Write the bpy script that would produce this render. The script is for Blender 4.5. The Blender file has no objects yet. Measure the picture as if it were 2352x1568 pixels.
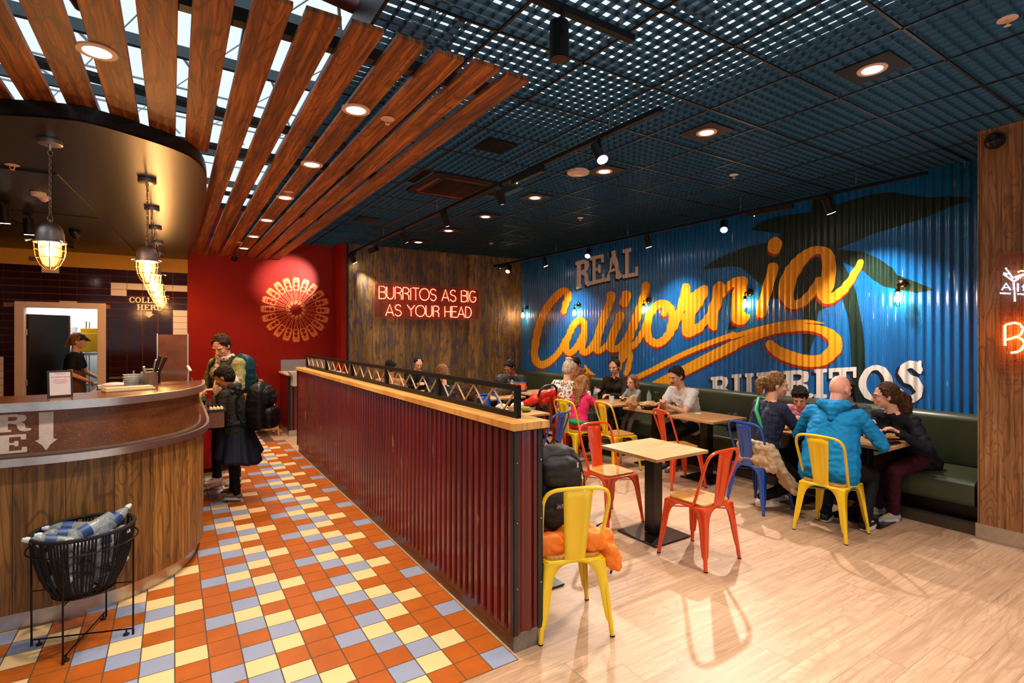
import bpy, bmesh, math, random
import numpy as np
from mathutils import Vector, Matrix, noise as mnoise

# ------------------------------------------------------------------ camera, world, exposure
SC = bpy.context.scene
COL = SC.collection
PI = math.pi
YAW = math.radians(32.8)
FPX = 1206.0
EYE = 1.70
cam_d = bpy.data.cameras.new('camera'); cam = bpy.data.objects.new('camera', cam_d); COL.objects.link(cam)
cam.location = (0, 0, EYE); cam.rotation_euler = (PI/2, 0, -YAW)
cam_d.sensor_width = 36.0; cam_d.lens = 36.0*FPX/2352.0; cam_d.shift_y = (770-784)/2352.0
cam_d.clip_start = 0.05; cam_d.clip_end = 200
SC.camera = cam
w = bpy.data.worlds.new('world'); SC.world = w; w.use_nodes = True
w.node_tree.nodes['Background'].inputs[0].default_value = (0.80, 0.90, 1.0, 1)
w.node_tree.nodes['Background'].inputs[1].default_value = 0.72
SC.view_settings.view_transform = 'Standard'; SC.view_settings.look = 'None'
SC.view_settings.gamma = 1.0; SC.view_settings.use_curve_mapping = False
SC.view_settings.exposure = 0.6
SC.cycles.max_bounces = 6; SC.cycles.diffuse_bounces = 3; SC.cycles.glossy_bounces = 3
SC.cycles.transmission_bounces = 6; SC.cycles.transparent_max_bounces = 8
SC.cycles.caustics_reflective = False; SC.cycles.caustics_refractive = False
SC.cycles.sample_clamp_indirect = 4.0
SC.cycles.use_denoising = True
SC.cycles.use_adaptive_sampling = True; SC.cycles.adaptive_threshold = .03
random.seed(7)

# ------------------------------------------------------------------ picture to place helpers
SN, CS = math.sin(YAW), math.cos(YAW)
def ray(px, py):
    t = (px-1176)/FPX
    return Vector((SN+t*CS, CS-t*SN, (770-py)/FPX))
def at_z(px, py, z): r = ray(px, py); k = (z-EYE)/r.z; return Vector((r.x*k, r.y*k, z))
def at_x(px, py, x): r = ray(px, py); k = x/r.x; return Vector((x, r.y*k, EYE+r.z*k))
def at_y(px, py, y): r = ray(px, py); k = y/r.y; return Vector((r.x*k, y, EYE+r.z*k))

# ------------------------------------------------------------------ node helpers
class NT:
    def __init__(s, name):
        m = bpy.data.materials.new(name); m.use_nodes = True; s.m = m; s.t = m.node_tree
        s.b = s.t.nodes['Principled BSDF']
    def n(s, typ, **kw):
        nd = s.t.nodes.new(typ)
        for k, v in kw.items(): setattr(nd, k, v)
        return nd
    def link(s, a, b): s.t.links.new(a, b)
    def put(s, sock, v):
        if isinstance(v, bpy.types.NodeSocket): s.link(v, sock)
        elif isinstance(v, (tuple, list)) and len(v) == 3 and sock.type == 'RGBA': sock.default_value = (*v, 1)
        else: sock.default_value = v
    def math(s, op, a, b=None, c=None):
        nd = s.n('ShaderNodeMath', operation=op)
        s.put(nd.inputs[0], a)
        if b is not None: s.put(nd.inputs[1], b)
        if c is not None: s.put(nd.inputs[2], c)
        return nd.outputs[0]
    def coord(s, kind='Object'):
        return s.n('ShaderNodeTexCoord').outputs[kind]
    def sep(s, v):
        nd = s.n('ShaderNodeSeparateXYZ'); s.link(v, nd.inputs[0]); return nd.outputs
    def comb(s, x, y, z):
        nd = s.n('ShaderNodeCombineXYZ')
        for i, v in enumerate((x, y, z)): s.put(nd.inputs[i], v)
        return nd.outputs[0]
    def noise(s, vec, scale=5, detail=3, rough=.5, dist=0):
        nd = s.n('ShaderNodeTexNoise')
        if vec is not None: s.link(vec, nd.inputs['Vector'])
        nd.inputs['Scale'].default_value = scale; nd.inputs['Detail'].default_value = detail
        nd.inputs['Roughness'].default_value = rough; nd.inputs['Distortion'].default_value = dist
        return nd.outputs['Fac']
    def white(s, v):
        nd = s.n('ShaderNodeTexWhiteNoise', noise_dimensions='1D'); s.put(nd.inputs['W'], v); return nd.outputs['Value']
    def ramp(s, fac, stops, interp='LINEAR'):
        nd = s.n('ShaderNodeValToRGB'); s.link(fac, nd.inputs[0]); cr = nd.color_ramp; cr.interpolation = interp
        while len(cr.elements) < len(stops): cr.elements.new(.5)
        for e, (p, c) in zip(cr.elements, stops):
            e.position = p; e.color = (*c, 1) if len(c) == 3 else c
        return nd.outputs[0]
    def mix(s, f, a, b, mode='MIX'):
        nd = s.n('ShaderNodeMix', data_type='RGBA', blend_type=mode)
        s.put(nd.inputs[0], f); s.put(nd.inputs[6], a); s.put(nd.inputs[7], b)
        return nd.outputs[2]
    def step(s, v, a, b):   # smooth 0..1 between a and b
        nd = s.n('ShaderNodeMapRange', interpolation_type='SMOOTHSTEP'); s.put(nd.inputs[0], v)
        nd.inputs[1].default_value = a; nd.inputs[2].default_value = b
        return nd.outputs[0]
    def bump(s, h, strength=.3, dist=.01):
        nd = s.n('ShaderNodeBump'); s.link(h, nd.inputs['Height'])
        nd.inputs['Strength'].default_value = strength; nd.inputs['Distance'].default_value = dist
        s.link(nd.outputs[0], s.b.inputs['Normal'])
    def base(s, c): s.put(s.b.inputs['Base Color'], c)
    def rough(s, r): s.put(s.b.inputs['Roughness'], r)

def sc_(c, k): return tuple(min(1, x*k) for x in c)
def hexc(h):
    h = h.lstrip('#'); out = []
    for i in (0, 2, 4):
        v = int(h[i:i+2], 16)/255; out.append(v/12.92 if v <= .04045 else ((v+.055)/1.055)**2.4)
    return tuple(out)
_mc = {}
def mat(name, col, rough=.5, metal=0, var=.12, vscale=8, spec=.5, coat=0, trans=0, emit=None, estr=0, alpha=1, bump=0, bscale=60, ior=1.45):
    if name in _mc: return _mc[name]
    if isinstance(col, str): col = hexc(col)
    T = NT(name)
    if var > 0:
        f = T.noise(T.coord(), vscale, 4, .55)
        T.base(T.ramp(f, [(.25, sc_(col, 1-var)), (.75, sc_(col, 1+var))]))
    else: T.base(col)
    T.rough(rough); b = T.b.inputs
    b['Metallic'].default_value = metal; b['Specular IOR Level'].default_value = spec
    b['Coat Weight'].default_value = coat; b['Coat Roughness'].default_value = .1
    b['Transmission Weight'].default_value = trans; b['IOR'].default_value = ior; b['Alpha'].default_value = alpha
    if emit is not None:
        T.put(b['Emission Color'], emit if not isinstance(emit, str) else hexc(emit)); b['Emission Strength'].default_value = estr
    if bump: T.bump(T.noise(T.coord(), bscale, 3, .6), bump, .004)
    _mc[name] = T.m
    return T.m

def wood(name, ca, cb, cd, u=0, v=2, plank=0, kind='Object', rough=.55, grain=1.0, tint=None, knots=.6, per_obj=False, gap=.012, bumps=.25, lenw=0, cval=.35, coat=0):
    """boards: u = axis across the boards, v = axis along the grain"""
    T = NT(name)
    S = T.sep(T.coord(kind)); U, V = S[u], S[v]
    if plank:
        q = T.math('DIVIDE', U, plank); idn = T.math('FLOOR', q); fr = T.math('FRACT', q)
        r = T.white(T.math('ADD', idn, 3.7))
        if lenw:
            q2 = T.math('ADD', T.math('DIVIDE', V, lenw), T.math('MULTIPLY', r, 7.3)); id2 = T.math('FLOOR', q2)
            r = T.white(T.math('ADD', T.math('MULTIPLY', id2, 13.13), T.math('MULTIPLY', idn, 3.71)))
    else:
        r = T.white(.37); fr = None
    if per_obj:
        r = T.n('ShaderNodeObjectInfo').outputs['Random']
    off = T.math('MULTIPLY', r, 41.0)
    g1 = T.noise(T.comb(T.math('MULTIPLY', U, 55*grain), T.math('ADD', T.math('MULTIPLY', V, 1.8*grain), off), off), 1, 5, .62, .3)
    f2 = T.noise(T.comb(T.math('MULTIPLY', U, 7*grain), T.math('ADD', T.math('MULTIPLY', V, .9*grain), off), off), 1, 2, .45, .6)
    if knots:
        vo = T.n('ShaderNodeTexVoronoi'); T.link(T.comb(T.math('MULTIPLY', U, 4.5), T.math('ADD', T.math('MULTIPLY', V, 1.9), off), 0.0), vo.inputs['Vector']); vo.inputs['Scale'].default_value = 1
        f2 = T.math('ADD', f2, T.math('MULTIPLY', T.step(vo.outputs['Distance'], .42, .0), .22))
    rings = T.math('ABSOLUTE', T.math('SINE', T.math('MULTIPLY', f2, 46.0)))
    ringm = T.step(rings, 0, .55)
    big = T.noise(T.comb(T.math('MULTIPLY', U, 4), T.math('ADD', T.math('MULTIPLY', V, 1.1), off), 0), 1, 3, .6)
    c = T.ramp(g1, [(.3, cd), (.5, ca), (.72, cb)])
    c = T.mix(T.math('MULTIPLY', T.math('SUBTRACT', 1.0, ringm), .55), c, cd)
    c = T.mix(T.math('MULTIPLY', T.step(big, .45, .75), .55), c, cd)
    val = T.math('ADD', 1-cval/2, T.math('MULTIPLY', T.white(T.math('MULTIPLY', r, 91.7)), cval))
    hs = T.n('ShaderNodeHueSaturation'); T.link(c, hs.inputs['Color']); T.link(val, hs.inputs['Value']); c = hs.outputs[0]
    if tint is not None:
        f = T.noise(T.comb(T.math('MULTIPLY', U, 9), T.math('ADD', T.math('MULTIPLY', V, 3.2), off), 5.0), 1, 5, .65, .5)
        c = T.mix(T.math('MULTIPLY', T.step(f, .48, .6), .65), c, tint)
    if knots:
        k = T.step(vo.outputs['Distance'], .10, .03)
        c = T.mix(T.math('MULTIPLY', k, knots), c, sc_(cd, .35))
    if plank:
        e = T.math('ABSOLUTE', T.math('SUBTRACT', fr, .5)); m = T.step(e, .5-gap, .5-gap*.3)
        c = T.mix(m, c, sc_(cd, .12))
        if lenw:
            e = T.math('ABSOLUTE', T.math('SUBTRACT', T.math('FRACT', q2), .5)); m2 = T.step(e, .5-.0016, .5-.0005)
            c = T.mix(m2, c, sc_(cd, .35))
    T.base(c); T.rough(T.math('ADD', rough-.08, T.math('MULTIPLY', g1, .2)))
    T.b.inputs['Coat Weight'].default_value = coat
    h = T.math('ADD', T.math('MULTIPLY', g1, .6), T.math('MULTIPLY', ringm, .25))
    if plank: h = T.math('SUBTRACT', h, m)
    T.bump(h, bumps, .004)
    return T.m

# ------------------------------------------------------------------ mesh builder
def frame(d):
    d = Vector(d).normalized(); a = Vector((0, 0, 1)) if abs(d.z) < .9 else Vector((1, 0, 0))
    x = d.cross(a).normalized(); return x, d.cross(x).normalized(), d
class MB:
    def __init__(s): s.v = []; s.f = []; s.m = []; s.uv = []; s.k = 0
    def face(s, idx): s.f.append(tuple(idx)); s.m.append(s.k)
    def pts(s, P): n = len(s.v); s.v += [tuple(p) for p in P]; return n
    def poly(s, P): n = s.pts(P); s.face(range(n, n+len(P)))
    def box(s, c, d, rot=None, taper=1):
        c = Vector(c); P = []
        for z in (-1, 1):
            t = taper if z > 0 else 1
            for x, y in ((-1, -1), (1, -1), (1, 1), (-1, 1)):
                p = Vector((x*d[0]/2*t, y*d[1]/2*t, z*d[2]/2))
                if rot is not None: p = rot @ p
                P.append(c+p)
        n = s.pts(P)
        for q in ((3, 2, 1, 0), (4, 5, 6, 7), (0, 1, 5, 4), (1, 2, 6, 5), (2, 3, 7, 6), (3, 0, 4, 7)): s.face([n+i for i in q])
        return s
    def bx(s, x0, x1, y0, y1, z0, z1): return s.box(((x0+x1)/2, (y0+y1)/2, (z0+z1)/2), (abs(x1-x0), abs(y1-y0), abs(z1-z0)))
    def bar(s, a, b, w, h, up=(0, 0, 1)):
        a, b = Vector(a), Vector(b); d = (b-a); L = d.length; d.normalize(); up = Vector(up)
        x = d.cross(up); x = x.normalized() if x.length > 1e-4 else Vector((1, 0, 0)); y = x.cross(d)
        R = Matrix((x, y, d)).transposed()
        return s.box((a+b)/2, (w, h, L), R)
    def cyl(s, a, b, r0, r1=None, n=16, caps=True):
        if r1 is None: r1 = r0
        a, b = Vector(a), Vector(b); x, y, _ = frame(b-a); i0 = len(s.v)
        for p, r in ((a, r0), (b, r1)):
            for i in range(n):
                t = 2*PI*i/n; s.v.append(tuple(p+x*math.cos(t)*r+y*math.sin(t)*r))
        for i in range(n): j = (i+1) % n; s.face((i0+i, i0+j, i0+n+j, i0+n+i))
        if caps:
            s.face([i0+i for i in reversed(range(n))]); s.face([i0+n+i for i in range(n)])
        return s
    def tube(s, P, r, n=8, closed=False, caps=True):
        P = [Vector(p) for p in P]; m = len(P); i0 = len(s.v); rs = r if isinstance(r, (list, tuple)) else [r]*m
        px = None
        for k, p in enumerate(P):
            if closed: t = P[(k+1) % m]-P[k-1]
            else: t = P[min(k+1, m-1)]-P[max(k-1, 0)]
            t.normalize()
            if px is None: x, y, _ = frame(t)
            else:
                x = px-t*px.dot(t)
                x = x.normalized() if x.length > 1e-6 else frame(t)[0]
                y = t.cross(x)
            px = x
            for i in range(n):
                a = 2*PI*i/n; s.v.append(tuple(p+(x*math.cos(a)+y*math.sin(a))*rs[k]))
        for k in range(m if closed else m-1):
            k2 = (k+1) % m
            for i in range(n): j = (i+1) % n; s.face((i0+k*n+i, i0+k*n+j, i0+k2*n+j, i0+k2*n+i))
        if not closed and caps:
            s.face([i0+i for i in reversed(range(n))]); s.face([i0+(m-1)*n+i for i in range(n)])
        return s
    def lathe(s, prof, c=(0, 0, 0), n=24, axis=(0, 0, 1), scale=(1, 1)):
        c = Vector(c); x, y, z = frame(axis) if tuple(axis) != (0, 0, 1) else (Vector((1, 0, 0)), Vector((0, 1, 0)), Vector((0, 0, 1))); i0 = len(s.v)
        for r, h in prof:
            for i in range(n):
                a = 2*PI*i/n; s.v.append(tuple(c+x*math.cos(a)*r*scale[0]+y*math.sin(a)*r*scale[1]+z*h))
        for k in range(len(prof)-1):
            for i in range(n): j = (i+1) % n; s.face((i0+k*n+i, i0+k*n+j, i0+(k+1)*n+j, i0+(k+1)*n+i))
        if prof[0][0] > 1e-5: s.face([i0+i for i in reversed(range(n))])
        if prof[-1][0] > 1e-5: s.face([i0+(len(prof)-1)*n+i for i in range(n)])
        return s
    def prism(s, P, z0, z1, fn=None):
        n = len(P); i0 = len(s.v)
        for z in (z0, z1):
            for p in P: q = (p[0], p[1], z); s.v.append(tuple(fn(*q)) if fn else q)
        s.face([i0+i for i in reversed(range(n))]); s.face([i0+n+i for i in range(n)])
        for i in range(n): j = (i+1) % n; s.face((i0+i, i0+j, i0+n+j, i0+n+i))
        return s
    def ell(s, c, r, rot=None, n=12, m=8):
        c = Vector(c); i0 = len(s.v)
        if not isinstance(r, (tuple, list)): r = (r, r, r)
        for k in range(m+1):
            ph = PI*k/m
            for i in range(n):
                a = 2*PI*i/n; p = Vector((math.sin(ph)*math.cos(a)*r[0], math.sin(ph)*math.sin(a)*r[1], math.cos(ph)*r[2]))
                if rot is not None: p = rot @ p
                s.v.append(tuple(c+p))
        for k in range(m):
            for i in range(n): j = (i+1) % n; s.face((i0+k*n+i, i0+(k+1)*n+i, i0+(k+1)*n+j, i0+k*n+j))
        return s
    def sq(s, c, r, e=.5, n=32, m=20):   # rounded box
        c = Vector(c); i0 = len(s.v); P = lambda v: math.copysign(abs(v)**e, v)
        for k in range(m+1):
            ph = PI*k/m
            for i in range(n):
                a = 2*PI*i/n; s.v.append(tuple(c+Vector((r[0]*P(math.sin(ph))*P(math.cos(a)), r[1]*P(math.sin(ph))*P(math.sin(a)), r[2]*P(math.cos(ph))))))
        for k in range(m):
            for i in range(n): j = (i+1) % n; s.face((i0+k*n+i, i0+(k+1)*n+i, i0+(k+1)*n+j, i0+k*n+j))
        return s
    def cap(s, a, b, ra, rb=None, n=10):   # tapered capsule
        if rb is None: rb = ra
        a, b = Vector(a), Vector(b)
        if (b-a).length < 1e-5: return s.ell(a, ra)
        x, y, z = frame(b-a); i0 = len(s.v); R = []
        for k in range(5): ph = PI/2*k/4; R.append((a-z*math.cos(ph)*ra, math.sin(ph)*ra))
        for k in range(5): ph = PI/2*(1-k/4); R.append((b+z*math.cos(ph)*rb, math.sin(ph)*rb))
        for p, r in R:
            for i in range(n): t = 2*PI*i/n; s.v.append(tuple(p+(x*math.cos(t)+y*math.sin(t))*max(r, 1e-5)))
        for k in range(len(R)-1):
            for i in range(n): j = (i+1) % n; s.face((i0+k*n+i, i0+k*n+j, i0+(k+1)*n+j, i0+(k+1)*n+i))
        return s
    def xf(s, M):
        s.v = [tuple(M @ Vector(p)) for p in s.v]; return s
    def build(s, name, mats, parent=None, smooth=False, bevel=0, angle=40, uvs=None, solid=0):
        me = bpy.data.meshes.new(name); me.from_pydata(s.v, [], s.f)
        if not isinstance(mats, (list, tuple)): mats = [mats]
        for m in mats: me.materials.append(m)
        if len(mats) > 1: me.polygons.foreach_set('material_index', s.m)
        if uvs is not None:
            L = me.uv_layers.new(name='UVMap')
            for lp in me.loops: L.data[lp.index].uv = uvs[lp.vertex_index]
        bm = bmesh.new(); bm.from_mesh(me)
        bmesh.ops.recalc_face_normals(bm, faces=bm.faces)
        bm.to_mesh(me); bm.free()
        if smooth:
            me.polygons.foreach_set('use_smooth', [True]*len(me.polygons))
            if smooth != 2: me.set_sharp_from_angle(angle=math.radians(angle))
        me.update()
        o = bpy.data.objects.new(name, me); COL.objects.link(o)
        if parent is not None: o.parent = parent
        if bevel:
            md = o.modifiers.new('bevel', 'BEVEL'); md.width = bevel; md.segments = 2; md.limit_method = 'ANGLE'; md.angle_limit = math.radians(50)
        if solid:
            md = o.modifiers.new('solid', 'SOLIDIFY'); md.thickness = solid; md.offset = 0
        return o

def tag(o, label, cat, group=None, kind=None):
    o['label'] = label; o['category'] = cat
    if group: o['group'] = group
    if kind: o['kind'] = kind
    return o
def struct(o, label=None):
    o['kind'] = 'structure'
    if label: o['label'] = label
    return o
def thing(name, loc, rz, label, cat, group=None):
    o = bpy.data.objects.new(name, None); COL.objects.link(o); o.empty_display_size = .1
    o.location = loc; o.rotation_euler = (0, 0, rz)
    return tag(o, label, cat, group)
def dup(root, loc=None, rz=None, label=None, group=None, rot=None):
    def cp(o, par):
        c = o.copy(); COL.objects.link(c)
        if par is not None: c.parent = par
        for ch in kids.get(o.name, []): cp(ch, c)
        return c
    kids = {}
    for o in root.children_recursive: kids.setdefault(o.parent.name, []).append(o)
    r = cp(root, None)
    if loc is not None: r.location = loc
    if rz is not None: r.rotation_euler = (0, 0, rz)
    if rot is not None: r.rotation_euler = rot
    if label: r['label'] = label
    if group: r['group'] = group
    return r
def setmat(root, old, new):
    for o in [root]+list(root.children_recursive):
        if o.type == 'MESH':
            for i, sl in enumerate(o.material_slots):
                if sl.material == old: sl.link = 'OBJECT'; sl.material = new
def mesh_of(o):   # evaluated copy of a mesh object's shape
    dg = bpy.context.evaluated_depsgraph_get(); return bpy.data.meshes.new_from_object(o.evaluated_get(dg))
def fuse(mb, name, m, parent=None, voxel=.008, it=4, wrinkle=0, wscale=9, local=None):
    """overlapping closed shapes grown together into one continuous skin"""
    me = bpy.data.meshes.new('tmp'); me.from_pydata(mb.v, [], mb.f)
    bm = bmesh.new(); bm.from_mesh(me); bmesh.ops.remove_doubles(bm, verts=bm.verts, dist=2e-5)
    bmesh.ops.recalc_face_normals(bm, faces=bm.faces); bm.to_mesh(me); bm.free()
    o = bpy.data.objects.new('tmp', me); COL.objects.link(o)
    md = o.modifiers.new('r', 'REMESH'); md.mode = 'VOXEL'; md.voxel_size = voxel; md.use_smooth_shade = True
    if it: ms = o.modifiers.new('s', 'SMOOTH'); ms.factor = .5; ms.iterations = it
    res = mesh_of(o); bpy.data.objects.remove(o); bpy.data.meshes.remove(me)
    if wrinkle:
        n = len(res.vertices); co = np.empty(n*3); res.vertices.foreach_get('co', co); co = co.reshape(-1, 3)
        no = np.empty(n*3); res.vertices.foreach_get('normal', no); no = no.reshape(-1, 3)
        d = np.array([mnoise.noise(Vector((p[0]*wscale, p[1]*wscale, p[2]*wscale*1.6)))+.5*mnoise.noise(Vector((p[0]*wscale*2.3+7, p[1]*wscale*2.3, p[2]*wscale*3))) for p in co])
        d = np.abs(d)-.25
        res.vertices.foreach_set('co', (co+no*(d*wrinkle)[:, None]).ravel())
    res.name = name; res.materials.clear(); res.materials.append(m)
    res.polygons.foreach_set('use_smooth', [True]*len(res.polygons)); res.update()
    o = bpy.data.objects.new(name, res); COL.objects.link(o)
    if parent is not None: o.parent = parent
    return o

# ------------------------------------------------------------------ painted shapes: outline field -> clean mesh
def seg_d(P, A, B, ra, rb):
    ab = (B[0]-A[0], B[1]-A[1]); L = ab[0]**2+ab[1]**2+1e-12
    t = np.clip(((P[0]-A[0])*ab[0]+(P[1]-A[1])*ab[1])/L, 0, 1)
    return np.hypot(P[0]-A[0]-t*ab[0], P[1]-A[1]-t*ab[1])-(ra+(rb-ra)*t)
def strokes_f(S):      # S: list of [(x, y, r), ...]
    def f(X, Y):
        d = np.full(X.shape, 9.0)
        for s in S:
            for a, b in zip(s[:-1], s[1:]):
                lo0, hi0 = min(a[0], b[0])-.3, max(a[0], b[0])+.3
                c = (X[:, 0] > lo0) & (X[:, 0] < hi0)
                if not c.any(): continue
                d[c] = np.minimum(d[c], seg_d((X[c], Y[c]), a, b, a[2], b[2]))
        return d
    return f
def poly_f(P):
    def f(X, Y):
        d = np.full(X.shape, 9.0); ins = np.zeros(X.shape, bool); n = len(P)
        for i in range(n):
            a, b = P[i], P[(i+1) % n]; d = np.minimum(d, seg_d((X, Y), a, b, 0, 0))
            c = (a[1] > Y) != (b[1] > Y)
            xx = (b[0]-a[0])*(Y-a[1])/((b[1]-a[1]) if abs(b[1]-a[1]) > 1e-9 else 1e-9)+a[0]
            ins ^= c & (X < xx)
        return np.where(ins, -d, d)
    return f
def uni(*F): return lambda X, Y: np.minimum.reduce([f(X, Y) for f in F])
def cut(F, G): return lambda X, Y: np.maximum(F(X, Y), -G(X, Y))
def boxf(x0, x1, y0, y1): return lambda X, Y: np.maximum(np.abs(X-(x0+x1)/2)-(x1-x0)/2, np.abs(Y-(y0+y1)/2)-(y1-y0)/2)
def shift(F, dx, dy): return lambda X, Y: F(X-dx, Y-dy)
def field_mesh(f, x0, x1, y0, y1, sx, sy, mapf, mb=None):
    mb = mb or MB(); xs = np.arange(x0, x1+sx, sx); ys = np.arange(y0, y1+sy, sy)
    X, Y = np.meshgrid(xs, ys, indexing='ij'); D = f(X, Y); cache = {}
    def vt(key, x, y):
        if key not in cache: cache[key] = len(mb.v); mb.v.append(tuple(mapf(x, y)))
        return cache[key]
    neg = D < 0
    anyn = neg[:-1, :-1] | neg[1:, :-1] | neg[:-1, 1:] | neg[1:, 1:]
    for i, j in zip(*np.nonzero(anyn)):
        C = [(i, j), (i+1, j), (i+1, j+1), (i, j+1)]; out = []
        for k in range(4):
            a, b = C[k], C[(k+1) % 4]; da, db = D[a], D[b]
            if da < 0: out.append(vt(a, xs[a[0]], ys[a[1]]))
            if (da < 0) != (db < 0):
                t = da/(da-db); ke = (a, b) if a < b else (b, a)
                out.append(vt(ke, xs[a[0]]+(xs[b[0]]-xs[a[0]])*t, ys[a[1]]+(ys[b[1]]-ys[a[1]])*t))
        if len(out) >= 3: mb.face(out)
    return mb

# slab letters in a unit-height box: (width, field)
def L_slab(ch):
    t, h = .2, .13
    def st(x, y0=0, y1=1, w=t): return boxf(x-w/2, x+w/2, y0, y1)
    def sf(x, y, w=.36): return boxf(x-w/2, x+w/2, y-(h if y > .5 else 0), y+(0 if y > .5 else h))
    def cv(P, r=.09): return strokes_f([[(a, b, r) for a, b in P]])
    if ch in 'RB':
        top = cv([(.28, .93), (.5, .925), (.62, .86), (.66, .76), (.62, .64), (.5, .56), (.28, .55)], .075)
        wid = cv([(.64, .84), (.66, .76), (.63, .66)], .11)
        if ch == 'R': return .82, uni(st(.22), sf(.2, 1), sf(.22, 0), top, wid, cv([(.45, .53), (.6, .44), (.64, .3), (.65, .12), (.72, .06), (.8, .08)], .08), cv([(.62, .4), (.645, .2)], .1))
        return .8, uni(st(.22), sf(.2, 1), sf(.2, 0), top, wid, cv([(.28, .07), (.52, .075), (.66, .14), (.7, .28), (.65, .42), (.5, .52)], .08), cv([(.68, .38), (.7, .28), (.67, .17)], .11))
    if ch == 'E': return .76, uni(st(.22), boxf(.04, .7, .87, 1), boxf(.04, .72, 0, .13), boxf(.2, .52, .45, .56), boxf(.58, .7, .7, 1), boxf(.6, .72, 0, .3), boxf(.43, .53, .36, .65))
    if ch == 'L': return .76, uni(st(.22), sf(.22, 1), boxf(.04, .72, 0, .13), boxf(.6, .72, 0, .32))
    if ch == 'A': return .9, uni(cv([(.42, .92), (.16, .05)], .055), cv([(.45, .9), (.7, .06)], .1), boxf(.25, .62, .28, .38), sf(.15, 0, .3), sf(.71, 0, .34), boxf(.33, .53, .9, 1))
    if ch == 'U': return .9, uni(st(.22, .3, 1), st(.68, .3, 1, .17), sf(.22, 1), sf(.68, 1, .34), cv([(.22, .32), (.25, .16), (.36, .08), (.45, .07), (.56, .09), (.66, .17), (.68, .32)], .09))
    if ch == 'I': return .44, uni(st(.22), sf(.22, 1), sf(.22, 0))
    if ch == 'T': return .86, uni(st(.43), boxf(.04, .82, .87, 1), boxf(.04, .14, .66, 1), boxf(.72, .82, .66, 1), sf(.43, 0))
    if ch == 'O':
        return .88, cut(lambda X, Y: (np.hypot((X-.44)/.42, (Y-.5)/.51)-1)*.42, lambda X, Y: (np.hypot((X-.44)/.22, (Y-.5)/.37)-1)*.22)
    if ch == 'C':
        o = cut(lambda X, Y: (np.hypot((X-.44)/.42, (Y-.5)/.51)-1)*.42, lambda X, Y: (np.hypot((X-.46)/.22, (Y-.5)/.38)-1)*.22)
        return .82, uni(cut(o, boxf(.55, 1, .3, .72)), boxf(.66, .76, .62, .98))
    if ch == 'S':
        return .76, uni(cv([(.62, .78), (.5, .91), (.36, .93), (.2, .86), (.16, .73), (.24, .61), (.4, .54), (.56, .46), (.63, .33), (.6, .17), (.46, .07), (.32, .07), (.16, .2)], .09), cv([(.2, .72), (.3, .58), (.5, .5), (.6, .36)], .12), boxf(.58, .68, .68, 1), boxf(.06, .16, 0, .33))
    if ch == 'H': return .9, uni(st(.22), st(.68), sf(.22, 1), sf(.22, 0), sf(.68, 1), sf(.68, 0), boxf(.2, .7, .45, .56))
    return .3, boxf(0, 0, 0, 0)
# ------------------------------------------------------------------ lights
def spot(name, loc, aim, power, col=(1, .78, .52), ang=70, blend=.6, size=.04, parent=None):
    d = bpy.data.lights.new(name, 'SPOT'); d.energy = power; d.color = col; d.spot_size = math.radians(ang); d.spot_blend = blend; d.shadow_soft_size = size
    o = bpy.data.objects.new(name, d); COL.objects.link(o); o.location = loc
    o.rotation_euler = (Vector(aim)-Vector(loc)).to_track_quat('-Z', 'Y').to_euler()
    return o
def bulb(name, loc, power, col=(1, .6, .28), size=.03):
    d = bpy.data.lights.new(name, 'POINT'); d.energy = power; d.color = col; d.shadow_soft_size = size
    o = bpy.data.objects.new(name, d); COL.objects.link(o); o.location = loc; return o
WARM = (1, .81, .60); NEUT = (1, .88, .74)
DL_GRID = [(3.72, y) for y in (1.56, 2.79, 4.02, 5.25, 6.47, 7.66, 8.9)]
DL_GRID_BACK = [(3.72, .34), (3.72, -.9), (1.0, -.9)]
DL_SLAT = [(.93, y) for y in (3.19, 4.4, 5.6, 6.82, 8.04, 9.21)] + [(-.31, 3.21), (.93, 1.0), (-.31, 1.0)]
for x, y in DL_GRID+DL_GRID_BACK: spot('downlight_beam', (x, y, 3.36), (x, y, 0), 95, WARM, 125, .9, .06)
for x, y in DL_SLAT: spot('downlight_beam', (x, y, 3.03), (x, y, 0), 85, WARM, 120, .9, .06)
TRB = [2.87, 4.13, 5.41, 6.71, 7.96, 9.2]
TRB_AIM = [(6.5, 2.6, 1.5), (3.3, 2.3, .2), (6.5, 5.3, 1.3), (3.6, 5.2, .5), (6.5, 7.7, 1.3), (4.0, 8.0, .8)]
for y, a, p in zip(TRB, TRB_AIM, (250, 300, 150, 200, 170, 160)):
    a = Vector(a); s = Vector((5.85, y, 3.08)); dd = (a-s).normalized()
    spot('track_beam', s+dd*.14, a, p, NEUT, 88 if a.x > 6 else 64, 1.0 if a.x > 6 else .7, .03)
TRA = [(2.78, 3.06), (2.78, 4.53), (2.78, 5.81), (2.78, 7.17), (2.78, 8.56), (2.78, 9.75)]
TRA_AIM = [(2.4, 1.4, .6), (4.6, 6.4, .6), (4.6, 7.3, .6), (4.6, 8.6, .8), (1.8, 10.36, 2.7), (3.6, 9.87, 1.8)]
for (x, y), a, p in zip(TRA, TRA_AIM, (120, 60, 60, 130, 520, 90)):
    a = Vector(a); s = Vector((x, y, 3.12)); dd = (a-s).normalized()
    spot('track_beam', s+dd*.14, a, p, (1, .93, .84) if y == 8.56 else NEUT, 31 if y == 8.56 else 60, .8, .03)
spot('track_beam', (2.7, 10.02, 3.06), (1.3, 10.36, 2.15), 120, (1, .72, .45), 62, .9, .03)
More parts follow.
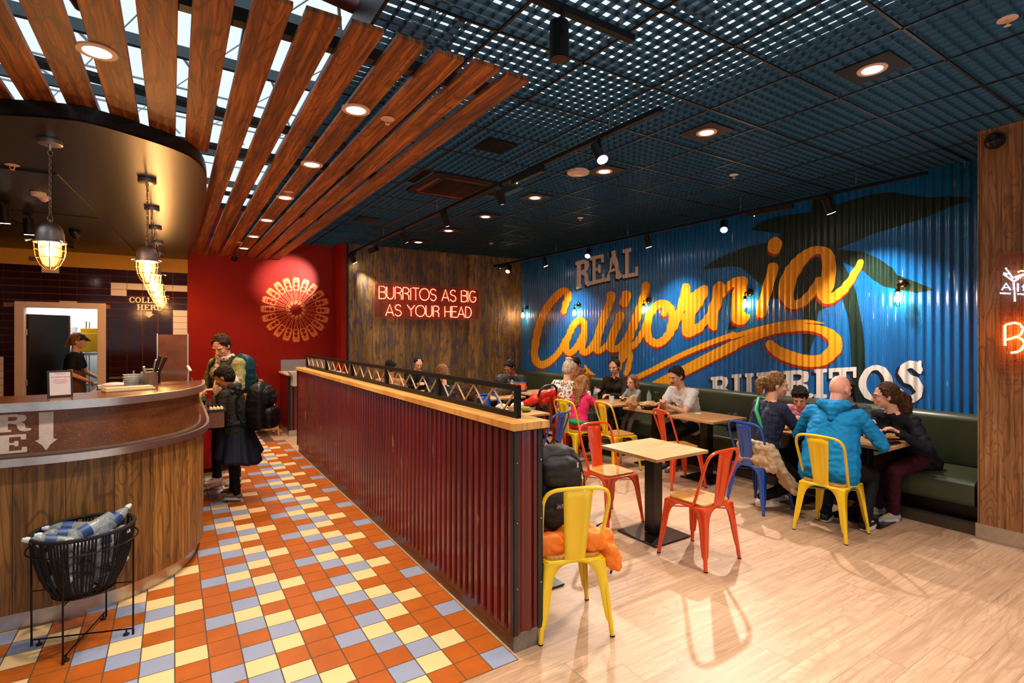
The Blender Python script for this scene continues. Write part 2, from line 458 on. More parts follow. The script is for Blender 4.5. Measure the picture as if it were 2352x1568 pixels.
# kitchen tubes behind the doorway
d = bpy.data.lights.new('kitchen_tube', 'AREA'); d.energy = 60; d.size = 1.2; d.color = (.95, .98, 1)
o = bpy.data.objects.new('kitchen_tube', d); COL.objects.link(o); o.location = (-1.6, 11.6, 2.55)

# ------------------------------------------------------------------ materials of the setting
M_rust = mat('rust_tile', '#b05a1a', .42, var=.16, vscale=5, spec=.4)
M_cream = mat('cream_tile', '#eecb94', .42, var=.04, vscale=5, spec=.4)
M_blue = mat('blue_tile', '#929dbc', .42, var=.05, vscale=5, spec=.4)
M_grout = mat('grout', '#5a4636', .8)
M_oak = wood('oak_plank_floor', hexc('#b8957a'), hexc('#c9a98e'), hexc('#a28062'), u=1, v=0, plank=.165, rough=.42, knots=0, gap=.006, bumps=.05, lenw=1.22, cval=.16, grain=.9)
M_black = mat('black_metal', '#0b0a0a', .4, var=.05)
M_blacks = mat('black_satin', '#100e0f', .5, var=.05, spec=.2)
M_white = mat('white_paint', '#d9c4b8', .5, var=.03)
M_steel = mat('brushed_steel', '#c4c0bc', .36, 1.0, var=.1, vscale=30)
M_redwall = mat('red_paint', '#861407', .5, var=.05, vscale=3, spec=.15)
M_yelwall = mat('yellow_paint', '#c08a10', .5, var=.03)
M_dark = mat('dark_soffit', '#150e08', .34, var=.08, spec=.5)
M_fascia = mat('black_fascia', '#0d0c0f', .35, var=.1)
M_void = mat('dark_void', '#15181b', .8)
M_slatw = wood('stained_slat', hexc('#86420a'), hexc('#ca7a1c'), hexc('#2c1203'), u=0, v=1, per_obj=True, rough=.5, grain=.8, knots=.8, bumps=.35, cval=.4)
M_wallwood = wood('reclaimed_wall_board', hexc('#80602f'), hexc('#a6804a'), hexc('#38301f'), u=0, v=2, plank=.128, rough=.5, tint=hexc('#1c2c56'), knots=.9, cval=.7)
M_pillar = wood('pillar_board', hexc('#94623a'), hexc('#b88250'), hexc('#523016'), u=1, v=2, plank=.262, rough=.5, knots=.9, cval=.25)
M_ply = wood('birch_ledge', hexc('#d9a257'), hexc('#ecbb72'), hexc('#b87a34'), u=0, v=1, rough=.4, knots=0, grain=.7, bumps=.05)
M_counter = wood('counter_board', hexc('#8a5c26'), hexc('#b4823c'), hexc('#3a240f'), u=0, v=1, plank=.235, kind='UV', grain=.75, rough=.5, knots=1, cval=.6, gap=.01)
def corr_mat(name, base, deep, scratch, sc_u, thr=.66, rough=.3):
    T = NT(name); S = T.sep(T.coord()); y, z = S[1], S[2]
    n1 = T.noise(T.comb(0.0, T.math('MULTIPLY', y, 3), T.math('MULTIPLY', z, .8)), 1, 3)
    c = T.ramp(n1, [(.3, deep), (.65, base)])
    s = T.noise(T.comb(0.0, T.math('MULTIPLY', y, sc_u), T.math('MULTIPLY', z, 2.4)), 1, 4, .55)
    s2 = T.noise(T.comb(3.0, T.math('MULTIPLY', y, 2.5), T.math('MULTIPLY', z, 2.5)), 1, 2)
    m = T.math('MULTIPLY', T.step(s, thr, thr+.03), T.step(s2, .44, .6))
    c = T.mix(T.math('MULTIPLY', m, .85), c, scratch)
    r2 = T.noise(T.comb(9.0, T.math('MULTIPLY', y, 6), T.math('MULTIPLY', z, 5)), 1, 4, .6)
    c = T.mix(T.math('MULTIPLY', T.step(r2, .70, .78), .6), c, hexc('#3a2a20'))
    T.base(c); T.rough(T.math('ADD', rough, T.math('MULTIPLY', s, .15)))
    T.b.inputs['Specular IOR Level'].default_value = .6; T.b.inputs['Metallic'].default_value = .1; T.b.inputs['Coat Weight'].default_value = .5; T.b.inputs['Coat Roughness'].default_value = .12
    return T.m
M_blueC = corr_mat('blue_corrugated', hexc('#0a68b0'), hexc('#075294'), hexc('#b8b4a8'), 34, .655, .2)
M_redC = corr_mat('red_corrugated', hexc('#6e040c'), hexc('#500308'), hexc('#9a7a60'), 36, .64, .32)
def brown_panel():
    T = NT('speckled_panel'); v = T.coord(); a = T.noise(v, 160, 2, .6); b = T.noise(v, 7, 4, .6)
    c = T.ramp(b, [(.3, hexc('#5a3016')), (.7, hexc('#7c4622'))]); c = T.mix(T.step(a, .62, .72), c, hexc('#b5865a')); c = T.mix(T.step(a, .38, .3), c, hexc('#351a0c'))
    T.base(c); T.rough(.4); return T.m
M_panel = brown_panel()
M_maroon = mat('maroon_counter_top', '#3f1b18', .28, var=.1, vscale=12)
M_leather = mat('green_leather', '#303726', .34, var=.22, vscale=3, spec=.5, bump=.15, bscale=180)
M_plate = None
def diamond_plate():
    T = NT('tread_plate'); S = T.sep(T.coord()); x, z = S[0], S[2]
    a = T.math('MULTIPLY', T.math('ADD', x, z), 2*PI/.06); b = T.math('MULTIPLY', T.math('SUBTRACT', x, z), 2*PI/.06)
    h = T.math('MULTIPLY', T.math('ABSOLUTE', T.math('SINE', a)), T.math('ABSOLUTE', T.math('SINE', b)))
    T.base((.42, .38, .34)); T.b.inputs['Metallic'].default_value = 1; T.rough(.32); T.bump(T.step(h, .4, .8), .9, .006); return T.m
M_tread = diamond_plate()
M_tiledark = mat('plum_glazed_tile', '#2c0f12', .1, var=.3, vscale=2, spec=.28)
M_tilewhite = mat('white_glazed_tile', '#d8cfcb', .12, var=.03)
M_tgrout = mat('tile_grout', '#8a5a44', .7)
M_lampglow = mat('lamp_glow', '#ffffff', .5, var=0, emit=(1, .9, .76), estr=14)
M_trimring = mat('lamp_trim', '#e2b79d', .45, var=.02)

# ------------------------------------------------------------------ floor
CEIL = 3.40; XW = 6.55; YR = 10.36; YW = 9.88
TX0, TPX, TY0, TPY = .005, .1515, 2.30, .149
PAT = {1: 'BRRR', 0: 'RRYR', 3: 'RYBY', 2: 'YBRB'}
mb = MB(); G = .0022
for k in range(-22, 10):
    for j in range(-1, 54):
        x0 = TX0+k*TPX; y0 = TY0+j*TPY; x1 = x0+TPX; y1 = y0+TPY
        if j == -1: continue
        if y0 > 9.1 and x1 > 1.3: continue
        mb.k = 'RYB'.index(PAT[k % 4][j % 4])
        mb.box(((x0+x1)/2, (y0+y1)/2, -.004), (TPX-2*G, TPY-2*G, .008), taper=.985)
tiles = struct(mb.build('floor', [M_rust, M_cream, M_blue]), 'rust, cream and grey-blue quarry tiles laid in a stepped pattern')
struct(MB().bx(-3.4, 1.53, 2.29, 10.4, -.03, -.0012).build('floor_grout', M_grout), 'brown grout bed')
struct(MB().bx(-3.4, 7.2, -2.6, 2.296, -.04, -.0005).bx(1.522, 7.2, 2.296, 10.4, -.04, -.0005).bx(1.37, 1.6, 9.2, 10.4, -.03, .0004).build('floor_wood', M_oak), 'pale oak plank floor')

# ------------------------------------------------------------------ corrugated blue wall with its painted lettering
PIT, AMP = .076, .0098
def wx(y): return XW-AMP*math.cos(2*PI*y/PIT)
sy = PIT/8
mb = MB(); y0i = int(1.5/sy); y1i = int(9.95/sy)+1
for k in range(y0i, y1i+1):
    y = k*sy; mb.v.append((wx(y), y, .3)); mb.v.append((wx(y), y, 3.42))
for k in range(y1i-y0i): mb.face((2*k, 2*k+2, 2*k+3, 2*k+1))
wallR = struct(mb.build('wall_right', M_blueC, smooth=2), 'blue corrugated metal wall painted with lettering and palm')
struct(MB().bx(6.6, 6.7, -2.6, 10.5, 0, 3.9).build('wall_right_backing', M_void))
def decal(name, f, m, off, label, box, st=.012):
    a, b, c, d = box
    a = math.floor(a/sy)*sy
    mb = field_mesh(f, a, b, c, d, sy, st, lambda y, z: (wx(y)-off, y, z))
    o = mb.build(name, m, wallR, smooth=2); o['label'] = label; return o
M_lety = mat('yellow_sign_paint', '#e49a1e', .38, var=.06, spec=.45)
M_letr = mat('red_sign_shadow', '#a02c10', .4)
M_letw = mat('white_sign_paint', '#dcd3cf', .4, var=.05, vscale=14)
M_letg = mat('grey_white_letter', '#cdc5c8', .5, var=.05)
M_palm = mat('dark_green_palm_paint', '#12261c', .34, var=.3, vscale=5, spec=.6)
M_shadow = mat('black_sign_shadow', '#0c1420', .5)
def A4(x, y): return (1180+x/4.3556, 560+y/4.3556)
def A5(x, y): return (1680+x/2.8, 400+y/2.8)
def A2(x, y): return (1160+x/2.138, 380+y/2.138)
def A1(x, y): return (1540+x/10.69, 640+y/10.69)
XL = XW-.006
def wp(p): q = at_x(p[0], p[1], XL); return (q.y, q.z)
def stroke(fn, pts, r):   # brush path; r = half width of the brush mark
    out = [(*fn(*p[:2]), (p[2] if len(p) > 2 else r)) for p in pts]
    res = []
    for i in range(len(out)-1):
        p0, p1, p2, p3 = out[max(i-1, 0)], out[i], out[i+1], out[min(i+2, len(out)-1)]
        for k in range(4):
            t = k/4; res.append(tuple(.5*((2*p1[a])+(-p0[a]+p2[a])*t+(2*p0[a]-5*p1[a]+4*p2[a]-p3[a])*t*t+(-p0[a]+3*p1[a]-3*p2[a]+p3[a])*t**3) for a in range(3)))
    res.append(out[-1]); return res
def brush_f(S):
    def f(Y, Z):
        dep = XL*SN+Y*CS; U = 1176+FPX*(XL*CS-Y*SN)/dep; W = 770-FPX*(Z-EYE)/dep; D = np.full(Y.shape, 99.0)
        for s in S:
            for a, b in zip(s[:-1], s[1:]):
                m = max(a[2], b[2])+3
                c = (U > min(a[0], b[0])-m) & (U < max(a[0], b[0])+m) & (W > min(a[1], b[1])-m) & (W < max(a[1], b[1])+m)
                if c.any(): D[c] = np.minimum(D[c], seg_d((U[c], W[c]), a, b, a[2], b[2]))
        return D*.004
    return f
S = [
 stroke(A4, [(498, 675, 6.5), (515, 610, 7.5), (540, 545, 8), (538, 490, 8), (500, 470, 8), (450, 500), (380, 575), (310, 680), (255, 820), (225, 960), (209, 1060), (213, 1140), (240, 1190), (290, 1207), (350, 1180, 8), (420, 1120, 7), (480, 1040, 7), (520, 960, 7)], 8.6),
 stroke(A4, [(705, 800), (685, 770), (650, 765), (600, 810), (560, 890), (528, 985), (525, 1060), (560, 1090), (605, 1060), (650, 1000), (685, 925)], 7.2),
 stroke(A4, [(704, 790), (702, 900), (690, 1000), (685, 1065), (715, 1085), (765, 1050), (810, 980)], 7.4),
 stroke(A4, [(975, 515, 10), (955, 610), (910, 720), (870, 830), (840, 930), (825, 1020), (840, 1065, 8), (880, 1058, 6), (930, 1010, 6)], 9),
 stroke(A4, [(1068, 715, 9.5), (1040, 800), (1000, 890), (975, 970), (965, 1030), (1000, 1050, 8), (1060, 1030, 7), (1110, 970, 7), (1140, 920, 7)], 9.5),
 stroke(A4, [(1125, 510), (1108, 585)], 11),
 stroke(A4, [(1325, 415, 9), (1312, 500), (1275, 620), (1225, 740), (1180, 860), (1145, 960), (1115, 1040), (1095, 1110), (1085, 1150, 8)], 10),
 stroke(A4, [(1090, 1120, 7), (1065, 1180, 6), (1058, 1240, 5)], 6),
 stroke(A4, [(1150, 1050), (1166, 1120), (1152, 1210), (1125, 1290)], 6.5),
 stroke(A4, [(1120, 1020), (1190, 1020), (1245, 960), (1290, 880), (1325, 800)], 7),
 stroke(A4, [(1502, 700), (1508, 640), (1500, 600)], 6.5),
 stroke(A4, [(1520, 600), (1460, 600), (1400, 640), (1350, 730), (1330, 850), (1348, 940), (1400, 985), (1460, 988), (1530, 930), (1575, 840), (1590, 730), (1570, 650), (1520, 600)], 9),
 stroke(A4, [(1600, 830), (1650, 710), (1690, 600), (1710, 520)], 9),
]
RN = [A1(*p) for p in [(150, 830), (165, 620), (240, 430), (262, 220), (290, 140), (360, 103), (450, 118), (480, 200), (478, 370), (570, 315), (590, 285), (690, 225), (820, 145), (900, 165), (925, 240), (915, 400), (830, 540), (800, 630), (700, 740), (600, 900), (585, 1100), (600, 1120), (690, 1080), (820, 950), (920, 790), (935, 690), (1020, 480), (1045, 200), (1100, 120), (1180, 65), (1260, 65), (1310, 110), (1320, 150), (1385, 110), (1410, 65), (1490, 10), (1600, -40), (1720, -60), (1830, -60), (1900, -20), (1915, 60), (1880, 200), (1870, 400), (1800, 640), (1790, 800), (1900, 880), (1950, 860), (1940, 960), (1890, 1060), (1760, 1135), (1650, 1135), (1560, 1095), (1510, 1000), (1490, 900), (1505, 600), (1530, 330), (1575, 200), (1540, 200), (1500, 240), (1420, 290), (1390, 380), (1290, 460), (1280, 560), (1190, 780), (1170, 950), (1160, 1200), (1110, 1265), (1040, 1270), (960, 1220), (925, 1080), (810, 1230), (780, 1290), (620, 1360), (560, 1400), (470, 1440), (370, 1430), (290, 1350), (265, 1250), (272, 980), (350, 820), (365, 670), (290, 770), (270, 880), (180, 1040), (150, 1200), (60, 1400), (0, 1480), (-120, 1500), (-100, 1200), (0, 1000)]]
S2 = [
 stroke(A5, [(268, 600), (245, 690), (215, 790), (190, 890)], 12),
 stroke(A5, [(283, 446, 15.5), (277, 470, 15.5)], 15),
 stroke(A5, [(640, 540, 10), (610, 500, 10), (545, 487, 9), (480, 520, 12), (415, 590, 16), (370, 670, 18), (352, 760, 17), (375, 825, 12), (410, 840, 10), (465, 815, 10), (520, 755, 10), (565, 690, 11)], 12),
 stroke(A5, [(610, 510, 14), (632, 590, 16), (615, 700, 17), (590, 770, 14), (620, 805, 11), (680, 780, 9)], 14),
 stroke(A5, [(650, 795, 11), (710, 750, 10), (760, 690, 9), (800, 625, 8.5), (832, 565, 7)], 9),
 stroke(A5, [(610, 962, .6), (540, 951, 3), (480, 946, 4), (380, 953, 5), (250, 976, 5.2), (120, 1010, 5.4), (0, 1047, 5.6)], 5)
 + stroke(A4, [(2200, 905), (1950, 995), (1700, 1100), (1500, 1200), (1350, 1278), (1150, 1370)], 6),
 stroke(A5, [(248, 1096, 11), (300, 1140, 13), (380, 1175, 14), (480, 1200, 13.5), (580, 1195, 13.5), (640, 1150, 15), (672, 1100, 16), (650, 1045, 14), (590, 1005, 10), (500, 985, 8), (400, 985, 9), (260, 1008, 8), (120, 1055, 9), (0, 1106, 10)], 10)
 + stroke(A4, [(2200, 1015), (1950, 1140), (1750, 1245), (1550, 1350), (1400, 1430)], 12),
]
tri = [wp(A4(*p)) for p in [(712, 1200), (735, 1235), (775, 1275), (830, 1315), (700, 1300)]]
cal = uni(brush_f(S), brush_f(S2), poly_f([wp(p) for p in RN]), poly_f(tri))
cbox = (2.6, 9.6, .85, 3.1)
decal('lettering_shadow', shift(cal, .012, -.035), M_letr, .0035, 'thin dark red shadow below the yellow script', cbox)
decal('script_lettering', cal, M_lety, .006, 'large yellow brush script reading California with a looping underline', cbox)
PALM = [(0, 500), (60, 480), (100, 465), (240, 435), (330, 385), (230, 370), (120, 358), (180, 310), (300, 270), (510, 240), (520, 150), (650, 130), (660, 200), (760, 168), (900, 128), (1030, 113), (1130, 130), (1280, 150), (1400, 140), (1530, 150), (1540, 170), (1430, 200), (1300, 255), (1150, 310), (1020, 350), (900, 385), (800, 430), (680, 482), (850, 500), (950, 545), (1030, 600), (1070, 650), (1180, 690), (1302, 742), (1190, 762), (1080, 742), (980, 722), (900, 672), (850, 622), (790, 600), (715, 565), (780, 700), (812, 800), (835, 950), (856, 1100), (862, 1250), (850, 1470), (782, 1470), (772, 1250), (765, 1050), (740, 900), (712, 780), (680, 800), (600, 860), (560, 880), (530, 1050), (500, 1155), (455, 1155), (450, 870), (380, 800), (240, 800), (180, 700), (60, 600), (0, 590)]
pal = poly_f([wp(A5(*p)) for p in PALM]+[wp(A4(*p)) for p in [(2100, 235), (1950, 245), (1888, 268), (1915, 220), (2050, 140), (2200, 75), (2330, 50)]])
pal2 = poly_f([wp(A4(*p)) for p in [(2143, 870), (2150, 790), (2180, 750), (2230, 760), (2235, 840)]])
decal('painted_palm', uni(pal, pal2), M_palm, .0016, 'dark green painted palm tree silhouette', (1.7, 5.4, .85, 3.38))
def quad_letters(word, quads, m, ms, name, label, sh=(.03, -.03)):
    for off, mm, nm, dx, dz in ((.004, ms, name+'_shadow', sh[0], sh[1]), (.007, m, name, 0, 0)):
        mb = MB()
        for ch, (x0, x1, t0, t1, b0, b1) in zip(word, quads):
            wl, f = L_slab(ch)
            P = [wp((x0, b0)), wp((x1, b1)), wp((x0, t0)), wp((x1, t1))]
            ya, yb = P[0][0], P[1][0]
            def inv(Y, Z, ya=ya, yb=yb, P=P):
                u = (Y-ya)/(yb-ya); zb = P[0][1]+(P[1][1]-P[0][1])*u; zt = P[2][1]+(P[3][1]-P[2][1])*u
                return u*wl, (Z-zb)/(zt-zb)
            def g(Y, Z, f=f, inv=inv, dx=dx, dz=dz): U, V = inv(Y-dx, Z-dz); return f(U, V)*.3
            lo = math.floor((min(ya, yb)-.06)/sy)*sy
            field_mesh(g, lo, max(ya, yb)+.08, min(p[1] for p in P)-.06, max(p[1] for p in P)+.04, sy, .008, lambda y, z, off=off: (wx(y)-off, y, z), mb)
        o = mb.build(nm, mm, wallR, smooth=2); o['label'] = label if mm is m else 'dark shadow edge of '+label
def eo(q, p): return q
# REAL: (x left, x right, top left, top right, bottom left, bottom right) in the photograph
quad_letters('REAL', [(1321, 1355, 601, 592, 665, 655), (1354, 1391, 590, 582, 655, 646), (1389, 1431, 582, 568, 647, 636), (1429, 1469, 573, 565, 640, 632)], M_letg, M_shadow, 'slab_lettering', 'grey-white slab letters REAL', (.03, -.04))
tb = [(1631, 1675, 866, 862), (1679, 1735, 860, 856), (1736, 1790, 856, 852), (1797, 1863, 852, 848), (1866, 1902, 848, 846), (1901, 1971, 846, 842), (1971, 2052, 842, 836), (2057, 2125, 832, 827)]
bb = [(922, 921), (921, 920), (919, 917), (915, 913), (914, 914), (915, 916), (920, 922), (922, 923)]
quad_letters('BURRITOS', [(a, b, c, d, e, f) for (a, b, c, d), (e, f) in zip(tb, bb)], M_letw, M_shadow, 'slab_lettering', 'white slab letters BURRITOS', (.03, -.03))

# ------------------------------------------------------------------ other walls
struct(MB().bx(2.72, 6.6, YW, YW+.12, 0, 3.95).build('wall_back', M_wallwood), 'reclaimed dark boards with blue stains')
struct(MB().bx(5.25, 6.6, YW-.09, YW-.001, 0, 3.41).build('wall_back_step', M_wallwood))
struct(MB().bx(2.60, 2.70, YW-.02, YR, 0, 3.95).build('wall_red_return', M_redwall))
struct(MB().bx(2.70, 2.735, YW-.03, YW+.05, 0, 3.41).build('trim_1', M_black), 'black corner strip')
wallred = struct(MB().bx(.2, 2.62, YR, YR+.12, 0, 3.95).build('wall_red', M_redwall), 'dark red painted wall with orange bottle wheel')
# kitchen wall: tiled with doorway
DX0, DX1, DZ = -1.93, -.91, 2.18
mb = MB(); mb.bx(-4, DX0, YR+.012, YR+.13, 0, 2.74).bx(DX1, .2, YR+.012, YR+.13, 0, 2.74).bx(DX0, DX1, YR+.012, YR+.13, DZ, 2.74)
wk = struct(mb.build('wall_kitchen', M_tgrout), 'dark plum tiled kitchen wall')
mb = MB(); tw = .2055; th = .1035
for r in range(27):
    z1 = 2.74-r*th; z0 = z1-th
    for c in range(0, 20):
        x1 = .195-c*tw; x0 = x1-tw
        if x0 < -4: continue
        white = (r in (2,) and c <= 4) or (r == 3 and c == 4) or (c == 0 and 6 <= r <= 9) or (r == 0 and c == 8) or (r == 5 and c == 7) or (c >= 11 and r >= 13+(c == 10))
        mb.k = 1 if white else 0
        a0, a1, b0, b1 = x0+.003, x1-.003, z0+.003, z1-.003
        if b0 < DZ and a1 > DX0 and a0 < DX1:
            if b1 > DZ+.03: b0 = max(b0, DZ)
            elif a0 < DX0-.03: a1 = DX0
            elif a1 > DX1+.03: a0 = DX1
            else: continue
        mb.bx(a0, a1, YR, YR+.012, b0, b1)
o = mb.build('glazed_tiles', [M_tiledark, M_tilewhite], wk); o['label'] = 'glossy plum tiles with a few white ones'
struct(MB().bx(-4, .2, YR+.002, YR+.13, 2.741, 3.3).build('wall_kitchen_band', M_yelwall), 'mustard yellow band above the tiles')
# door frame and open door
mb = MB(); f = .085
mb.bx(DX0-.02, DX0+f, YR-.02, YR+.16, 0, DZ+.02).bx(DX1-f, DX1+.02, YR-.02, YR+.16, 0, DZ+.02).bx(DX0+f, DX1-f, YR-.018, YR+.158, DZ-f+.02, DZ+.02)
struct(mb.build('door_1', M_white, bevel=.004), 'pale painted kitchen door frame')
R = Matrix.Rotation(math.radians(52), 3, 'Z')
c = Vector((DX0+f+.01, YR+.14, 1.02)); M_door = mat('dark_door', '#140c08', .4)
dl = struct(MB().box(c+R @ Vector((.32, 0, 0)), (.64, .045, 2.0), R).build('door_2', M_door, bevel=.003), 'dark open door leaf')
o = MB().box(c+R @ Vector((.655, 0, 0)), (.03, .05, 2.0), R).build('edge_strip', mat('brown_edge', '#7a3c14', .5), dl)
for z in (.3, 1.0, 1.75): MB().box((DX0+f+.012, YR+.1, z), (.014, .03, .09)).build('hinge', M_steel, dl)
# kitchen beyond
M_kw = mat('kitchen_white', '#c9cfcf', .4, var=.03)
struct(MB().bx(-4.2, .2, 12.6, 12.7, 0, 2.9).bx(-.25, -.15, YR+.13, 12.6, 0, 2.9).bx(-4.3, -4.2, YR, 12.7, 0, 2.9).build('wall_kitchen_far', M_kw))
struct(MB().bx(-4.3, 0, YR+.13, 12.7, 2.7, 2.75).build('ceiling_kitchen', M_kw))
struct(MB().bx(-4.3, .2, YR, 12.7, -.03, 0).build('floor_kitchen', M_grout))
# pillar with boards and neon, behind the camera and side walls
XP = 5.66
struct(MB().bx(XP, 6.6, -2.6, 1.585, .13, 3.42).build('wall_pillar', M_pillar), 'reddish brown boarded pillar wall')
struct(MB().bx(XP+.005, XP+.03, -2.6, 1.6, 0, .13).bx(XP+.03, 5.9, 1.585, 1.6, 0, .13).build('baseboard_pillar', M_steel))
mshell = mat('shell_plaster', '#8a7a6a', .7)
struct(MB().bx(-3.5, -2.6, -2.7, -2.6, 0, 3.6).bx(5.4, 6.7, -2.7, -2.6, 0, 3.6).bx(-3.5, 6.7, -2.7, -2.6, 3.0, 3.6).build('wall_front', mshell))
struct(MB().bx(-3.5, -3.4, -2.7, 10.4, 0, 3.6).build('wall_left', mshell))
# skirting under the bench and the wood wall
struct(MB().bx(2.72, 5.7, YW-.11, YW-.09, 0, .12).build('baseboard_back', M_black))

# ------------------------------------------------------------------ open cell ceiling
M_cell = mat('grid_cell', '#25424e', .4, var=.06, spec=.5, metal=.3)
M_tee = mat('grid_tee', '#17181a', .4)
gx0, gx1 = 1.69, 6.54; H = .034; cp = .62/8
mb = MB()
# tees: x = 2.155+.6225 i ; y = 2.52+.6225 j
P_ = .6225; tx = [2.155+P_*i for i in range(-9, 9)]; ty = [2.52+P_*j for j in range(-9, 14)]
def inside(x, y): return x < 6.54 and x > -3.4 and y < YR-.02 and y > -2.6 and not (x > XP and y < 1.58) and not (y > YW-.02 and x > 2.6)
def hasgrid(x, y): return x > .95 or y < 2.26
solidm = {}
cells = MB(); tees = MB()
AC = (2.2, 3.2, 5.02, 5.86)
for i, x in enumerate(tx):
    for j, y in enumerate(ty):
        xc, yc = x+P_/2, y+P_/2
        if not inside(xc, yc) and not inside(xc, y+.05): continue
        if not hasgrid(xc, yc): continue
        if AC[0] < xc < AC[1] and AC[2] < yc < AC[3]: continue
        x1, y1 = min(x+P_, 6.535), min(y+P_, YR-.01)
        g = .012
        for k in range(9):
            xx = x+g+(P_-2*g)*k/8; yy = y+g+(P_-2*g)*k/8
            if xx < x1: cells.bx(xx-.0012, xx+.0012, y+g, y1-g, CEIL+.006, CEIL+.006+H)
            if yy < y1: cells.bx(x+g, x1-g, yy-.0012, yy+.0012, CEIL+.006, CEIL+.006+H)
for x in tx:
    if x > .9 and x < 6.5: tees.bx(x-.007, x+.007, -2.6, YR-.01, CEIL, CEIL+.03)
    elif -3.4 < x <= .9: tees.bx(x-.007, x+.007, -2.6, 2.27, CEIL, CEIL+.03)
for y in ty:
    if -2.6 < y < YR: tees.bx(.91 if y > 2.26 else -3.4, 6.53, y-.007, y+.007, CEIL, CEIL+.03)
cl = struct(cells.build('ceiling', M_cell), 'blue-grey open cell ceiling grid')
o = tees.build('grid_tee', M_tee, cl); o['label'] = 'dark tee runners of the ceiling grid'
struct(MB().bx(.89, .91, 2.25, YR, 3.38, 3.6).bx(-3.4, .91, 2.25, 2.27, 3.38, 3.6).build('trim_2', M_tee), 'dark edge channel of the ceiling grid')
# structure above: dark slab over the right, beams and pipes over the slats
struct(MB().bx(4.9, 6.7, -2.7, 12.8, 4.3, 4.4).bx(2.6, 4.9, 5.5, 12.8, 4.3, 4.4).bx(2.6, 6.7, 12.7, 12.8, 2.6, 4.4).build('ceiling_slab', M_void), 'dark slab above the grid')
M_beam = mat('roof_beam_paint', '#54646b', .5)
M_memb = mat('roof_membrane', '#dfe6ea', .8)
mb = MB()
for y in [1.2, 2.1, 3.0, 3.9, 4.9, 6.2, 7.6, 9.2, 11]: mb.bar((-4, y, 3.9+.02*y), (3.2, y+.25, 3.9+.02*y), .045, .09)
for x in (-2.4, -.9, .35, 1.75): mb.bar((x, -2, 4.15), (x+.3, 12, 4.15), .06, .05)
struct(mb.build('trim_3', M_beam), 'grey steel purlins above the slats')
mb = MB()
for k in range(12):
    mb.bar((-5+k*1.1, -1, 5.2), (-1+k*1.1, 12, 5.6), .035, .02); mb.bar((6-k*1.1, -1, 5.25), (1-k*1.1, 13, 5.6), .012, .012)
    mb.bar((-6, -1+k*1.2, 5.3), (7, .2+k*1.2, 5.4), .03, .02)
struct(mb.build('trim_4', mat('roof_cable', '#9aa6ab', .5)), 'thin roof cables and glazing bars')
M_pipe = mat('maroon_pipe', '#5a1a16', .4)
for pp in (MB().tube([(.35, 2.0, 4.3), (.36, 2.9, 4.0), (.37, 3.05, 3.75), (.5, 3.1, 3.68), (1.6, 3.3, 3.68)], .042, 12), MB().tube([(-.75, 1.8, 4.0), (-.7, 3.2, 3.8), (-.45, 3.9, 3.6)], .035, 10)):
    tag(pp.build('drain_pipe', M_pipe, smooth=True), 'maroon drain pipe above the timber slats, %s' % ('bending down near the top of the picture' if pp.v[0][0] > .2 else 'above the counter end' if pp.v[0][1] < 3 else 'crossing far back'), 'pipe', 'drain pipes in the roof space')
# cable tray above
mb = MB()
for (a, b) in (((-3, 3.9, 3.42), (1.6, 4.9, 3.42)), ((-3, 5.6, 3.5), (1.7, 5.8, 3.5)), ((-3, 7.4, 3.5), (1.7, 7.6, 3.5))):
    mb.bar(a, b, .12, .03)
struct(mb.build('trim_5', M_black), 'black cable trays above the slats')

# ------------------------------------------------------------------ soffit over the counter
def crom(P, n=6):
    P = [Vector((p[0], p[1])) for p in P]; out = []
    for i in range(len(P)-1):
        p0, p1, p2, p3 = P[max(i-1, 0)], P[i], P[i+1], P[min(i+2, len(P)-1)]
        for k in range(n):
            t = k/n; out.append(.5*((2*p1)+(-p0+p2)*t+(2*p0-5*p1+4*p2-p3)*t*t+(-p0+3*p1-3*p2+p3)*t**3))
    out.append(P[-1]); return out
SOF = crom([(-3.4, 5.6), (-2.2, 4.85), (-1.2, 4.32), (-.84, 4.15), (-.64, 4.06), (-.44, 4.02), (-.23, 4.11), (0, 4.27), (.13, 4.45), (.21, 4.8), (.25, 5.5), (.26, 6.5), (.25, 8.5), (.2, YR)], 5)
SOF = [p for p in SOF]
mb = MB(); pts = [(p.x, p.y) for p in SOF]+[(-3.4, YR)]
mb.prism(pts, 2.97, 2.985)
struct(mb.build('ceiling_soffit', M_dark), 'dark brown curved soffit over the service counter')
mb = MB()
for z0, z1, off in ((2.972, 3.066, .004),):
    for a, b in zip(SOF[:-1], SOF[1:]):
        t = (b-a).normalized(); nrm = Vector((t.y, -t.x))*off*-1
        i = len(mb.v)
        mb.v += [(a.x, a.y, z0), (b.x, b.y, z0), (b.x, b.y, z1), (a.x, a.y, z1)]; mb.face((i, i+1, i+2, i+3))
n0 = len(mb.v); mb.poly([(p[0], p[1], 3.066) for p in pts])
struct(mb.build('trim_6', M_fascia, smooth=True), 'black fascia around the soffit edge')
mb = MB().bx(-3.2, -.78, 5.4, 5.43, 2.955, 2.97).bx(-3.2, -.66, 7.2, 7.215, 2.962, 2.97).bar((-.78, 5.4, 2.965), (-.5, 9.6, 2.965), .02, .01)
struct(mb.build('trim_7', M_fascia), 'panel joints of the soffit')

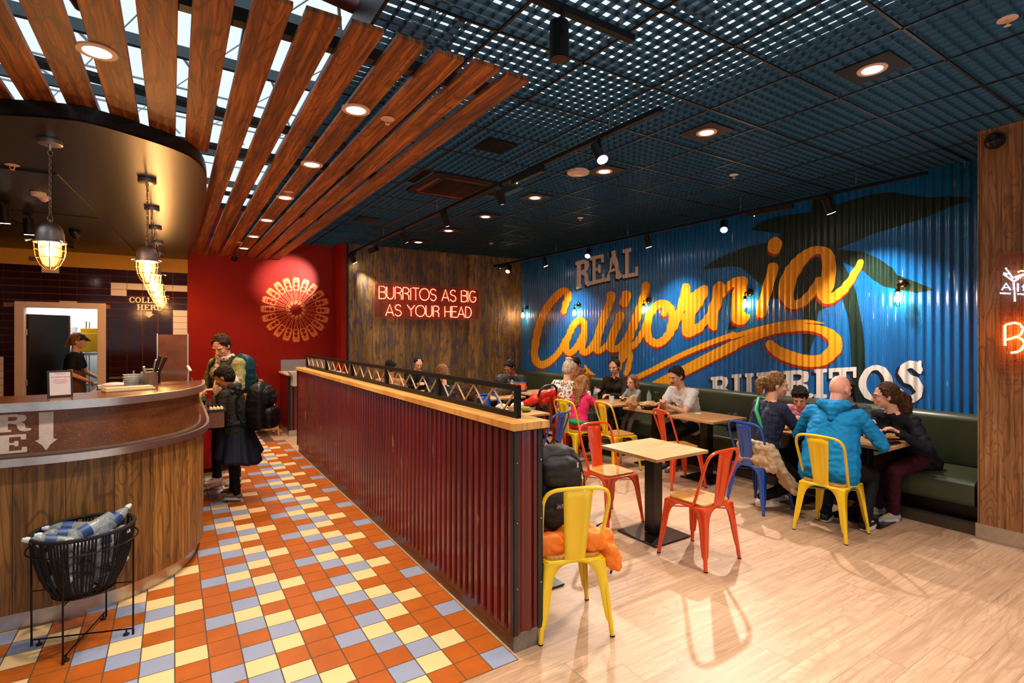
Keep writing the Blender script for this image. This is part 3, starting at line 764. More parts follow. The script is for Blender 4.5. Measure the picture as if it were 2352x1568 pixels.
# ------------------------------------------------------------------ timber slats
proto = None
for k in range(14):
    x = 1.54-.2*k
    yf = YR-.02
    if x < .3:   # ends on the soffit
        yf = min(p.y for p in SOF if abs(p.x-x) < .08)+.24 if x > -3.3 else 5
        if x < .26 and x > .1: yf = 4.55
    yn = 2.33 if x > -.1 else 1.6
    rnd = random.Random(k)
    yn += rnd.uniform(-.015, .015)
    L = yf-yn; zb = 3.07
    mb = MB().box((0, 0, 0), (.148, L, .026))
    o = mb.build('timber_slat', M_slatw, bevel=.003)
    o.location = (x, (yn+yf)/2, zb+.013); o.rotation_euler = (0, 0, math.radians(rnd.uniform(-.15, .15)))
    where = 'outermost on the grid side' if k == 0 else ('%s from the grid side' % ['', 'second', 'third', 'fourth', 'fifth', 'sixth', 'seventh', 'eighth', 'ninth', 'tenth', 'eleventh', 'twelfth', 'thirteenth', 'fourteenth'][k])
    tag(o, 'orange-brown stained timber slat overhead, '+where, 'timber slat', 'timber slats hung below the roof')
for y, q in ((2.62, 'nearest'), (4.6, 'second'), (6.6, 'third'), (8.6, 'farthest')):
    tag(MB().bx(-3.3 if y < 4 else .3, 1.66, y, y+.06, 3.098, 3.16).build('slat_carrier', M_black), 'black bar carrying the timber slats, %s from the viewer' % q, 'carrier bar', 'carrier bars over the slats')
# ------------------------------------------------------------------ service counter
KC = crom([(-3.36, 4.09), (-1.6, 4.07), (-.83, 4.07), (-.62, 4.065), (-.44, 4.08), (-.23, 4.16), (0, 4.36), (.11, 4.54), (.175, 4.75), (.205, 5.0), (.215, 5.4), (.215, 6.5), (.215, 8.2), (.215, YR-.03)], 6)
def offs(P, d):
    out = []
    for i, p in enumerate(P):
        t = (P[min(i+1, len(P)-1)]-P[max(i-1, 0)]).normalized(); out.append(p+Vector((t.y, -t.x))*d)
    return out
ARC = [0]
for a, b in zip(KC[:-1], KC[1:]): ARC.append(ARC[-1]+(b-a).length)
def band(name, d, z0, z1, m, parent, th=.02, smooth=True, uv=False, d2=None):
    A = offs(KC, d); B = offs(KC, d-th); mb = MB(); uvs = []
    for k, (a, b) in enumerate(zip(A, B)):
        mb.v += [(a.x, a.y, z0), (a.x, a.y, z1), (b.x, b.y, z1), (b.x, b.y, z0)]
        uvs += [(ARC[k], z0), (ARC[k], z1), (ARC[k], z1), (ARC[k], z0)]
    n = len(A)
    for k in range(n-1):
        for q in range(4): r = (q+1) % 4; mb.face((4*k+q, 4*k+4+q, 4*k+4+r, 4*k+r))
    return mb.build(name, m, parent, smooth=True, uvs=uvs if uv else None)
def slab(name, d, z0, z1, m, parent, back):
    A = offs(KC, d); pts = [(p.x, p.y) for p in A]+[(A[-1].x-.5, A[-1].y), back, (-3.36, back[1])]
    return MB().prism(pts, z0, z1).build(name, m, parent)
cnt = thing('service_counter', (0, 0, 0), 0, 'curved service counter with plank front, steel rims and speckled brown upper panel', 'counter')
band('kick_plate', -.04, 0, .105, M_steel, cnt)
band('plank_front', .0, .105, .955, M_counter, cnt, .03, uv=True)
band('lower_rim', .042, .955, 1.0, M_steel, cnt, .02)
slab('lower_counter_top', .024, .965, .998, M_maroon, cnt, (-.45, 5.2))
up = band('speckled_panel', -.03, .998, 1.262, M_panel, cnt, .03)
band('bead', -.018, .998, 1.012, mat('cove_bead', '#7c6658', .35), cnt, .02)
band('upper_rim', .012, 1.262, 1.312, M_steel, cnt, .02)
A = offs(KC, -.007); A = [p for p in A if p.y < 5.35]
pts = [(p.x, p.y) for p in A]+[(.22, 5.35), (-.26, 5.35), (-.26, 4.85), (-.5, 4.62), (-3.36, 4.55)]
MB().prism(pts, 1.27, 1.308).build('upper_counter_top', mat('bronze_counter_top', '#5c3620', .25, var=.08), cnt)
# trim the tall panel and upper rim to the front of the counter
for o in (up,) + tuple(c for c in cnt.children if c.name.startswith(('upper_rim', 'bead'))):
    bm = bmesh.new(); bm.from_mesh(o.data)
    bmesh.ops.bisect_plane(bm, geom=bm.verts[:]+bm.edges[:]+bm.faces[:], plane_co=(0, 5.35, 0), plane_no=(0, 1, 0), clear_outer=True); bm.to_mesh(o.data); bm.free()
# stencilled letters on the panel, following its curve
def kx(s):
    s = max(0, min(ARC[-1]-1e-4, s)); i = 0
    import bisect
    i = max(0, bisect.bisect_right(ARC, s)-1); i = min(i, len(KC)-2); t = (s-ARC[i])/(ARC[i+1]-ARC[i]); p = KC[i].lerp(KC[i+1], t); tt = (KC[i+1]-KC[i]).normalized()
    return p, Vector((tt.y, -tt.x))
def s_of(px, py, z):
    q = at_z(px, py, z); best = min(range(len(KC)), key=lambda i: (KC[i]-Vector((q.x, q.y))).length)
    t = (KC[min(best+1, len(KC)-1)]-KC[best-1]).normalized(); return ARC[best]+(Vector((q.x, q.y))-KC[best]).dot(t)
def onp(s, z): p, n = kx(s); q = p+n*(-.03+.0012); return (q.x, q.y, z)
T = NT('chalky_stencil_paint'); nz = T.noise(T.coord(), 190, 3, .7); n2 = T.noise(T.coord(), 22, 3, .6)
T.base(T.mix(T.math('MULTIPLY', T.step(nz, .56, .66), T.step(n2, .42, .62)), hexc('#d9c8c0'), hexc('#7a4a2a'))); T.rough(.6); M_sten = T.m
def px_s(x): return s_of(x, 1000, 1.13)
sE0, sE1 = px_s(-12), px_s(57)
def rowtext(ch, s0, s1, z0, z1, mb):
    w_, f = L_slab(ch)
    field_mesh(lambda X, Y: f((X-s0)/(s1-s0)*w_, (Y-z0)/(z1-z0))*.2, s0-.01, s1+.01, z0-.01, z1+.01, .004, .004, onp, mb)
sA = px_s(96); mb = MB()
P = [(sA-.033, 1.248), (sA+.033, 1.248), (sA+.033, 1.088), (sA+.052, 1.084), (sA+.02, 1.055), (sA, 1.022), (sA-.02, 1.055), (sA-.052, 1.084), (sA-.033, 1.088)]
field_mesh(poly_f(P), sA-.06, sA+.06, 1.015, 1.255, .004, .004, onp, mb)
Lh = (sE1-sE0)
for i, (a, b) in enumerate(zip('EDRO'[::1], 'ERE ')): pass
for i, ch in enumerate('RED'): rowtext(ch if ch != 'D' else 'O', sE1-(i+1)*Lh-.012*i, sE1-i*Lh-.012*i, 1.145, 1.245, mb) if i < 2 else None
for i, ch in enumerate('ER'): rowtext(ch, sE1-(i+1)*Lh-.012*i, sE1-i*Lh-.012*i, 1.022, 1.128, mb)
o = mb.build('stencil_lettering', M_sten, cnt); o['label'] = 'chalky white stencil lettering with a downward arrow'

# framed notice on the counter
M_frame = mat('frame_dark', '#2c2522', .5); M_paper = mat('paper', '#e2d3d3', .6, var=.02); M_ink = mat('red_ink', '#c8504a', .6)
fr = thing('picture_frame', (-.605, 4.36, 1.308), math.radians(16), 'small black framed notice standing on the counter rim', 'notice')
Rm = Matrix.Rotation(math.radians(-9), 4, 'X')
MB().box((0, 0, .085), (.125, .012, .17)).xf(Rm).build('frame_board', M_frame, fr, bevel=.002)
MB().box((0, -.0067, .085), (.102, .001, .145)).xf(Rm).build('notice_sheet', M_paper, fr)
mb = MB()
def tx(mb, s, cx, z, h, y, n=.55):   # tiny block lettering
    w_ = sum(L_slab(c)[0] if c != ' ' else .5 for c in s)*h; x = cx-w_/2
    for c in s:
        if c == ' ': x += .5*h; continue
        W_, f = L_slab(c) if c in 'RBELAUITOSCH' else (.8, uni(boxf(.1, .3, 0, 1), boxf(.3, .7, .8, 1), boxf(.3, .7, 0, .2)))
        field_mesh(lambda X, Y, f=f, x=x, z=z, h=h: f((X-x)/h, (Y-z)/h)*h, x, x+W_*h, z, z+h, h/9, h/9, lambda a, b: (a, y, b), mb); x += W_*h
tx(mb, 'TORTILLA', 0, .145, .008, -.0078); tx(mb, 'HEY BURRITO SOCIETY', 0, .124, .0065, -.0078)
for i, L in enumerate((.06, .075, .07, .05)): mb.box((0, -.0078, .112-.008*i), (L, .0004, .0016))
mb.xf(Rm).build('notice_print', M_ink, fr)

# ------------------------------------------------------------------ things on and behind the counter
M_clear = mat('clear_plastic', '#dfe8ea', .12, var=0, alpha=.45, spec=.8)
M_glass = mat('clear_glass', '#eaf2f0', .04, var=0, trans=1, ior=1.3)
bc = thing('back_counter', (-.62, 5.4, 0), 0, 'low steel work counter behind the service counter', 'work counter')
MB().bx(-1.2, .42, -.35, .55, 0, .9).build('cabinet', mat('dark_cabinet', '#2a211c', .5), bc); MB().bx(-1.2, .44, -.37, .57, .9, .94).build('worktop', M_steel, bc, bevel=.004)
def onsh(px, py, z): return at_z(px, py, z)
rk = thing('raised_shelf', (0, 0, 0), 0, 'raised shelf behind the counter holding tubs and trays', 'shelf')
pA, pB = at_z(243, 912, 1.27), at_z(365, 895, 1.27)
MB().bx(-.52, -.06, 4.72, 5.5, 1.255, 1.28).build('shelf_board', M_steel, rk); MB().bx(-.5, -.47, 4.74, 4.77, .94, 1.255).bx(-.12, -.09, 4.74, 4.77, .94, 1.255).bx(-.5, -.47, 5.4, 5.43, .94, 1.255).bx(-.12, -.09, 5.4, 5.43, .94, 1.255).build('upright', M_steel, rk)
zS = 1.28
def spx(px, y): r = ray(px, 800); return r.x*y/r.y
p = Vector((spx(288, 4.62), 4.62, 1.309))
o = MB().box((0, 0, .008), (.3, .1, .016)).box((.0, .01, .022), (.28, .085, .01)).build('cutting_board', mat('cream_board', '#d8c09a', .5), bevel=.003); o.location = (p.x+.02, p.y, p.z); o.rotation_euler = (0, 0, .35)
tag(o, 'stack of cream chopping boards lying on the counter ledge', 'chopping board')
p = (spx(344, 5.0), 5.0)
cr = thing('utensil_pot', (p[0], p[1], zS), 0, 'steel pot with black handled tongs and peelers on the shelf', 'pot')
MB().lathe([(0, 0), (.05, 0), (.056, .13), (.06, .135), (.052, .135), (.048, .01), (0, .01)], n=24).build('pot_body', M_steel, cr, smooth=True)
M_blackp = mat('black_plastic', '#0c0c0d', .35)
for i, (dx, dy, L, m) in enumerate(((.05, -.01, .25, M_blackp), (.08, .0, .24, M_blackp), (-.03, 0, .17, M_steel), (.03, .02, .22, M_steel))):
    MB().cap((dx*.2, dy, .02), (dx*1.3, dy, L), .007, .012).build('utensil', m, cr, smooth=True)
mb = MB()
tb_ = thing('clear_tub', (spx(305, 5.05), 5.05, zS), 0, 'stack of clear plastic tubs on the shelf', 'tub')
for i in range(4): mb.lathe([(.0, .0+i*.018), (.05, .0+i*.018), (.06, .06+i*.018), (.066, .062+i*.018), (.055, .061+i*.018)], n=20)
mb.build('tub_body', M_clear, tb_, smooth=True)
for nm, px, y, z, dims, m, lab, cat in (('food_tray', 262, 5.2, zS, (.2, .14, .03), M_paper, 'white food tray with wrapped food at the shelf end', 'tray'),
    ('wire_basket', 300, 5.42, zS, (.28, .12, .07), M_blackp, 'black wire basket behind the clear tubs', 'basket'),
    ('napkin_box', 350, 5.3, zS, (.11, .11, .14), M_blackp, 'black dispenser box behind the steel pot', 'dispenser')):
    x = spx(px, y); mb = MB(); a, b, c = dims; t = .006
    if nm == 'napkin_box': mb.bx(-a/2, a/2, -b/2, b/2, 0, c).bx(-a/3, a/3, -b/2-.004, -b/2+.004, c*.3, c*.55)
    elif nm == 'wire_basket':
        for k in range(15): mb.tube([(-a/2+a*k/14, -b/2, c), (-a/2*.9+a*.9*k/14, -b/2*.9, 0), (-a/2*.9+a*.9*k/14, b/2*.9, 0), (-a/2+a*k/14, b/2, c)], .0022, 5)
        mb.tube([(-a/2, -b/2, c), (a/2, -b/2, c), (a/2, b/2, c), (-a/2, b/2, c)], .004, 6, closed=True)
    else:
        mb.bx(-a/2, a/2, -b/2, b/2, 0, t).bx(-a/2, -a/2+t, -b/2, b/2, 0, c).bx(a/2-t, a/2, -b/2, b/2, 0, c).bx(-a/2, a/2, -b/2, -b/2+t, 0, c).bx(-a/2, a/2, b/2-t, b/2, 0, c).ell((0, 0, c), (a*.4, b*.4, .02))
    o = mb.build(nm, m, smooth=True); o.location = (x, y, z); tag(o, lab, cat)
cp_ = thing('screen_panel', (0, 0, 0), 0, 'tall speckled brown screen panel with steel posts at the counter end', 'screen')
yq = 6.6; xa, xb = at_y(363, 768, yq).x, at_y(430, 768, yq).x; zt = at_y(363, 768, yq).z
MB().bx(xa, xb, yq, yq+.03, .94, zt).build('panel', M_panel, cp_)
MB().bx(xa-.012, xa, yq-.005, yq+.035, .94, zt+.01).build('post', M_steel, cp_); MB().bx(xb, xb+.012, yq-.005, yq+.035, .94, zt+.01).build('post', M_steel, cp_)
sg = thing('sneeze_guard', (0, 0, 0), 0, 'clear glass guard on the counter beside the brown screen', 'glass guard')
MB().bx(at_y(366, 850, 5.3).x, at_y(430, 850, 5.3).x, 5.3, 5.306, at_y(366, 862, 5.3).z, at_y(366, 850, 5.3).z+.0).bx(at_y(366, 850, 5.3).x, at_y(430, 850, 5.3).x, 5.15, 5.306, 1.40, 1.406).build('glass_pane', M_glass, sg)
xg = at_y(431, 850, 5.3).x
MB().bx(xg-.004, xg+.01, 5.285, 5.31, 1.309, 1.44).bar((xg, 5.3, 1.44), (xg+.02, 5.22, 1.40), .02, .006).build('bracket', M_white, sg)
MB().bx(-.28, -.27, 5.285, 5.31, 1.309, 1.41).build('post', M_steel, sg)
# left work counter with cleaning bottle
lw = thing('corner_worktop', (-1.95, 7.4, 0), 0, 'dark steel corner worktop at the left edge behind the counter', 'worktop')
MB().bx(-1.2, .22, -.5, .6, .92, .98).bx(.2, .22, -.5, .6, .98, 1.15).build('worktop', mat('dark_steel', '#4a4540', .35, .8), lw); MB().bx(-1.2, .15, -.45, .58, 0, .92).build('cabinet', mat('dark_cabinet', '#2a211c', .5), lw)
sb = thing('spray_bottle', (-1.93, 7.15, .98), 0, 'clear spray bottle with purple label at the left edge', 'spray bottle')
MB().lathe([(0, 0), (.04, 0), (.042, .12), (.03, .17), (.015, .2), (.015, .22), (0, .22)], n=18).build('bottle_body', M_clear, sb, smooth=True)
MB().lathe([(.0425, .03), (.0432, .11)], n=18).build('bottle_label', mat('purple_label', '#3a1540', .5), sb, smooth=True)
MB().bx(-.02, .02, -.012, .012, .22, .26).bx(.0, .05, -.008, .008, .245, .265).build('spray_head', M_white, sb)
# product box with drinks at the counter end
cb = thing('bottle_display_box', (0, 0, 0), 0, 'speckled brown display box fixed to the counter side, full of juice bottles', 'display box')
bx0, bx1, by0, by1, bz0, bz1 = .262, .42, 5.66, 6.00, .82, 1.0
mb = MB().bx(bx0, bx1, by0, by0+.015, bz0, bz1-.02).bx(bx0, bx1, by1-.015, by1, bz0, bz1-.02).bx(bx0, bx0+.015, by0, by1, bz0, bz1-.02).bx(bx1-.015, bx1, by0, by1, bz0, bz1-.02).bx(bx0, bx1, by0, by1, bz0, bz0+.01)
mb.build('box_body', M_panel, cb)
mb = MB().bx(bx0-.003, bx1+.003, by0-.003, by0+.018, bz1-.022, bz1).bx(bx0-.003, bx1+.003, by1-.018, by1+.003, bz1-.022, bz1).bx(bx0-.003, bx0+.018, by0+.018, by1-.018, bz1-.022, bz1).bx(bx1-.018, bx1+.003, by0+.018, by1-.018, bz1-.022, bz1)
mb.build('box_rim', M_black, cb)
jb = thing('juice_bottle', (0, 0, 0), 0, 'small white capped juice bottle', 'juice bottle', 'juice bottles in the display box')
M_orange = mat('orange_juice_label', '#e07018', .35); M_cap = mat('ivory_cap', '#e2cfae', .4, var=.02)
MB().lathe([(0, 0), (.013, 0), (.0142, .07), (.012, .09), (0, .09)], n=14).build('bottle_body', M_orange, jb, smooth=True)
MB().lathe([(.0125, .085), (.0135, .1), (.013, .112), (.008, .12), (0, .121)], n=14).build('cap', M_cap, jb, smooth=True)
first = True; names = ['front left', 'front middle', 'front right', 'second row left', 'second row middle', 'second row right', 'third row left', 'third row middle', 'third row right']
for r in range(5):
    for c in range(4):
        p = (bx0+.034+.030*c*1.0, by0+.04+.062*r, bz0+.08)
        lab = 'juice bottle in the display box, %s row from the front, %s from the counter' % (['first', 'second', 'third', 'fourth', 'fifth'][r], ['first', 'second', 'third', 'fourth'][c])
        if first: jb.location = p; jb['label'] = lab; first = False
        else:
            q = dup(jb, p, 0, lab)
            if r >= 2: setmat(q, M_cap, M_blackp)
# red cooler and green soda bottles
rc = thing('drinks_cooler', (0, 0, 0), 0, 'low red drinks cooler against the counter behind the customers', 'cooler')
MB().bx(.26, .62, 7.5, 8.3, .05, .80).build('cabinet', mat('cooler_red', '#b00810', .35), rc, bevel=.01); MB().bx(.24, .64, 7.48, 8.32, .80, .83).build('top', M_blackp, rc)
M_soda = mat('soda', '#14100c', .08, var=0, spec=.6); M_green = mat('green_label', '#0f8a4c', .4); M_rcap = mat('orange_red_cap', '#e0401c', .4)
sb0 = thing('soda_bottle', (.28, 7.75, .83), 0, 'soda bottle', 'soda bottle', 'soda bottles on the cooler')
MB().lathe([(0, 0), (.032, 0), (.034, .02), (.034, .13), (.028, .17), (.014, .21), (.013, .225), (0, .225)], n=18).build('bottle_body', M_soda, sb0, smooth=True)
MB().lathe([(.0348, .06), (.0348, .125)], n=18).build('bottle_label', M_green, sb0, smooth=True)
MB().lathe([(.016, .215), (.016, .232), (.013, .245), (0, .246)], n=14).build('cap', M_rcap, sb0, smooth=True)
pa, pb = at_z(448, 908, .83), at_z(467, 908, .83)
sb0.location = (.30, 7.6, .83); sb0['label'] = 'green labelled soda bottle with orange cap beside the counter rim'
dup(sb0, (.44, 7.6, .83), 0, 'green labelled soda bottle with orange cap next to the woman in green')

# ------------------------------------------------------------------ COLLECT HERE sign on the tiles
mb = MB()
def wall_word(mb, word, x0, x1, z0, z1, y):
    tot = sum(L_slab(c)[0] for c in word); x = x0; k = (x1-x0)/tot
    for c in word:
        W_, f = L_slab(c)
        field_mesh(lambda X, Y, f=f, x=x: f((X-x)/k, (Y-z0)/(z1-z0))*.1, x, x+W_*k, z0, z1, .005, .005, lambda a, b: (a, y, b), mb); x += W_*k
wall_word(mb, 'COLLECT', -.6, -.06, 2.225, 2.315, YR-.0015); wall_word(mb, 'HERE', -.5, -.16, 2.11, 2.2, YR-.0015)
mb.poly([(-.375, YR-.0015, 2.09), (-.295, YR-.0015, 2.09), (-.295, YR-.0015, 2.045), (-.265, YR-.0015, 2.05), (-.335, YR-.0015, 1.985), (-.405, YR-.0015, 2.05), (-.375, YR-.0015, 2.045)])
o = mb.build('collect_sign_lettering', M_letw, wk); o['label'] = 'white slab lettering COLLECT HERE with an arrow'
so = MB().bx(-1.79, -1.70, YR-.008, YR+.002, 2.80, 2.86).bx(-1.78, -1.765, YR-.012, YR-.006, 2.83, 2.845).build('wall_socket', mat('socket_grey', '#5a4a3c', .4))
tag(so, 'dark socket plate on the yellow wall band', 'socket')

# ------------------------------------------------------------------ bottle wheel mural
M_wheel = mat('orange_mural_paint', '#d9782c', .5, var=.05); M_wheeld = mat('mural_red_detail', '#7e1208', .5)
cx, cz, yy = 1.91, 2.175, YR-.002
mb = MB(); md = MB()
def ring_shape(a):
    # outline bottle pointing outwards: r from .23 (neck) to .60 (base)
    ca, sa = math.cos(a), math.sin(a)
    def mp(r, t, off): return (cx+ca*r-sa*t, yy-off, cz+sa*r+ca*t)
    return mp
W = [(.20, .017), (.27, .019), (.33, .028), (.37, .046), (.40, .057), (.55, .060), (.58, .055), (.60, .04), (.611, .0)]
for k in range(20):
    mp = ring_shape(PI/2+2*PI*k/20)
    f = poly_f([(r, t) for r, t in W]+[(r, -t) for r, t in reversed(W)])
    inner = poly_f([(r*.99+.005, t-.008) for r, t in W[:4]]+[(.36, .03), (.36, -.03)]+[(r*.99+.005, -t+.008) for r, t in reversed(W[:4])])
    lab = uni(strokes_f([[(.46, -.03, .009), (.50, .0, .014), (.46, .03, .009)], [(.50, -.02, .01), (.50, .02, .01)], [(.535, -.03, .006), (.535, .03, .006)], [(.44, 0, .012), (.49, 0, .01)]]), strokes_f([[(.59, -.03, .004), (.602, 0, .006), (.59, .03, .004)]]))
    cap_ = lambda X, Y: np.hypot((X-.405), Y*.9)-.032
    full = cut(cut(cut(f, inner), lab), cap_)
    field_mesh(full, .19, .62, -.07, .07, .006, .006, lambda a, b, mp=mp: mp(a, b, 0), mb)
tor = lambda X, Y: np.abs(np.hypot(X, Y)-.175)-.006
field_mesh(tor, -.2, .2, -.2, .2, .008, .008, lambda a, b: (cx+a, yy, cz+b), mb)
for k in range(12):
    a = 2*PI*k/12; mx, mz = .125*math.cos(a), .125*math.sin(a); c_, s_ = math.cos(a+.9), math.sin(a+.9)
    g = lambda X, Y: np.maximum(np.hypot((X-mx)*1.0, (Y-mz)*1.0)-.036, -((X-mx)*c_+(Y-mz)*s_)-.012)
    field_mesh(g, mx-.05, mx+.05, mz-.05, mz+.05, .006, .006, lambda a, b: (cx+a, yy, cz+b), mb)
o = mb.build('bottle_wheel_mural', M_wheel, wallred); o['label'] = 'orange mural of bottles fanned in a wheel'

# ------------------------------------------------------------------ neon signs
def arc(cx, cy, rx, ry, a0, a1, n=10): return [(cx+rx*math.cos(math.radians(a0+(a1-a0)*k/n)), cy+ry*math.sin(math.radians(a0+(a1-a0)*k/n))) for k in range(n+1)]
NEON = {
 'B': (.62, [[(0, 0), (0, 1), (.3, 1)]+arc(.3, .77, .24, .23, 90, -90)+[(.12, .54)], [(.12, .54), (.3, .54)]+arc(.3, .27, .27, .27, 90, -90)+[(0, 0)]]),
 'U': (.66, [[(0, 1), (0, .3)]+arc(.27, .3, .27, .3, 180, 360)+[(.54, 1)]]),
 'R': (.64, [[(0, 0), (0, .8), (.05, 1), (.28, 1)]+arc(.28, .76, .24, .24, 90, -90)+[(.14, .52)], [(.3, .52), (.5, .35), (.5, 0)]]),
 'I': (.16, [[(0.03, 0), (.03, 1)]]), 'T': (.62, [[(0, 1), (.56, 1)], [(.28, .96), (.28, 0)]]),
 'O': (.92, [arc(.42, .5, .42, .5, 0, 360, 24)]),
 'S': (.62, [arc(.27, .76, .24, .24, 20, 270)+arc(.27, .26, .26, .26, 90, -160)]),
 'A': (.76, [[(0, 0), (.33, 1), (.66, 0)], [(.17, .3), (.58, .3)]]),
 'G': (.74, [arc(.34, .5, .33, .5, 50, 330, 18)+[(.62, .45), (.38, .45)]]),
 'Y': (.72, [[(0, 1), (.3, .6), (.34, .5), (.34, 0)], [(.3, .6), (.4, .66), (.64, 1)]]),
 'H': (.66, [[(0, 0), (0, 1)], [(.54, 0), (.54, 1)], [(0, .5), (.54, .5)]]),
 'E': (.56, [[(.5, 1), (0, 1), (0, 0), (.5, 0)], [(.0, .52), (.42, .52)]]),
 'D': (.68, [[(0, 1), (.2, 1)]+arc(.2, .5, .36, .5, 90, -90)+[(0, 0), (0, 1)]]),
 ' ': (.42, [])}
def neon_line(word, x0, x1, z, h, y, m, par, r=.0068, skew=0):
    tot = sum(NEON[c][0] for c in word)-.06; k = (x1-x0)/tot; x = x0
    for c in word:
        if c != ' ':
            mb = MB()
            for P in NEON[c][1]:
                cl_ = len(P) > 20
                mb.tube([(x+a*k, y, z+b*h) for a, b in (P[:-1] if cl_ and c == 'O' else P)], r, 8, closed=(cl_ and c == 'O'))
            mb.build('neon_letter', m, par, smooth=True)
        x += NEON[c][0]*k
ns = thing('neon_sign', (0, 0, 0), 0, 'red neon sign reading BURRITOS AS BIG AS YOUR HEAD on wire mesh', 'neon sign')
YN = YW-.12; nx0, nx1, nz0, nz1 = at_y(860, 690, YN).x, at_y(1103, 690, YN).x, 2.03, 2.69
M_neon = mat('red_neon_glow', '#ff5040', .4, var=0, emit=(1, .16, .08), estr=8)
M_copper = mat('copper_mesh', '#a84a34', .4, .3)
neon_line('BURRITOS AS BIG', nx0+.09, nx1-.09, 2.40, .235, YN, M_neon, ns); neon_line('AS YOUR HEAD', nx0+.22, nx1-.2, 2.075, .22, YN, M_neon, ns)
def wire_box(x0, x1, z0, z1, y0, y1, p, m, par, r=.0016, fn=lambda x, y, z: (x, y, z)):
    mb = MB(); nx = round((x1-x0)/p); nz = round((z1-z0)/p)
    for i in range(nx+1):
        x = x0+(x1-x0)*i/nx
        for y in (y0, y1): mb.bar(fn(x, y, z0), fn(x, y, z1), 2*r, 2*r)
    for j in range(nz+1):
        z = z0+(z1-z0)*j/nz
        for y in (y0, y1): mb.bar(fn(x0, y, z), fn(x1, y, z), 2*r, 2*r)
    for x in (x0, x1):
        for z in (z0, z1): mb.bar(fn(x, y0, z), fn(x, y1, z), 3*r, 3*r)
        for j in range(nz+1): z = z0+(z1-z0)*j/nz; mb.bar(fn(x, y0, z), fn(x, y1, z), 2*r, 2*r)
    return mb.build('wire_mesh_box', m, par)
wire_box(nx0, nx1, nz0, nz1, YN-.03, YN+.05, .03, M_copper, ns, .0019)
MB().bx(nx0+.02, nx1-.02, YN+.012, YN+.02, nz0+.02, nz1-.02).build('backing_sheet', mat('dark_acrylic', '#6a1a12', .3, alpha=.35, var=0), ns)
pn = thing('palm_neon_sign', (0, 0, 0), 0, 'neon sign with palm tree and orange letter B on copper mesh at the right edge', 'neon sign')
yl = at_x(2288, 700, XP-.1).y
FX = lambda x, y, z: (XP-y, yl-x, z)    # x runs away from the corner along the pillar
pz0, pz1 = at_x(2288, 852, XP-.1).z, at_x(2288, 583, XP-.1).z
wire_box(0, .9, pz0, pz1, .02, .1, .034, M_copper, pn, .0014, FX)
M_ob = mat('orange_neon_glow', '#ff9a40', .4, var=0, emit=(1, .33, .05), estr=17); M_bn = mat('blue_neon_glow', '#70b0ff', .4, var=0, emit=(.25, .55, 1), estr=7); M_wn = mat('white_neon_glow', '#e8f0ff', .4, var=0, emit=(.75, .82, 1), estr=2.2)
def nt(P, m, nm, r=.008): MB().tube([FX(a, .07, b) for a, b in P], r, 8).build(nm, m, pn, smooth=True)
def q2(px, py): p = at_x(px, py, XP-.07); return (yl-p.y, p.z)
nt([q2(2308.5, 793), q2(2308, 748), q2(2312, 745), q2(2330, 741), q2(2342, 744), q2(2350, 754), q2(2346, 766), q2(2337, 773), q2(2311, 780)], M_ob, 'neon_letter')
nt([q2(2337, 773), q2(2349, 780), q2(2353, 790), q2(2346, 803), q2(2336, 808), q2(2322, 810)], M_ob, 'neon_letter')
for word_off, kk in ((0, 0),):
    xa_ = q2(2356, 780)[0]+.06
    for i, ch in enumerate('UR'):
        P = NEON[ch][1]
        for s in P: nt([(xa_+.2*i+a*.2, q2(2330, 808)[1]+b*.24) for a, b in s], M_ob, 'neon_letter')
for P in ([q2(2310, 615), q2(2327, 640)], [q2(2305, 627), q2(2316, 629)], [q2(2305, 629), q2(2328, 646), q2(2331, 692)], [q2(2329, 646), q2(2345, 636)]): nt(P, M_wn, 'neon_palm', .006)
nt([q2(2331, 637), q2(2356, 629)], mat('bright_white_neon', '#ffffff', .4, var=0, emit=(.6, .85, 1), estr=18), 'neon_leaf', .007)
nt([q2(2338, 625), q2(2344, 622), q2(2352, 622), q2(2358, 626)], mat('yellow_neon_glow', '#ffcc40', .4, var=0, emit=(1, .6, .1), estr=4), 'neon_sun', .006)
for P in ([q2(2301, 666), q2(2311, 650), q2(2321, 666)], [q2(2306, 660), q2(2317, 660)], [q2(2297, 673), q2(2321, 674)], [q2(2338, 669), q2(2338, 651)], [q2(2337, 675), q2(2356, 676)], [q2(2352, 654), q2(2349, 658), q2(2353, 662), q2(2350, 667)]): nt(P, M_bn, 'neon_letter', .005)

# ------------------------------------------------------------------ low partition with corrugated red sides
PX0, PX1, PY0, PY1 = 1.52, 1.70, 2.34, 8.15
pt = thing('partition', (0, 0, 0), 0, 'long low partition clad in worn red corrugated metal with timber ledge', 'partition')
mb = MB(); k0, k1 = int(PY0/sy)+1, int(PY1/sy)
for x, s in ((PX0+.01, 1), (PX1-.01, -1)):
    i0 = len(mb.v)
    yy_ = [(q+t_)*PIT for q in range(int(PY0/PIT)+1, int(PY1/PIT)) for t_ in (0, .08, .5, .58)]
    for k, y in enumerate(yy_): xx = x+s*(.009 if k % 4 in (0, 3) else -.011); mb.v += [(xx, y, .1), (xx, y, 1.19)]
    for k in range(len(yy_)-1): mb.face((i0+2*k, i0+2*k+2, i0+2*k+3, i0+2*k+1))
i0 = len(mb.v)
for k in range(0, 19): x = PX0+.02+k*(PX1-PX0-.04)/18; yq = PY0+.01-AMP*math.cos(2*PI*(x-.03)/PIT); mb.v += [(x, yq, .1), (x, yq, 1.19)]
for k in range(18): mb.face((i0+2*k, i0+2*k+2, i0+2*k+3, i0+2*k+1))
mb.build('corrugated_cladding', M_redC, pt, smooth=True, angle=20)
MB().bx(PX0+.03, PX1-.03, PY0+.03, PY1-.01, .06, 1.19).build('core', M_black, pt)
M_angle = mat('dark_angle_iron', '#2e2c2b', .45, .3)
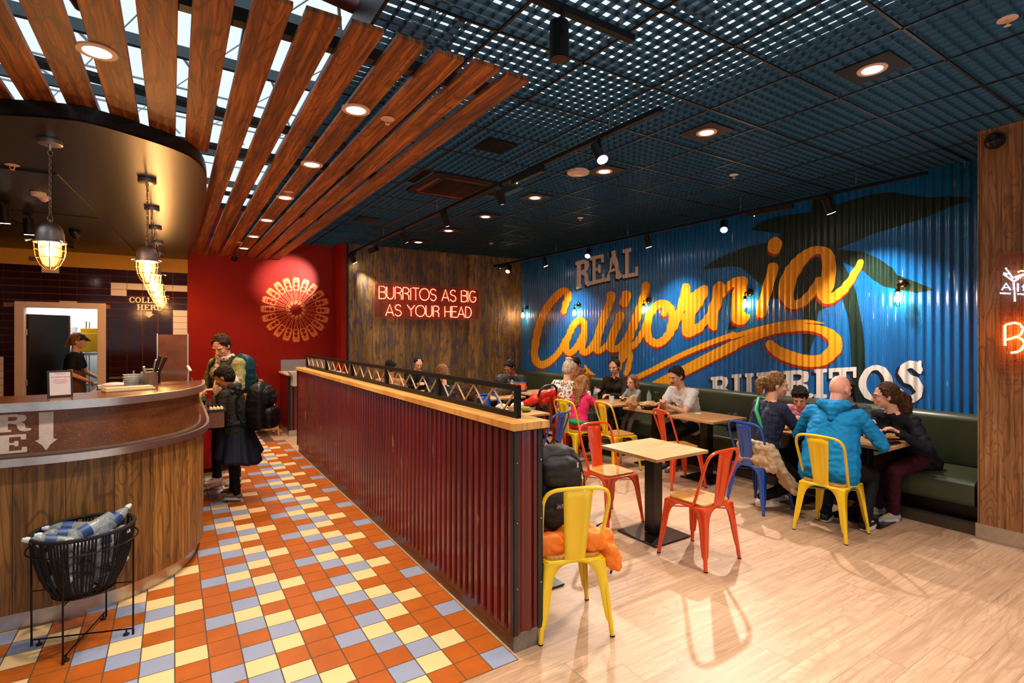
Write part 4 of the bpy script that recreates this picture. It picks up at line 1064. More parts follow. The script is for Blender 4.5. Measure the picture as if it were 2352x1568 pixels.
for n_, (x, y, dx, dy) in enumerate(((PX0-.006, PY0-.006, 1, 1), (PX1+.006, PY0-.006, -1, 1), (PX0-.006, PY1+.006, 1, -1), (PX1+.006, PY1+.006, -1, -1))):
    MB().bx(x, x+dx*.032, y, y+dy*.004, .1, 1.195).bx(x, x+dx*.004, y, y+dy*.032, .1, 1.195).build('corner_angle', M_angle, pt)
mb = MB()
for z in (.35, .7, 1.02): mb.ell((PX1-.008, PY0-.008, z), .005, n=8, m=6).ell((PX0+.016, PY0-.008, z), .004, n=8, m=6)
mb.build('screw', M_steel, pt, smooth=True)
MB().bx(PX0+.015, PX1-.015, PY0+.02, PY1-.02, 0, .1).build('plinth', wood('plinth_board', hexc('#5a3a24'), hexc('#6e4a30'), hexc('#38220f'), u=2, v=1, rough=.35, knots=0), pt)
MB().bx(PX0+.012, PX1-.012, PY0+.012, PY0+.022, 0, .1).build('plinth_end', mat('worn_steel', '#8a8580', .4, .7, var=.3, vscale=20), pt)
MB().bx(PX0-.02, PX1+.035, PY0-.03, PY1+.03, 1.195, 1.235).build('ledge', M_ply, pt, bevel=.002)
MB().bx(PX0-.012, PX1+.027, PY0-.02, PY1+.02, 1.188, 1.195).build('ledge_edge', M_black, pt)
# rope screen frame on the ledge
rs = thing('rope_railing', (0, 0, 0), 0, 'black steel frame with zigzag rope standing on the partition ledge', 'railing')
fx = 1.625; t = .03; ys = [2.45, 3.5, 4.62, 5.72, 6.84, 8.0]
z0, z1 = 1.235, 1.42
MB().bx(fx-t/2, fx+t/2, ys[0], ys[-1], z1-t, z1).build('top_rail', M_blacks, rs)
MB().bx(fx-t/2, fx+t/2, ys[0], ys[-1], z0, z0+t).build('bottom_rail', M_blacks, rs)
for i, y in enumerate(ys):
    wv = .04 if 0 < i < len(ys)-1 else .03
    MB().bx(fx-t/2, fx+t/2, y-(0 if i == 0 else wv/2), y+(0 if i == len(ys)-1 else wv/2 if i else wv), z0+t, z1-t).build('post', M_blacks, rs)
M_rope = mat('jute_rope', '#c9a57c', .8, var=.15, vscale=40, bump=.6, bscale=300)
for a, b in zip(ys[:-1], ys[1:]):
    mb = MB(); n = 8; P = []
    for k in range(n+1): y = a+.035+(b-a-.07)*k/n; P.append((fx, y, (z1-t-.006) if k % 2 == 0 else (z0+t+.006)))
    mb.tube(P, .006, 8); mb.ell(P[0], (.009, .012, .012), n=8, m=6).ell(P[-1], (.009, .012, .012), n=8, m=6)
    mb.build('rope', M_rope, rs, smooth=True)
    mh = MB()
    for p in P[1:-1]: mh.tube([(fx, p[1], p[2]-.008), (fx+.009, p[1], p[2]), (fx, p[1], p[2]+.008), (fx-.009, p[1], p[2])], .002, 5, closed=True)
    mh.build('hook', M_steel, rs)

# ------------------------------------------------------------------ bench along the blue wall
bn = thing('bench', (0, 0, 0), 0, 'long dark green leather banquette along the blue wall', 'bench')
BY0, BY1 = 1.605, 9.75
def rounded(mb, x0, x1, z0, z1, y0, y1, r=.04, n=5, puff=.01):
    P = []
    for (cx_, cz_, a0) in ((x1-r, z1-r, 0), (x0+r, z1-r, 90), (x0+r, z0+r, 180), (x1-r, z0+r, 270)):
        for k in range(n+1): a = math.radians(a0+90*k/n); P.append((cx_+r*math.cos(a), cz_+r*math.sin(a)))
    i0 = len(mb.v); N = len(P); st = [(y0, .9), (y0+.012, 1), (y1-.012, 1), (y1, .9)]
    mx, mz = (x0+x1)/2, (z0+z1)/2
    for y, k in st:
        for a, b in P: mb.v.append((mx+(a-mx)*(1-(1-k)*.12), y, mz+(b-mz)*(1-(1-k)*.12)))
    for s in range(3):
        for i in range(N): j = (i+1) % N; mb.face((i0+s*N+i, i0+s*N+j, i0+(s+1)*N+j, i0+(s+1)*N+i))
    mb.face([i0+i for i in reversed(range(N))]); mb.face([i0+3*N+i for i in range(N)])
nseg = 5; L = (BY1-BY0)/nseg
for k in range(nseg):
    a, b = BY0+k*L+.002, BY0+(k+1)*L-.002
    mb = MB(); rounded(mb, 5.66, 6.36, .24, .46, a, b, .05); mb.build('seat_cushion', M_leather, bn, smooth=True)
    mb = MB(); rounded(mb, 6.30, 6.525, .44, .945, a, b, .06); mb.build('back_cushion', M_leather, bn, smooth=True)
MB().bx(5.86, 6.4, BY0+.01, BY1, .1, .25).build('base', M_black, bn)
MB().bx(5.72, 5.74, BY0, BY1, 0, .09).bx(5.74, 6.4, BY0+.005, BY1, .06, .1).build('plinth', mat('plinth_metal', '#4e443c', .35, .5), bn)

# ------------------------------------------------------------------ metal chairs with wooden seats
M_red = mat('chair_orange_red', '#de420e', .22, var=.04, spec=.6, coat=.5); M_yel = mat('chair_yellow', '#eec818', .24, var=.03, spec=.6, coat=.5); M_blu = mat('chair_blue', '#0a4aa8', .22, var=.05, spec=.6, coat=.5)
M_seat = wood('chair_seat_wood', hexc('#c48a3a'), hexc('#dba650'), hexc('#9a6424'), u=0, v=1, plank=.062, rough=.35, knots=0, cval=.2, gap=.01, bumps=.05, coat=.3)
M_foot = mat('rubber_foot', '#0a0a0a', .7)
def make_chair(m):
    r = thing('metal_chair', (0, 0, 0), 0, 'chair', 'chair', None)
    # seat plate and skirt
    mb = MB(); h = .178; P = []
    for cx_, cy_, a0 in ((h-.035, h-.035, 0), (-h+.035, h-.035, 90), (-h+.035, -h+.035, 180), (h-.035, -h+.035, 270)):
        for k in range(5): a = math.radians(a0+22.5*k); P.append((cx_+.035*math.cos(a), cy_+.035*math.sin(a)))
    mb.prism(P, .418, .437); mb.build('seat_frame', m, r, smooth=True, bevel=.004)
    mb = MB(); h = .165; P = []
    for cx_, cy_, a0 in ((h-.05, h-.05, 0), (-h+.05, h-.05, 90), (-h+.05, -h+.05, 180), (h-.05, -h+.05, 270)):
        for k in range(6): a = math.radians(a0+18*k); P.append((cx_+.05*math.cos(a), cy_+.05*math.sin(a)))
    mb.prism(P, .437, .457); mb.build('seat', M_seat, r, smooth=True, bevel=.004)
    prof = [(.43, .176), (.415, .118), (.395, .088), (.365, .068), (.32, .056), (.25, .05), (.17, .044), (.10, .036), (.075, .022), (.06, .018)]
    for sx in (-1, 1):
        for sy_ in (-1, 1):
            mb = MB(); n = len(prof); th = .003
            def cor(z): q = .178+(.43-z)/.43*.042; return q
            for wing in (0, 1):
                i0 = len(mb.v)
                for z, w_ in prof:
                    c = cor(z); e = c-w_
                    if wing == 0: A, B = (c, c), (e, c-.004 if w_ < .1 else c)
                    else: A, B = (c, c), (c-.004 if w_ < .1 else c, e)
                    ma = ((A[0]+B[0])/2, (A[1]+B[1])/2)
                    bul = .006 if w_ < .12 else 0
                    ma = (ma[0]+(0 if wing == 0 else -bul), ma[1]+(-bul if wing == 0 else 0))
                    for q in (A, ma, B): mb.v.append((sx*q[0], sy_*q[1], z))
                for k in range(n-1):
                    for q in range(2): mb.face((i0+3*k+q, i0+3*k+q+1, i0+3*(k+1)+q+1, i0+3*(k+1)+q))
            # raised rib on the corner
            mb.tube([(sx*(cor(z)-.010), sy_*(cor(z)-.010), z) for z in (.34, .25, .15, .08, .055, .006)], [.004, .011, .012, .013, .0135, .0125], 8)
            lg = mb.build('leg', m, r, smooth=True, solid=.0032, angle=60)
            MB().cyl((sx*(cor(.0)-.010), sy_*(cor(0)-.010), 0), (sx*(cor(.0)-.010), sy_*(cor(0)-.010), .008), .0145, n=10).build('foot_cap', M_foot, lg)
    mb = MB().bar((-.175, -.16, .37), (.175, .16, .37), .018, .004).bar((-.175, .16, .375), (.175, -.16, .375), .018, .004)
    mb.build('brace', m, r)
    half = [(.173, -.07, .425), (.178, -.105, .50), (.186, -.145, .61), (.192, -.18, .71), (.192, -.203, .775), (.175, -.22, .823), (.135, -.23, .846), (.08, -.235, .853), (0, -.237, .855)]
    P = half+[(-x, y, z) for x, y, z in reversed(half[:-1])]
    V = [Vector((x, y, z)) for x, y, z in P]; S_ = []
    for i in range(len(V)-1):
        p0, p1, p2, p3 = V[max(i-1, 0)], V[i], V[i+1], V[min(i+2, len(V)-1)]
        for k in range(3): t = k/3; S_.append(.5*((2*p1)+(-p0+p2)*t+(2*p0-5*p1+4*p2-p3)*t*t+(-p0+3*p1-3*p2+p3)*t**3))
    S_.append(V[-1])
    MB().tube(S_, .0115, 8).build('back_hoop', m, r, smooth=True)
    mb = MB(); rows = [(.85, -.237, .086), (.79, -.228, .083), (.70, -.213, .077), (.6, -.198, .071), (.5, -.184, .064), (.455, -.176, .061), (.43, -.168, .066), (.42, -.165, .07)]
    cols = (-1, -.5, -.42, 0, .42, .5, 1)
    for z, y, hw in rows:
        emb = .006 if .47 < z < .81 else 0
        for c in cols: mb.v.append((c*hw, y-(.006*(1-c*c))+(emb if abs(c) <= .43 else 0), z))
    nc = len(cols)
    for k in range(len(rows)-1):
        for c in range(nc-1): mb.face((k*nc+c, k*nc+c+1, (k+1)*nc+c+1, (k+1)*nc+c))
    mb.build('back_splat', m, r, smooth=True, solid=.004, angle=60)
    return r
ch0 = {'red': make_chair(M_red)}; used = {'red': False}
def chair(col, x, y, head, label, grp='metal chairs with wooden seats'):
    rz = math.radians(head-90)
    if not used['red']: used['red'] = True; o = ch0['red']; o.location = (x, y, 0); o.rotation_euler = (0, 0, rz); o['label'] = label; o['group'] = grp
    else: o = dup(ch0['red'], (x, y, 0), rz, label, grp)
    if col != 'red': setmat(o, M_red, {'yellow': M_yel, 'blue': M_blu}[col])
    return o
chair('red', 3.41, 2.63, 92, 'orange-red metal chair on the near side of the empty square table')
chair('red', 3.40, 3.60, 268, 'orange-red metal chair on the far side of the empty square table')
chair('yellow', 1.965, 2.46, 69, 'yellow metal chair by the partition end with backpack and orange jacket on it')
chair('yellow', 4.79, 2.33, 2, 'yellow metal chair under the man in the bright blue hoodie')
chair('blue', 4.90, 3.06, -6, 'blue metal chair under the woman in navy with a green strap')
chair('red', 4.86, 4.02, -20, 'orange-red metal chair at the table nearest the man in white')
chair('yellow', 4.78, 4.93, -8, 'empty yellow metal chair between the girl in pink and the red chairs')
chair('yellow', 4.5, 5.42, 5, 'yellow metal chair under the girl in the pink top')
chair('red', 4.62, 5.92, 25, 'orange-red metal chair under the woman in leopard print')
chair('blue', 3.46, 4.72, 112, 'blue metal chair just beyond the end of the partition ledge')
chair('yellow', 2.95, 6.2, 80, 'yellow metal chair glimpsed through the rope railing near its end')
chair('blue', 3.75, 6.3, 270, 'blue metal chair beyond the partition beside the red coat')
chair('red', 3.2, 6.75, 270, 'orange-red metal chair seen through the rope railing')
chair('blue', 2.4, 4.3, 90, 'blue metal chair hidden behind the partition under the dark haired diner')

# ------------------------------------------------------------------ tables
M_tab = wood('oak_laminate', hexc('#b98a58'), hexc('#cda070'), hexc('#a87a4a'), u=1, v=0, rough=.38, knots=0, grain=.9, bumps=.03, per_obj=True, cval=.1)
M_base = mat('table_base_black', '#120e0c', .28, var=.05, spec=.6)
def make_table():
    r = thing('square_table', (0, 0, 0), 0, 't', 'table', 'square pedestal tables')
    MB().box((0, 0, .727), (.63, .63, .026)).build('table_top', M_tab, r, bevel=.002)
    MB().box((0, 0, .367), (.105, .105, .69)).build('column', M_base, r, bevel=.003)
    MB().box((0, 0, .01), (.43, .43, .012)).build('base_plate', M_base, r, bevel=.003)
    return r
tbl = make_table(); firstt = [True]
def table(x, y, lab, rz=0):
    if firstt[0]: firstt[0] = False; tbl.location = (x, y, 0); tbl.rotation_euler = (0, 0, rz); tbl['label'] = lab; return tbl
    return dup(tbl, (x, y, 0), rz, lab)
table(3.45, 3.12, 'empty oak topped square table between the two orange-red chairs')
table(5.32, 3.99, 'oak topped square table with only a napkin on it')
table(5.36, 4.78, 'oak topped square table with the burrito basket in front of the man in white')
table(5.36, 5.60, 'oak topped square table of the family with the toddler')
table(5.41, 2.33, 'oak topped square table in front of the man in the blue hoodie')
table(5.41, 3.06, 'oak topped square table in front of the woman in navy')
table(3.60, 5.52, 'oak topped square table behind the blue chair by the ledge end')
table(2.02, 3.02, 'oak topped square table behind the backpack with a paper on it')
table(5.2, 7.3, 'oak topped square table in front of the man in the striped sweater')
table(4.35, 7.15, 'oak topped square table beyond the red coat')
table(3.6, 8.3, 'oak topped square table near the reclaimed wood wall')
table(2.9, 8.3, 'oak topped square table left of the one by the wood wall')
# back bench against the wood wall
bb_ = thing('back_bench', (0, 0, 0), 0, 'dark bench along the reclaimed wood wall', 'bench')
mb = MB(); rounded(mb, 0, .55, .25, .46, 0, 2.6, .04); mb.xf(Matrix.Translation((2.8, YW-.16, 0)) @ Matrix.Rotation(-PI/2, 4, 'Z')).build('seat_cushion', M_leather, bb_, smooth=True)
mb = MB(); rounded(mb, 0, .1, .45, .8, 0, 2.6, .04); mb.xf(Matrix.Translation((2.8, YW-.02, 0)) @ Matrix.Rotation(-PI/2, 4, 'Z')).build('back_cushion', M_leather, bb_, smooth=True)
MB().bx(2.82, 5.38, YW-.62, YW-.15, .0, .25).build('base', M_black, bb_)
# ------------------------------------------------------------------ pendants over the counter
M_alu = mat('polished_aluminium', '#b8b2ae', .34, .85, var=.05, vscale=20)
M_cageb = mat('brass_cage', '#b98a50', .3, .9, var=.05)
M_chain = mat('chain_metal', '#a89e96', .35, .9, var=0)
M_bulbg = mat('warm_bulb_glow', '#ffffff', .4, var=0, emit=(1, .66, .32), estr=60, alpha=.6)
M_frost = mat('frosted_jar', '#8a6a3c', .3, var=0, emit=(1, .62, .25), estr=1.2, alpha=.22)
M_cordb = mat('black_cord', '#0a0a0a', .5, var=0)
def make_pendant():
    r = thing('pendant_lamp', (0, 0, 0), 0, 'p', 'pendant lamp', 'caged pendant lamps over the counter')
    MB().lathe([(0, 0), (.062, 0), (.064, -.012), (.064, -.03), (.058, -.034), (0, -.034)], n=28).build('ceiling_rose', M_alu, r, smooth=True)
    MB().lathe([(.012, -.034), (.010, -.05), (.006, -.07), (0, -.07)], n=12).build('stem', M_alu, r, smooth=True)
    mb = MB(); z = -.07; k = 0
    def link(zc, L, w_, rr, ax): mb.tube([((w_*math.cos(t)) if ax else 0, 0 if ax else (w_*math.cos(t)), zc+L*math.sin(t)) for t in [2*PI*i/14 for i in range(14)]], rr, 6, closed=True)
    link(-.085, .017, .017, .0028, True); z = -.112
    while z > -.495: link(z, .0135, .0075, .0018, k % 2 == 0); z -= .0205; k += 1
    link(-.512, .018, .018, .0026, True)
    mb.build('chain', M_chain, r, smooth=True)
    MB().tube([(.004, 0, -.05), (.012, .004, -.1), (.014, 0, -.2), (.012, -.004, -.3), (.014, .003, -.41), (.016, 0, -.49), (.012, 0, -.54)], .0022, 6).build('cord', M_cordb, r, smooth=True)
    MB().lathe([(0, -.425), (.02, -.427), (.045, -.44), (.063, -.465), (.072, -.5), (.075, -.545), (.085, -.55), (.086, -.56), (.07, -.563), (.068, -.55), (0, -.55)], n=32).box((0, 0, -.42), (.014, .006, .03)).build('lamp_housing', M_alu, r, smooth=True)
    for a in (0, 120, 240):
        c, s = math.cos(math.radians(a+20)), math.sin(math.radians(a+20))
        MB().cyl((c*.085, s*.085, -.545), (c*.112, s*.112, -.552), .006, n=8).ell((c*.116, s*.116, -.553), .009, n=8, m=6).build('wing_screw', M_alu, r, smooth=True)
    MB().lathe([(.056, -.565), (.058, -.60), (.054, -.65), (.04, -.69), (.02, -.71), (0, -.715)], n=24).build('glass_jar', M_frost, r, smooth=True)
    MB().ell((0, 0, -.615), (.026, .026, .036)).build('bulb', M_bulbg, r, smooth=True)
    mb = MB()
    for i in range(8):
        a = 2*PI*i/8; c, s = math.cos(a), math.sin(a)
        mb.tube([(c*.079, s*.079, -.56), (c*.078, s*.078, -.61), (c*.07, s*.07, -.66), (c*.05, s*.05, -.705), (c*.022, s*.022, -.732), (0, 0, -.738)], .0028, 6)
    for z, rr in ((-.60, .079), (-.655, .0715)): mb.tube([(rr*math.cos(2*PI*i/24), rr*math.sin(2*PI*i/24), z) for i in range(24)], .0024, 6, closed=True)
    mb.build('cage', M_cageb, r, smooth=True)
    for c in r.children:
        if c.name.split('.')[0] in ('lamp_housing', 'wing_screw', 'glass_jar', 'bulb', 'cage'): c.data.transform(Matrix.Translation((0, 0, -.11)))
    return r
pd = make_pendant()
def pend_at(px, py): q = at_z(px, py, 2.965); return (q.x, q.y)
PEND = [pend_at(115, 322), pend_at(338, 412)]
dy = 1.12
for k in range(1, 5): PEND.append((PEND[1][0]+.0*k, PEND[1][1]+dy*k))
PL = ['nearest caged pendant lamp at the left edge, hanging on a long chain', 'second caged pendant lamp, the front one of the row in line', 'third caged pendant lamp, directly behind the front of the row', 'fourth caged pendant lamp along the row over the counter', 'fifth caged pendant lamp along the row over the counter', 'farthest caged pendant lamp of the row over the counter']
for i, (x, y) in enumerate(PEND):
    if i == 0: pd.location = (x, y, 2.968); pd.rotation_euler = (0, 0, .9); pd['label'] = PL[0]
    else: dup(pd, (x, y, 2.968), .5+.7*i, PL[i])
    bulb('pendant_light', (x, y, 2.968-.71), 32, (1, .45, .13), .05)

# ------------------------------------------------------------------ wall sconces
M_bronze = mat('bronze', '#4a3a2a', .28, 1, var=.08)
def make_sconce():
    r = thing('wall_sconce', (0, 0, 0), 0, 's', 'wall lamp', 'caged wall lamps on the blue wall')
    MB().lathe([(0, 0), (.052, 0), (.052, .008), (.045, .022), (.025, .034), (0, .038)], n=28, axis=(-1, 0, 0)).build('wall_rose', M_bronze, r, smooth=True)
    MB().tube([(-.03, 0, 0), (-.085, 0, 0), (-.105, 0, -.006), (-.112, 0, -.02), (-.112, 0, -.05)], .0065, 8).ell((-.108, 0, -.006), .012, n=10, m=8).build('arm', M_bronze, r, smooth=True)
    MB().lathe([(0, -.05), (.017, -.05), (.021, -.062), (.021, -.085), (.033, -.088), (.033, -.094), (.018, -.096), (0, -.096)], c=(-.112, 0, 0), n=20).build('socket_cup', M_bronze, r, smooth=True)
    MB().lathe([(.011, -.096), (.013, -.115), (.026, -.145), (.03, -.17), (.024, -.195), (.0, -.205)], c=(-.112, 0, 0), n=18).build('bulb', mat('clear_filament_bulb', '#ffffff', .3, var=0, emit=(1, .66, .3), estr=60, alpha=.5), r, smooth=True)
    mb = MB()
    for i in range(8):
        a = 2*PI*i/8; c, s = math.cos(a), math.sin(a)
        mb.tube([(-.112+c*.032, s*.032, -.092), (-.112+c*.05, s*.05, -.14), (-.112+c*.052, s*.052, -.19), (-.112+c*.036, s*.036, -.235), (-.112, 0, -.252)], .0016, 5)
    mb.tube([(-.112+.051*math.cos(2*PI*i/20), .051*math.sin(2*PI*i/20), -.165) for i in range(20)], .0016, 5, closed=True)
    mb.build('cage', M_bronze, r, smooth=True)
    return r
sc0 = make_sconce()
SY = [at_x(px, py, 6.535) for px, py in ((2072, 651), (1722, 672), (1489, 690), (1329, 700), (1210, 708))]
SL = ['caged wall lamp over the palm leaf, nearest the boarded pillar', 'caged wall lamp on the yellow letter n of the script', 'caged wall lamp between the yellow letters f and o', 'caged wall lamp above the yellow letter a of the script', 'caged wall lamp nearest the reclaimed wood corner']
for i, p in enumerate(SY):
    if i == 0: sc0.location = (6.541, p.y, p.z); sc0['label'] = SL[0]
    else: dup(sc0, (6.541, p.y, p.z), 0, SL[i])
    bulb('sconce_light', (6.541-.112, p.y, p.z-.15), 9, (1, .58, .26), .03)

# ------------------------------------------------------------------ recessed downlights
def make_dl(plate):
    r = thing('downlight', (0, 0, 0), 0, 'd', 'downlight', 'recessed ceiling downlights' if plate else 'downlights in the timber slats')
    if plate: MB().bx(-.155, .155, -.155, .155, 0, .012).build('mounting_plate', M_blacks, r)
    MB().lathe([(.055, -.001), (.058, -.006), (.082, -.006), (.084, 0), (.084, .004), (.055, .004)], n=36).build('trim_ring', M_trimring, r, smooth=True)
    MB().lathe([(0, .0), (.054, .0), (.056, -.003)], n=28).build('lens', M_lampglow, r)
    return r
dg, ds = make_dl(True), make_dl(False)
OR = ['nearest', 'second nearest', 'third', 'fourth', 'fifth', 'sixth', 'seventh']
f1 = True
for i, (x, y) in enumerate(DL_GRID+DL_GRID_BACK):
    lab = '%s downlight of the line in the grid ceiling, in a black square plate' % OR[i] if i < 7 else 'downlight in the grid ceiling behind the viewer, number %s' % ['one', 'two', 'three'][i-7]
    if f1: dg.location = (x, y, 3.385); dg['label'] = lab; f1 = False
    else: dup(dg, (x, y, 3.385), 0, lab)
f1 = True
for i, (x, y) in enumerate(DL_SLAT):
    lab = ('%s downlight of the long row in the timber slats' % OR[i]) if i < 6 else ['round downlight on the slat above the counter at upper left', 'slat downlight behind the viewer on the partition side', 'slat downlight behind the viewer on the counter side'][i-6]
    if f1: ds.location = (x, y, 3.068); ds['label'] = lab; f1 = False
    else: dup(ds, (x, y, 3.068), 0, lab)
# small round spots under the soffit
M_lg2 = M_lampglow
# ------------------------------------------------------------------ track lights
def make_spot():
    r = thing('track_spotlight', (0, 0, 0), 0, 't', 'spotlight', 'black track spotlights')
    MB().cyl((0, 0, -.085), (0, 0, .085), .045, n=28).build('spot_body', M_blacks, r, smooth=True)
    MB().lathe([(0, -.0855), (.04, -.0855), (.0405, -.088)], n=24).build('spot_lens', mat('spot_glow', '#ffffff', .4, var=0, emit=(1, .86, .68), estr=26), r)
    MB().tube([(0, .046, .02), (0, .052, .06), (0, .052, .11)], .008, 8).build('stem', M_blacks, r, smooth=True)
    return r
sp0 = make_spot(); M_off = mat('spot_off_lens', '#1a1410', .2); f1 = True
def track_spot(p, aim, lab, on=True):
    global f1
    d = (Vector(aim)-Vector(p)).normalized(); q = (-d).to_track_quat('Z', 'Y').to_euler()
    if f1: o = sp0; f1 = False; o.location = p; o['label'] = lab; o.rotation_euler = q
    else: o = dup(sp0, p, None, lab, rot=q)
    if not on: setmat(o, bpy.data.materials['spot_glow'], M_off)
for i, (y, a) in enumerate(zip(TRB, TRB_AIM)):
    track_spot((5.85, y, 3.08), a, '%s spotlight on the track along the blue wall' % OR[i])
for i, ((x, y), a) in enumerate(zip(TRA, TRA_AIM)):
    track_spot((x, y, 3.12), a, '%s spotlight on the middle track towards the red wall' % OR[i])
track_spot((2.78, 11.0-.95, 3.12), (2.0, 9.6, 2.9), 'unlit spotlight at the far end of the middle track', False)
track_spot((1.52, 1.95, 3.08), (1.5, 1.9, 0), 'large black spotlight hanging at the top centre', False)
def track(name, a, b, lab, boxes=(), wires=()):
    a, b = Vector(a), Vector(b)
    r = thing('lighting_track', (0, 0, 0), 0, lab, 'lighting track', 'ceiling lighting tracks')
    MB().bar(a, b, .036, .034).build('rail', M_blacks, r)
    for p, L in boxes: d = (b-a).normalized(); c = a+d*p; MB().bar(c+Vector((0, 0, -.04)), c+d*L+Vector((0, 0, -.04)), .04, .055).build('driver_box', M_black, r); MB().ell(c+d*(L*.85)+Vector((0, 0, -.07)), .006, n=8, m=6).build('status_light', mat('green_led', '#20ff70', .4, var=0, emit=(.1, 1, .4), estr=8), r)
    for p in wires: d = (b-a).normalized(); c = a+d*p; MB().cyl(c, c+Vector((0, 0, 3.43-c.z)), .0022, n=6).cyl(c+Vector((0, 0, .06)), c+Vector((0, 0, .1)), .006, n=8).build('wire', M_chain, r)
    return r
track('t', (2.78, 2.45, 3.235), (2.78, 10.28, 3.235), 'black lighting track down the middle of the grid ceiling', [(1.35, .5), (7.1, .35)], (.5, 2.0, 3.6, 5.6, 7.6))
track('t', (5.85, 2.0, 3.20), (5.85, YW-.02, 3.20), 'black lighting track running beside the blue wall', [(1.25, .55), (7.2, .4)], (.6, 1.9, 3.8, 5.6, 7.4))
track('t', (1.2, 1.93, 3.22), (1.98, 1.93, 3.22), 'short black lighting track at the top centre', [], (.7,))
for (p, q), (x, y, z) in zip((((0, 0), 1),)*2, ((2.78, 11, 0), (0, 0, 0))): pass
# soffit spots at the left edge
for i, (px, py, lab) in enumerate(((10, 492, 'small lit spotlight under the soffit at the far left edge'), (66, 520, 'black cylinder spotlight under the soffit left of the first pendant'))):
    p = at_z(px, py, 2.86); track_spot((p.x, p.y, p.z), (p.x+.05, p.y+.4, 0), lab)
q = MB().bar((-1.75, 6.4, 2.94), (-1.2, 9.6, 2.94), .03, .03).build('soffit_track', M_blacks); tag(q, 'short black track under the soffit behind the first pendant', 'lighting track')

# sprinklers, sensors, cameras, vents
def make_sprinkler():
    r = thing('sprinkler', (0, 0, 0), 0, 's', 'sprinkler', 'ceiling sprinkler heads')
    MB().lathe([(0, 0), (.042, 0), (.044, -.004), (.02, -.008), (0, -.008)], n=24).build('escutcheon', M_trimring, r, smooth=True)
    MB().tube([(-.012, 0, -.008), (-.014, 0, -.022), (-.004, 0, -.036)], .003, 6).tube([(.012, 0, -.008), (.014, 0, -.022), (.004, 0, -.036)], .003, 6).lathe([(0, -.036), (.016, -.038), (0, -.042)], n=12).build('head', M_trimring, r, smooth=True)
    return r
sk = make_sprinkler()
for i, (px, py, z, lab) in enumerate(((2314, 43, 3.39, 'white ceiling sprinkler head at the top right corner'), (1686, 401, 3.39, 'white ceiling sprinkler head above the starry spotlight'), (1333, 500, 3.39, 'white ceiling sprinkler head above the word REAL'), (1128, 558, 3.39, 'far white sprinkler head above the red neon sign'), (890, 272, 3.068, 'sprinkler head on the slats near the large downlight'), (663, 440, 3.068, 'sprinkler head on the slats beside the third downlight'), (551, 556, 3.068, 'farthest sprinkler head on the slats near the red wall'), (28, 378, 2.968, 'white sprinkler head under the dark soffit'))):
    p = at_z(px, py, z)
    if i == 0: sk.location = p; sk['label'] = lab
    else: dup(sk, tuple(p), 0, lab)
p = at_z(1328, 392, 3.39)
o = MB().lathe([(0, 0), (.10, 0), (.115, -.012), (.11, -.03), (.07, -.04), (0, -.043)], n=36).build('ceiling_sensor', mat('sensor_white', '#d8b9a2', .35), smooth=True); o.location = p
tag(o, 'round white ceiling sensor beside a downlight', 'sensor')
sd = thing('smoke_detector', tuple(at_z(88, 442, 2.968)), 0, 'white smoke detector on the dark soffit behind the first pendant', 'smoke detector')
MB().lathe([(0, 0), (.055, 0), (.057, -.012), (.05, -.03), (.02, -.04), (0, -.04)], n=28).build('detector_base', M_white, sd, smooth=True)
MB().lathe([(0, -.0), (.05, -.002), (.052, -.02), (.03, -.04), (.012, -.055), (0, -.055)], c=(.02, .12, 0), n=28).build('detector_head', M_white, sd, smooth=True)
def dome_cam(loc, n, lab, s=1):
    r = thing('security_camera', loc, 0, lab, 'camera')
    MB().lathe([(0, 0), (.055*s, 0), (.06*s, .02*s), (.05*s, .05*s), (.03*s, .08*s), (0, .085*s)], n=28, axis=n).build('camera_body', M_blackp, r, smooth=True)
    nn = Vector(n)
    MB().ell(nn*.06*s+Vector((0, 0, -.012)), .028*s).build('camera_lens', mat('lens_black', '#050505', .05), r, smooth=True)
p = at_x(2287, 324, XP); dome_cam((XP-.001, p.y, p.z), (-1, 0, 0), 'black dome camera high on the boarded pillar', 1.15)
dome_cam(tuple(at_z(172, 530, 2.968)), (0, 0, -1), 'black dome camera under the dark soffit')
p = at_y(538, 594, YR); dome_cam((p.x, YR-.001, p.z), (0, -1, 0), 'small black camera high on the red wall', .8)
p = at_y(1098, 593, YW); dome_cam((p.x, YW-.001, p.z), (0, -1, 0), 'black dome camera high on the reclaimed wood wall', .9)
ac = thing('ceiling_cassette', (2.72, 5.43, 3.385), 0, 'dark square air conditioning cassette in the grid ceiling', 'air conditioner')
M_ac = mat('ac_dark', '#150e0d', .6, spec=.2)
MB().prism([(-.44, -.38), (-.38, -.44), (.38, -.44), (.44, -.38), (.44, .38), (.38, .44), (-.38, .44), (-.44, .38)], 0, .03).build('cassette_panel', M_ac, ac, bevel=.006)
mb = MB()
for k in range(18): x = -.24+.48*k/17; mb.bx(x-.003, x+.003, -.25, .25, -.006, 0).bx(-.25, .25, x-.003, x+.003, -.006, 0)
mb.build('intake_grille', M_black, ac)
for (a, b, c, d_) in ((-.3, .3, .31, .36), (-.3, .3, -.36, -.31), (.31, .36, -.3, .3), (-.36, -.31, -.3, .3)): MB().bx(a, b, c, d_, -.004, .004).build('air_slot', M_blackp, ac)
gp = at_z(1138, 338, 3.385)
mb = MB()
for k in range(10): mb.bx(-.15, .15, -.14+.03*k, -.13+.03*k, 0, .01)
mb.bx(-.16, .16, -.16, .16, .01, .014); o = mb.build('ceiling_grille', M_black); o.location = gp; tag(o, 'small black air grille in the grid ceiling', 'grille')
gp = at_z(843, 505, 3.385); o2 = o.copy(); COL.objects.link(o2); o2.location = gp; o2['label'] = 'far black air grille near the timber slats'

